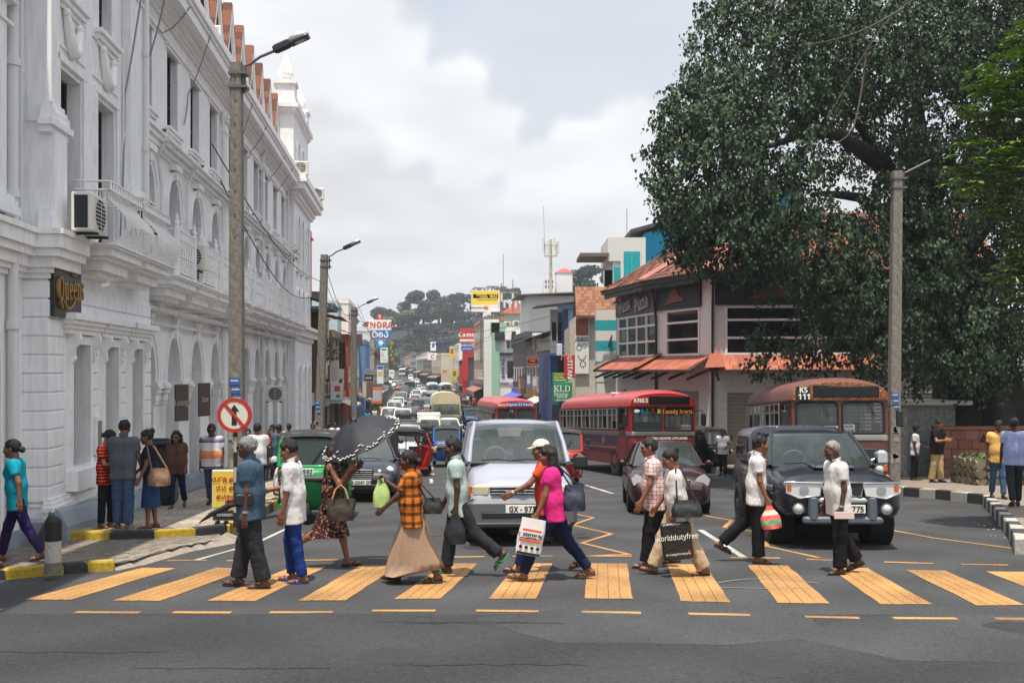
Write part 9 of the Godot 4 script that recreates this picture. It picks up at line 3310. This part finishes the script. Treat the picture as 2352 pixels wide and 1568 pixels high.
func lamp_pole(label: String,x:float,d:float,top:float,lift:float,w0:float,w1:float,arm:float,lean:=0.0,head:=true)->Node3D:
	var p:=thing("lamp_pole",label,"street lamp",on(x,d,lift))
	var h:=top-p.position.y
	var conc:=mk("pole_concrete","8d877d",0.9,{"tex": tx.blotch,"scale": 1.2,"bump": tx.b_fine,"depth": 0.6})
	var m:=MB.new()
	var rings:=[]
	for i in 9:
		var f:=i/8.0
		var w:=lerpf(w0,w1,f)/2
		var c:=0.025
		rings.append(PackedVector3Array([Vector3(w-c+lean*f,f*h,w),Vector3(w+lean*f,f*h,w-c),Vector3(w+lean*f,f*h,-w+c),Vector3(w-c+lean*f,f*h,-w),Vector3(-w+c+lean*f,f*h,-w),Vector3(-w+lean*f,f*h,-w+c),Vector3(-w+lean*f,f*h,w-c),Vector3(-w+c+lean*f,f*h,w)]))
	m.loft(rings,true,true,true,false)
	part(p,"post",m,conc)
	for k in 8:
		m=MB.new()
		m.cyl(Vector3(lean*(1-k*0.05),h-0.3-k*0.42,w1*0.45),Vector3(lean*(1-k*0.05),h-0.3-k*0.42,w1/2+0.012+k*0.003),0.014,6)
		part(p,"bolt_hole",m,mk("hole_dark","1c1b1a",0.9))
	var steel:=mk("steel_dark","5c5f62",0.5)
	m=MB.new()
	var s:=signf(arm)
	var l:=absf(arm)
	m.tube([Vector3(lean+s*(w1/2+0.05),h-0.55,0),Vector3(lean+s*(w1/2+0.05),h-0.05,0),Vector3(lean+s*(w1/2+0.14),h-0.02,0),Vector3(lean+s*l*0.6,h+0.12,0),Vector3(lean+s*l,h+(0.24 if head else 0.3),0)],0.028,7)
	for y in [-0.2,-0.45]: m.cbox(Vector3(lean+s*0.04,h+y,0),Vector3(w1+0.14,0.05,w1+0.04))
	part(p,"arm",m,steel)
	if head:
		var hb:=Basis(Vector3(0,0,1),0.42*s)
		var at:=Vector3(lean+s*l,h+0.26,0)
		m=MB.new()
		m.xf=Transform3D(hb,at)
		m.rbox(Vector3(s*0.14,0,0),Vector3(0.36,0.15,0.16),0.03)
		part(p,"lamp_housing",m,mk("lamp_black","1e2023",0.5))
		m=MB.new()
		m.xf=Transform3D(hb,at)
		m.ball(Vector3(s*0.48,0.03,0),Vector3(0.22,0.1,0.13),12,6)
		part(p,"lamp_cover",m,mk("lamp_silver","c3c5c6",0.3,{"metal": 0.5}))
		m=MB.new()
		m.xf=Transform3D(hb,at)
		m.rbox(Vector3(s*0.48,-0.03,0),Vector3(0.4,0.05,0.24),0.02)
		part(p,"lamp_glass",m,mk("lamp_under","3a3c3f",0.2))
	for k in 3:
		m=MB.new()
		m.cbox(Vector3(0.02*k,2.45-k*0.16,w0/2-0.005),Vector3(0.2-0.03*k,0.13,0.02))
		var hb2:=part(p,"handbill",m,mk("bill_blue","355d9c",0.8))
		m=MB.new()
		m.cbox(Vector3(0.02*k,2.46-k*0.16,w0/2+0.007),Vector3(0.14,0.03,0.004))
		part(hb2,"print",m,mk("bill_white","b9bfc6",0.8))
	for k in 9:
		m=MB.new()
		m.obox(Vector3(rng.randf_range(-0.08,0.08),rng.randf_range(0.5,1.7),w0/2-0.004),Vector3(rng.randf_range(0.06,0.16),rng.randf_range(0.08,0.2),0.02),Basis(Vector3(0,0,1),rng.randf_range(-0.3,0.3)))
		part(p,"poster_scrap",m,mk("scrap_pale","8f8c86",0.9))
	return p
func furniture()->void:
	lamp_pole("tall concrete lamp pole on the left pavement behind the no-entry sign",-5.12,18.5,7.5,0.2,0.28,0.2,0.72)
	lamp_pole("second concrete lamp pole leaning at the end of the white building",-7.4,38.0,6.2,0.2,0.34,0.26,0.75,0.24)
	lamp_pole("third concrete lamp pole among the left shop fronts",-9.3,58.5,5.5,0.2,0.36,0.3,0.8)
	lamp_pole("concrete lamp pole behind the worn bus on the right",10.27,26.8,7.15,0.2,0.29,0.25,0.9,0.1,false)
	var m:=MB.new()
	var s:=thing("road_sign","round red-ringed sign forbidding straight ahead on a black and white post","sign",on(-4.42,15.9,0.2))
	var py:=1.79
	for k in 8:
		m=MB.new()
		m.cyl(Vector3(0,k*0.24,0),Vector3(0,(k+1)*0.24,0),0.034,10)
		part(s,"post_band",m,mk("post_black","1d1e20",0.6) if k % 2==0 else mk("post_white","c3c1b8",0.7,{"tex": tx.blotch,"scale": 4.0}))
	m=MB.new()
	m.cyl(Vector3(0,py,0.05),Vector3(0,py,0.065),0.225,32)
	part(s,"sign_face",m,mk("sign_cream","d3d0c4",0.5))
	m=MB.new()
	var pts:=[]
	for k in 41:
		pts.append(Vector2(cos(TAU*k/40),sin(TAU*k/40)))
	for k in 40:
		m.quad(Vector3(pts[k].x*0.275,py+pts[k].y*0.275,0.07),Vector3(pts[k+1].x*0.275,py+pts[k+1].y*0.275,0.07),Vector3(pts[k+1].x*0.216,py+pts[k+1].y*0.216,0.07),Vector3(pts[k].x*0.216,py+pts[k].y*0.216,0.07))
	m.cyl(Vector3(0,py,0.04),Vector3(0,py,0.06),0.276,40)
	part(s,"red_ring",m,mk("sign_red","ae2f22",0.5))
	m=MB.new()
	m.ext(PackedVector2Array([Vector2(-0.045,py-0.16),Vector2(0.04,py-0.16),Vector2(0.035,py+0.06),Vector2(0.08,py+0.06),Vector2(0.0,py+0.17),Vector2(-0.08,py+0.06),Vector2(-0.04,py+0.06)]),0.06,0.068)
	part(s,"black_arrow",m,mk("arrow_black","1c1d1d",0.7))
	m=MB.new()
	m.obox(Vector3(0,py,0.072),Vector3(0.5,0.05,0.006),Basis(Vector3(0,0,1),-0.86))
	part(s,"red_bar",m,mk("sign_red","ae2f22",0.5))
	var b:=thing("pavement_board","yellow pavement board with red round lettering and a black foot","board",on(-4.62,16.35,0.2))
	m=MB.new()
	m.rbox(Vector3(0,0.48,0),Vector3(0.62,0.84,0.04),0.015)
	part(b,"frame",m,mk("board_white","cfcfcc",0.5))
	for q in [[0.57,0.58,0.6,"dcc24e"],[0.145,0.58,0.15,"1f2326"],[0.27,0.3,0.08,"d9a536"]]:
		slab_part(b,"printed_panel",Vector3(0.0 if q[1]>0.4 else 0.14,q[0]+0.012,0.024+(0.003 if q[1]<0.4 else 0.0)),Vector3(q[1],q[2],0.006),mk("print_"+q[3],q[3],0.5),0.002)
	m=MB.new()
	script(m,"prik marvn",Vector3(0.0,0.74,0.032),0.062,0.26); script(m,"par mrha",Vector3(0.0,0.6,0.032),0.062,0.26); script(m,"marvenn",Vector3(0.0,0.46,0.032),0.062,0.26)
	part(b,"lettering",m,mk("print_c43a26","c43a26",0.5))
	inst(b,"lettering",letters("COMMERCIAL",0.042,true,false,0.004),mk("bill_white","b9bfc6",0.8),Transform3D(Basis(),Vector3(-0.03,0.16,0.034)))
	inst(b,"lettering",letters("CREDIT",0.042,true,false,0.004),mk("print_c43a26","c43a26",0.5),Transform3D(Basis(),Vector3(0.2,0.16,0.034)))
	for x in [-0.22,-0.08,0.08,0.22]:
		slab_part(b,"foot",Vector3(x,0.03,0),Vector3(0.03,0.07,0.2),mk("plastic_black","191a1b",0.6),0.005)
	b=thing("bollard","black and white concrete bollard with a broken foot at the near kerb","bollard",on(-5.42,11.75,0.08))
	for q in [[0.0,0.13,"concrete_foot","7c776c",0.095],[0.13,0.38,"white_band","c9c7c0",0.094],[0.38,0.6,"black_band","141517",0.096]]:
		m=MB.new()
		m.lathe([Vector2(q[4]+(0.012 if q[0]==0.0 else 0.0),q[0]),Vector2(q[4],q[1])] if q[0]<0.3 else [Vector2(q[4],q[0]),Vector2(q[4],q[1]),Vector2(0.07,0.65),Vector2(0.0,0.68)],14)
		part(b,q[2],m,mk("bollard_"+q[3],q[3],0.6,{"tex": tx.blotch,"scale": 4.0}))
	b=thing("guard_stone","low dark guard stone at the corner of the white building","stone",on(-6.78,14.6,0.08))
	m=MB.new()
	m.lathe([Vector2(0.17,0),Vector2(0.16,0.16),Vector2(0.1,0.28),Vector2(0.03,0.42),Vector2(0.0,0.5)],12)
	part(b,"stone",m,mk("guard_dark","3f464b",0.7))
	b=thing("wheeled_bin","tall dark plastic bin with a green-handled lid against the arcade","bin",on(-7.35,20.6,0.2),TH)
	slab_part(b,"tub",Vector3(0,0.62,0),Vector3(0.72,1.24,0.7),mk("bin_dark","1f262c",0.5),0.05)
	slab_part(b,"lid",Vector3(0,1.28,0),Vector3(0.8,0.09,0.78),mk("bin_dark","1f262c",0.5),0.03)
	slab_part(b,"lid_handle",Vector3(0.1,1.35,0.1),Vector3(0.35,0.05,0.14),mk("bin_green","2f4a44",0.5),0.02)
	var w:=thing("low_wall","low brown tiled wall pierced by small triangles in front of the big tree","wall",on(12.35,31.0,0.2))
	var tm:=[mk("wall_tile_a","7a4a35",0.55),mk("wall_tile_b","6e422f",0.55),mk("wall_tile_c","84523b",0.55)]
	m=MB.new()
	m.box(Vector3(0.9,0,-0.3),Vector3(12,1.5,0))
	part(w,"core",m,mk("wall_grout","4a3228",0.9))
	m=MB.new()
	m.box(Vector3(0.85,1.5,-0.34),Vector3(12,1.6,0.06))
	part(w,"coping",m,tm[0])
	for r in 5:
		for k in 24:
			m=MB.new()
			m.rbox(Vector3(1.1+k*0.44+(0.22 if r % 2 else 0.0),0.16+r*0.295,0.004),Vector3(0.425,0.28,0.03),0.006)
			part(w,"wall_tile",m,tm[rng.randi() % 3])
	for k in 6:
		m=MB.new()
		m.ext(PackedVector2Array([Vector2(2.2+k*0.92,1.1),Vector2(2.48+k*0.92,1.1),Vector2(2.34+k*0.92,1.4)]),0.0,0.024)
		part(w,"triangle_hole",m,mk("hole_dark","1c1b1a",0.9))
	var kk:=thing("kiosk","small white kiosk with a flat slab roof behind the low wall","kiosk",on(12.6,32.2,0.2))
	m=MB.new()
	m.box(Vector3(0,0,-1.6),Vector3(1.75,2.3,0)); m.box(Vector3(-0.45,0,0.1),Vector3(0.0,2.2,0.5))
	part(kk,"wall",m,mk("kiosk_white","a9aca9",0.8,{"tex": tx.blotch,"scale": 0.8}))
	slab_part(kk,"roof_slab",Vector3(0.85,2.37,-0.6),Vector3(2.4,0.14,2.4),mk("kiosk_slab","b9b9b4",0.8),0.02)
	var pl:=thing("stone_planter","square planter faced with rough stones by the right kerb","planter",on(13.3,27.6,0.2))
	m=MB.new()
	m.box(Vector3(-0.78,0,-0.8),Vector3(0.78,0.72,0.76))
	part(pl,"core",m,mk("mortar_dark","3b3830",0.95))
	for k in 30:
		m=MB.new()
		var side:=k % 2
		var c:=Vector3(-0.66+(k/2 % 5)*0.33,0.13+(k/10)*0.24,0.77) if side==0 else Vector3(-0.79,0.13+(k/10)*0.24,-0.6+(k/2 % 5)*0.32)
		var pg:=PackedVector2Array()
		for e in 7:
			pg.append(Vector2(cos(TAU*e/7.0),sin(TAU*e/7.0))*Vector2(0.185,0.135)*rng.randf_range(0.8,1.08))
		m.xf=Transform3D(Basis(Vector3.UP,0.0 if side==0 else -PI/2)*Basis(Vector3(0,0,1),rng.randf()*0.8),c)
		m.ext(pg,-0.04,rng.randf_range(0.008,0.03))
		part(pl,"stone",m,[mk("stone_a","6f6650",0.9),mk("stone_b","5f5846",0.9),mk("stone_c","7d7360",0.9)][rng.randi() % 3])
	m=MB.new()
	for k in 120:
		m.obox(Vector3(rng.randf_range(-0.7,0.7),0.74+rng.randf()*0.08,rng.randf_range(-0.7,0.7)),Vector3(0.12,0.005,0.05),Basis.from_euler(Vector3(rng.randf(),rng.randf()*6,rng.randf())))
	part(pl,"ground_cover",m,mk("bush_green","3c5a2c",0.7),true)
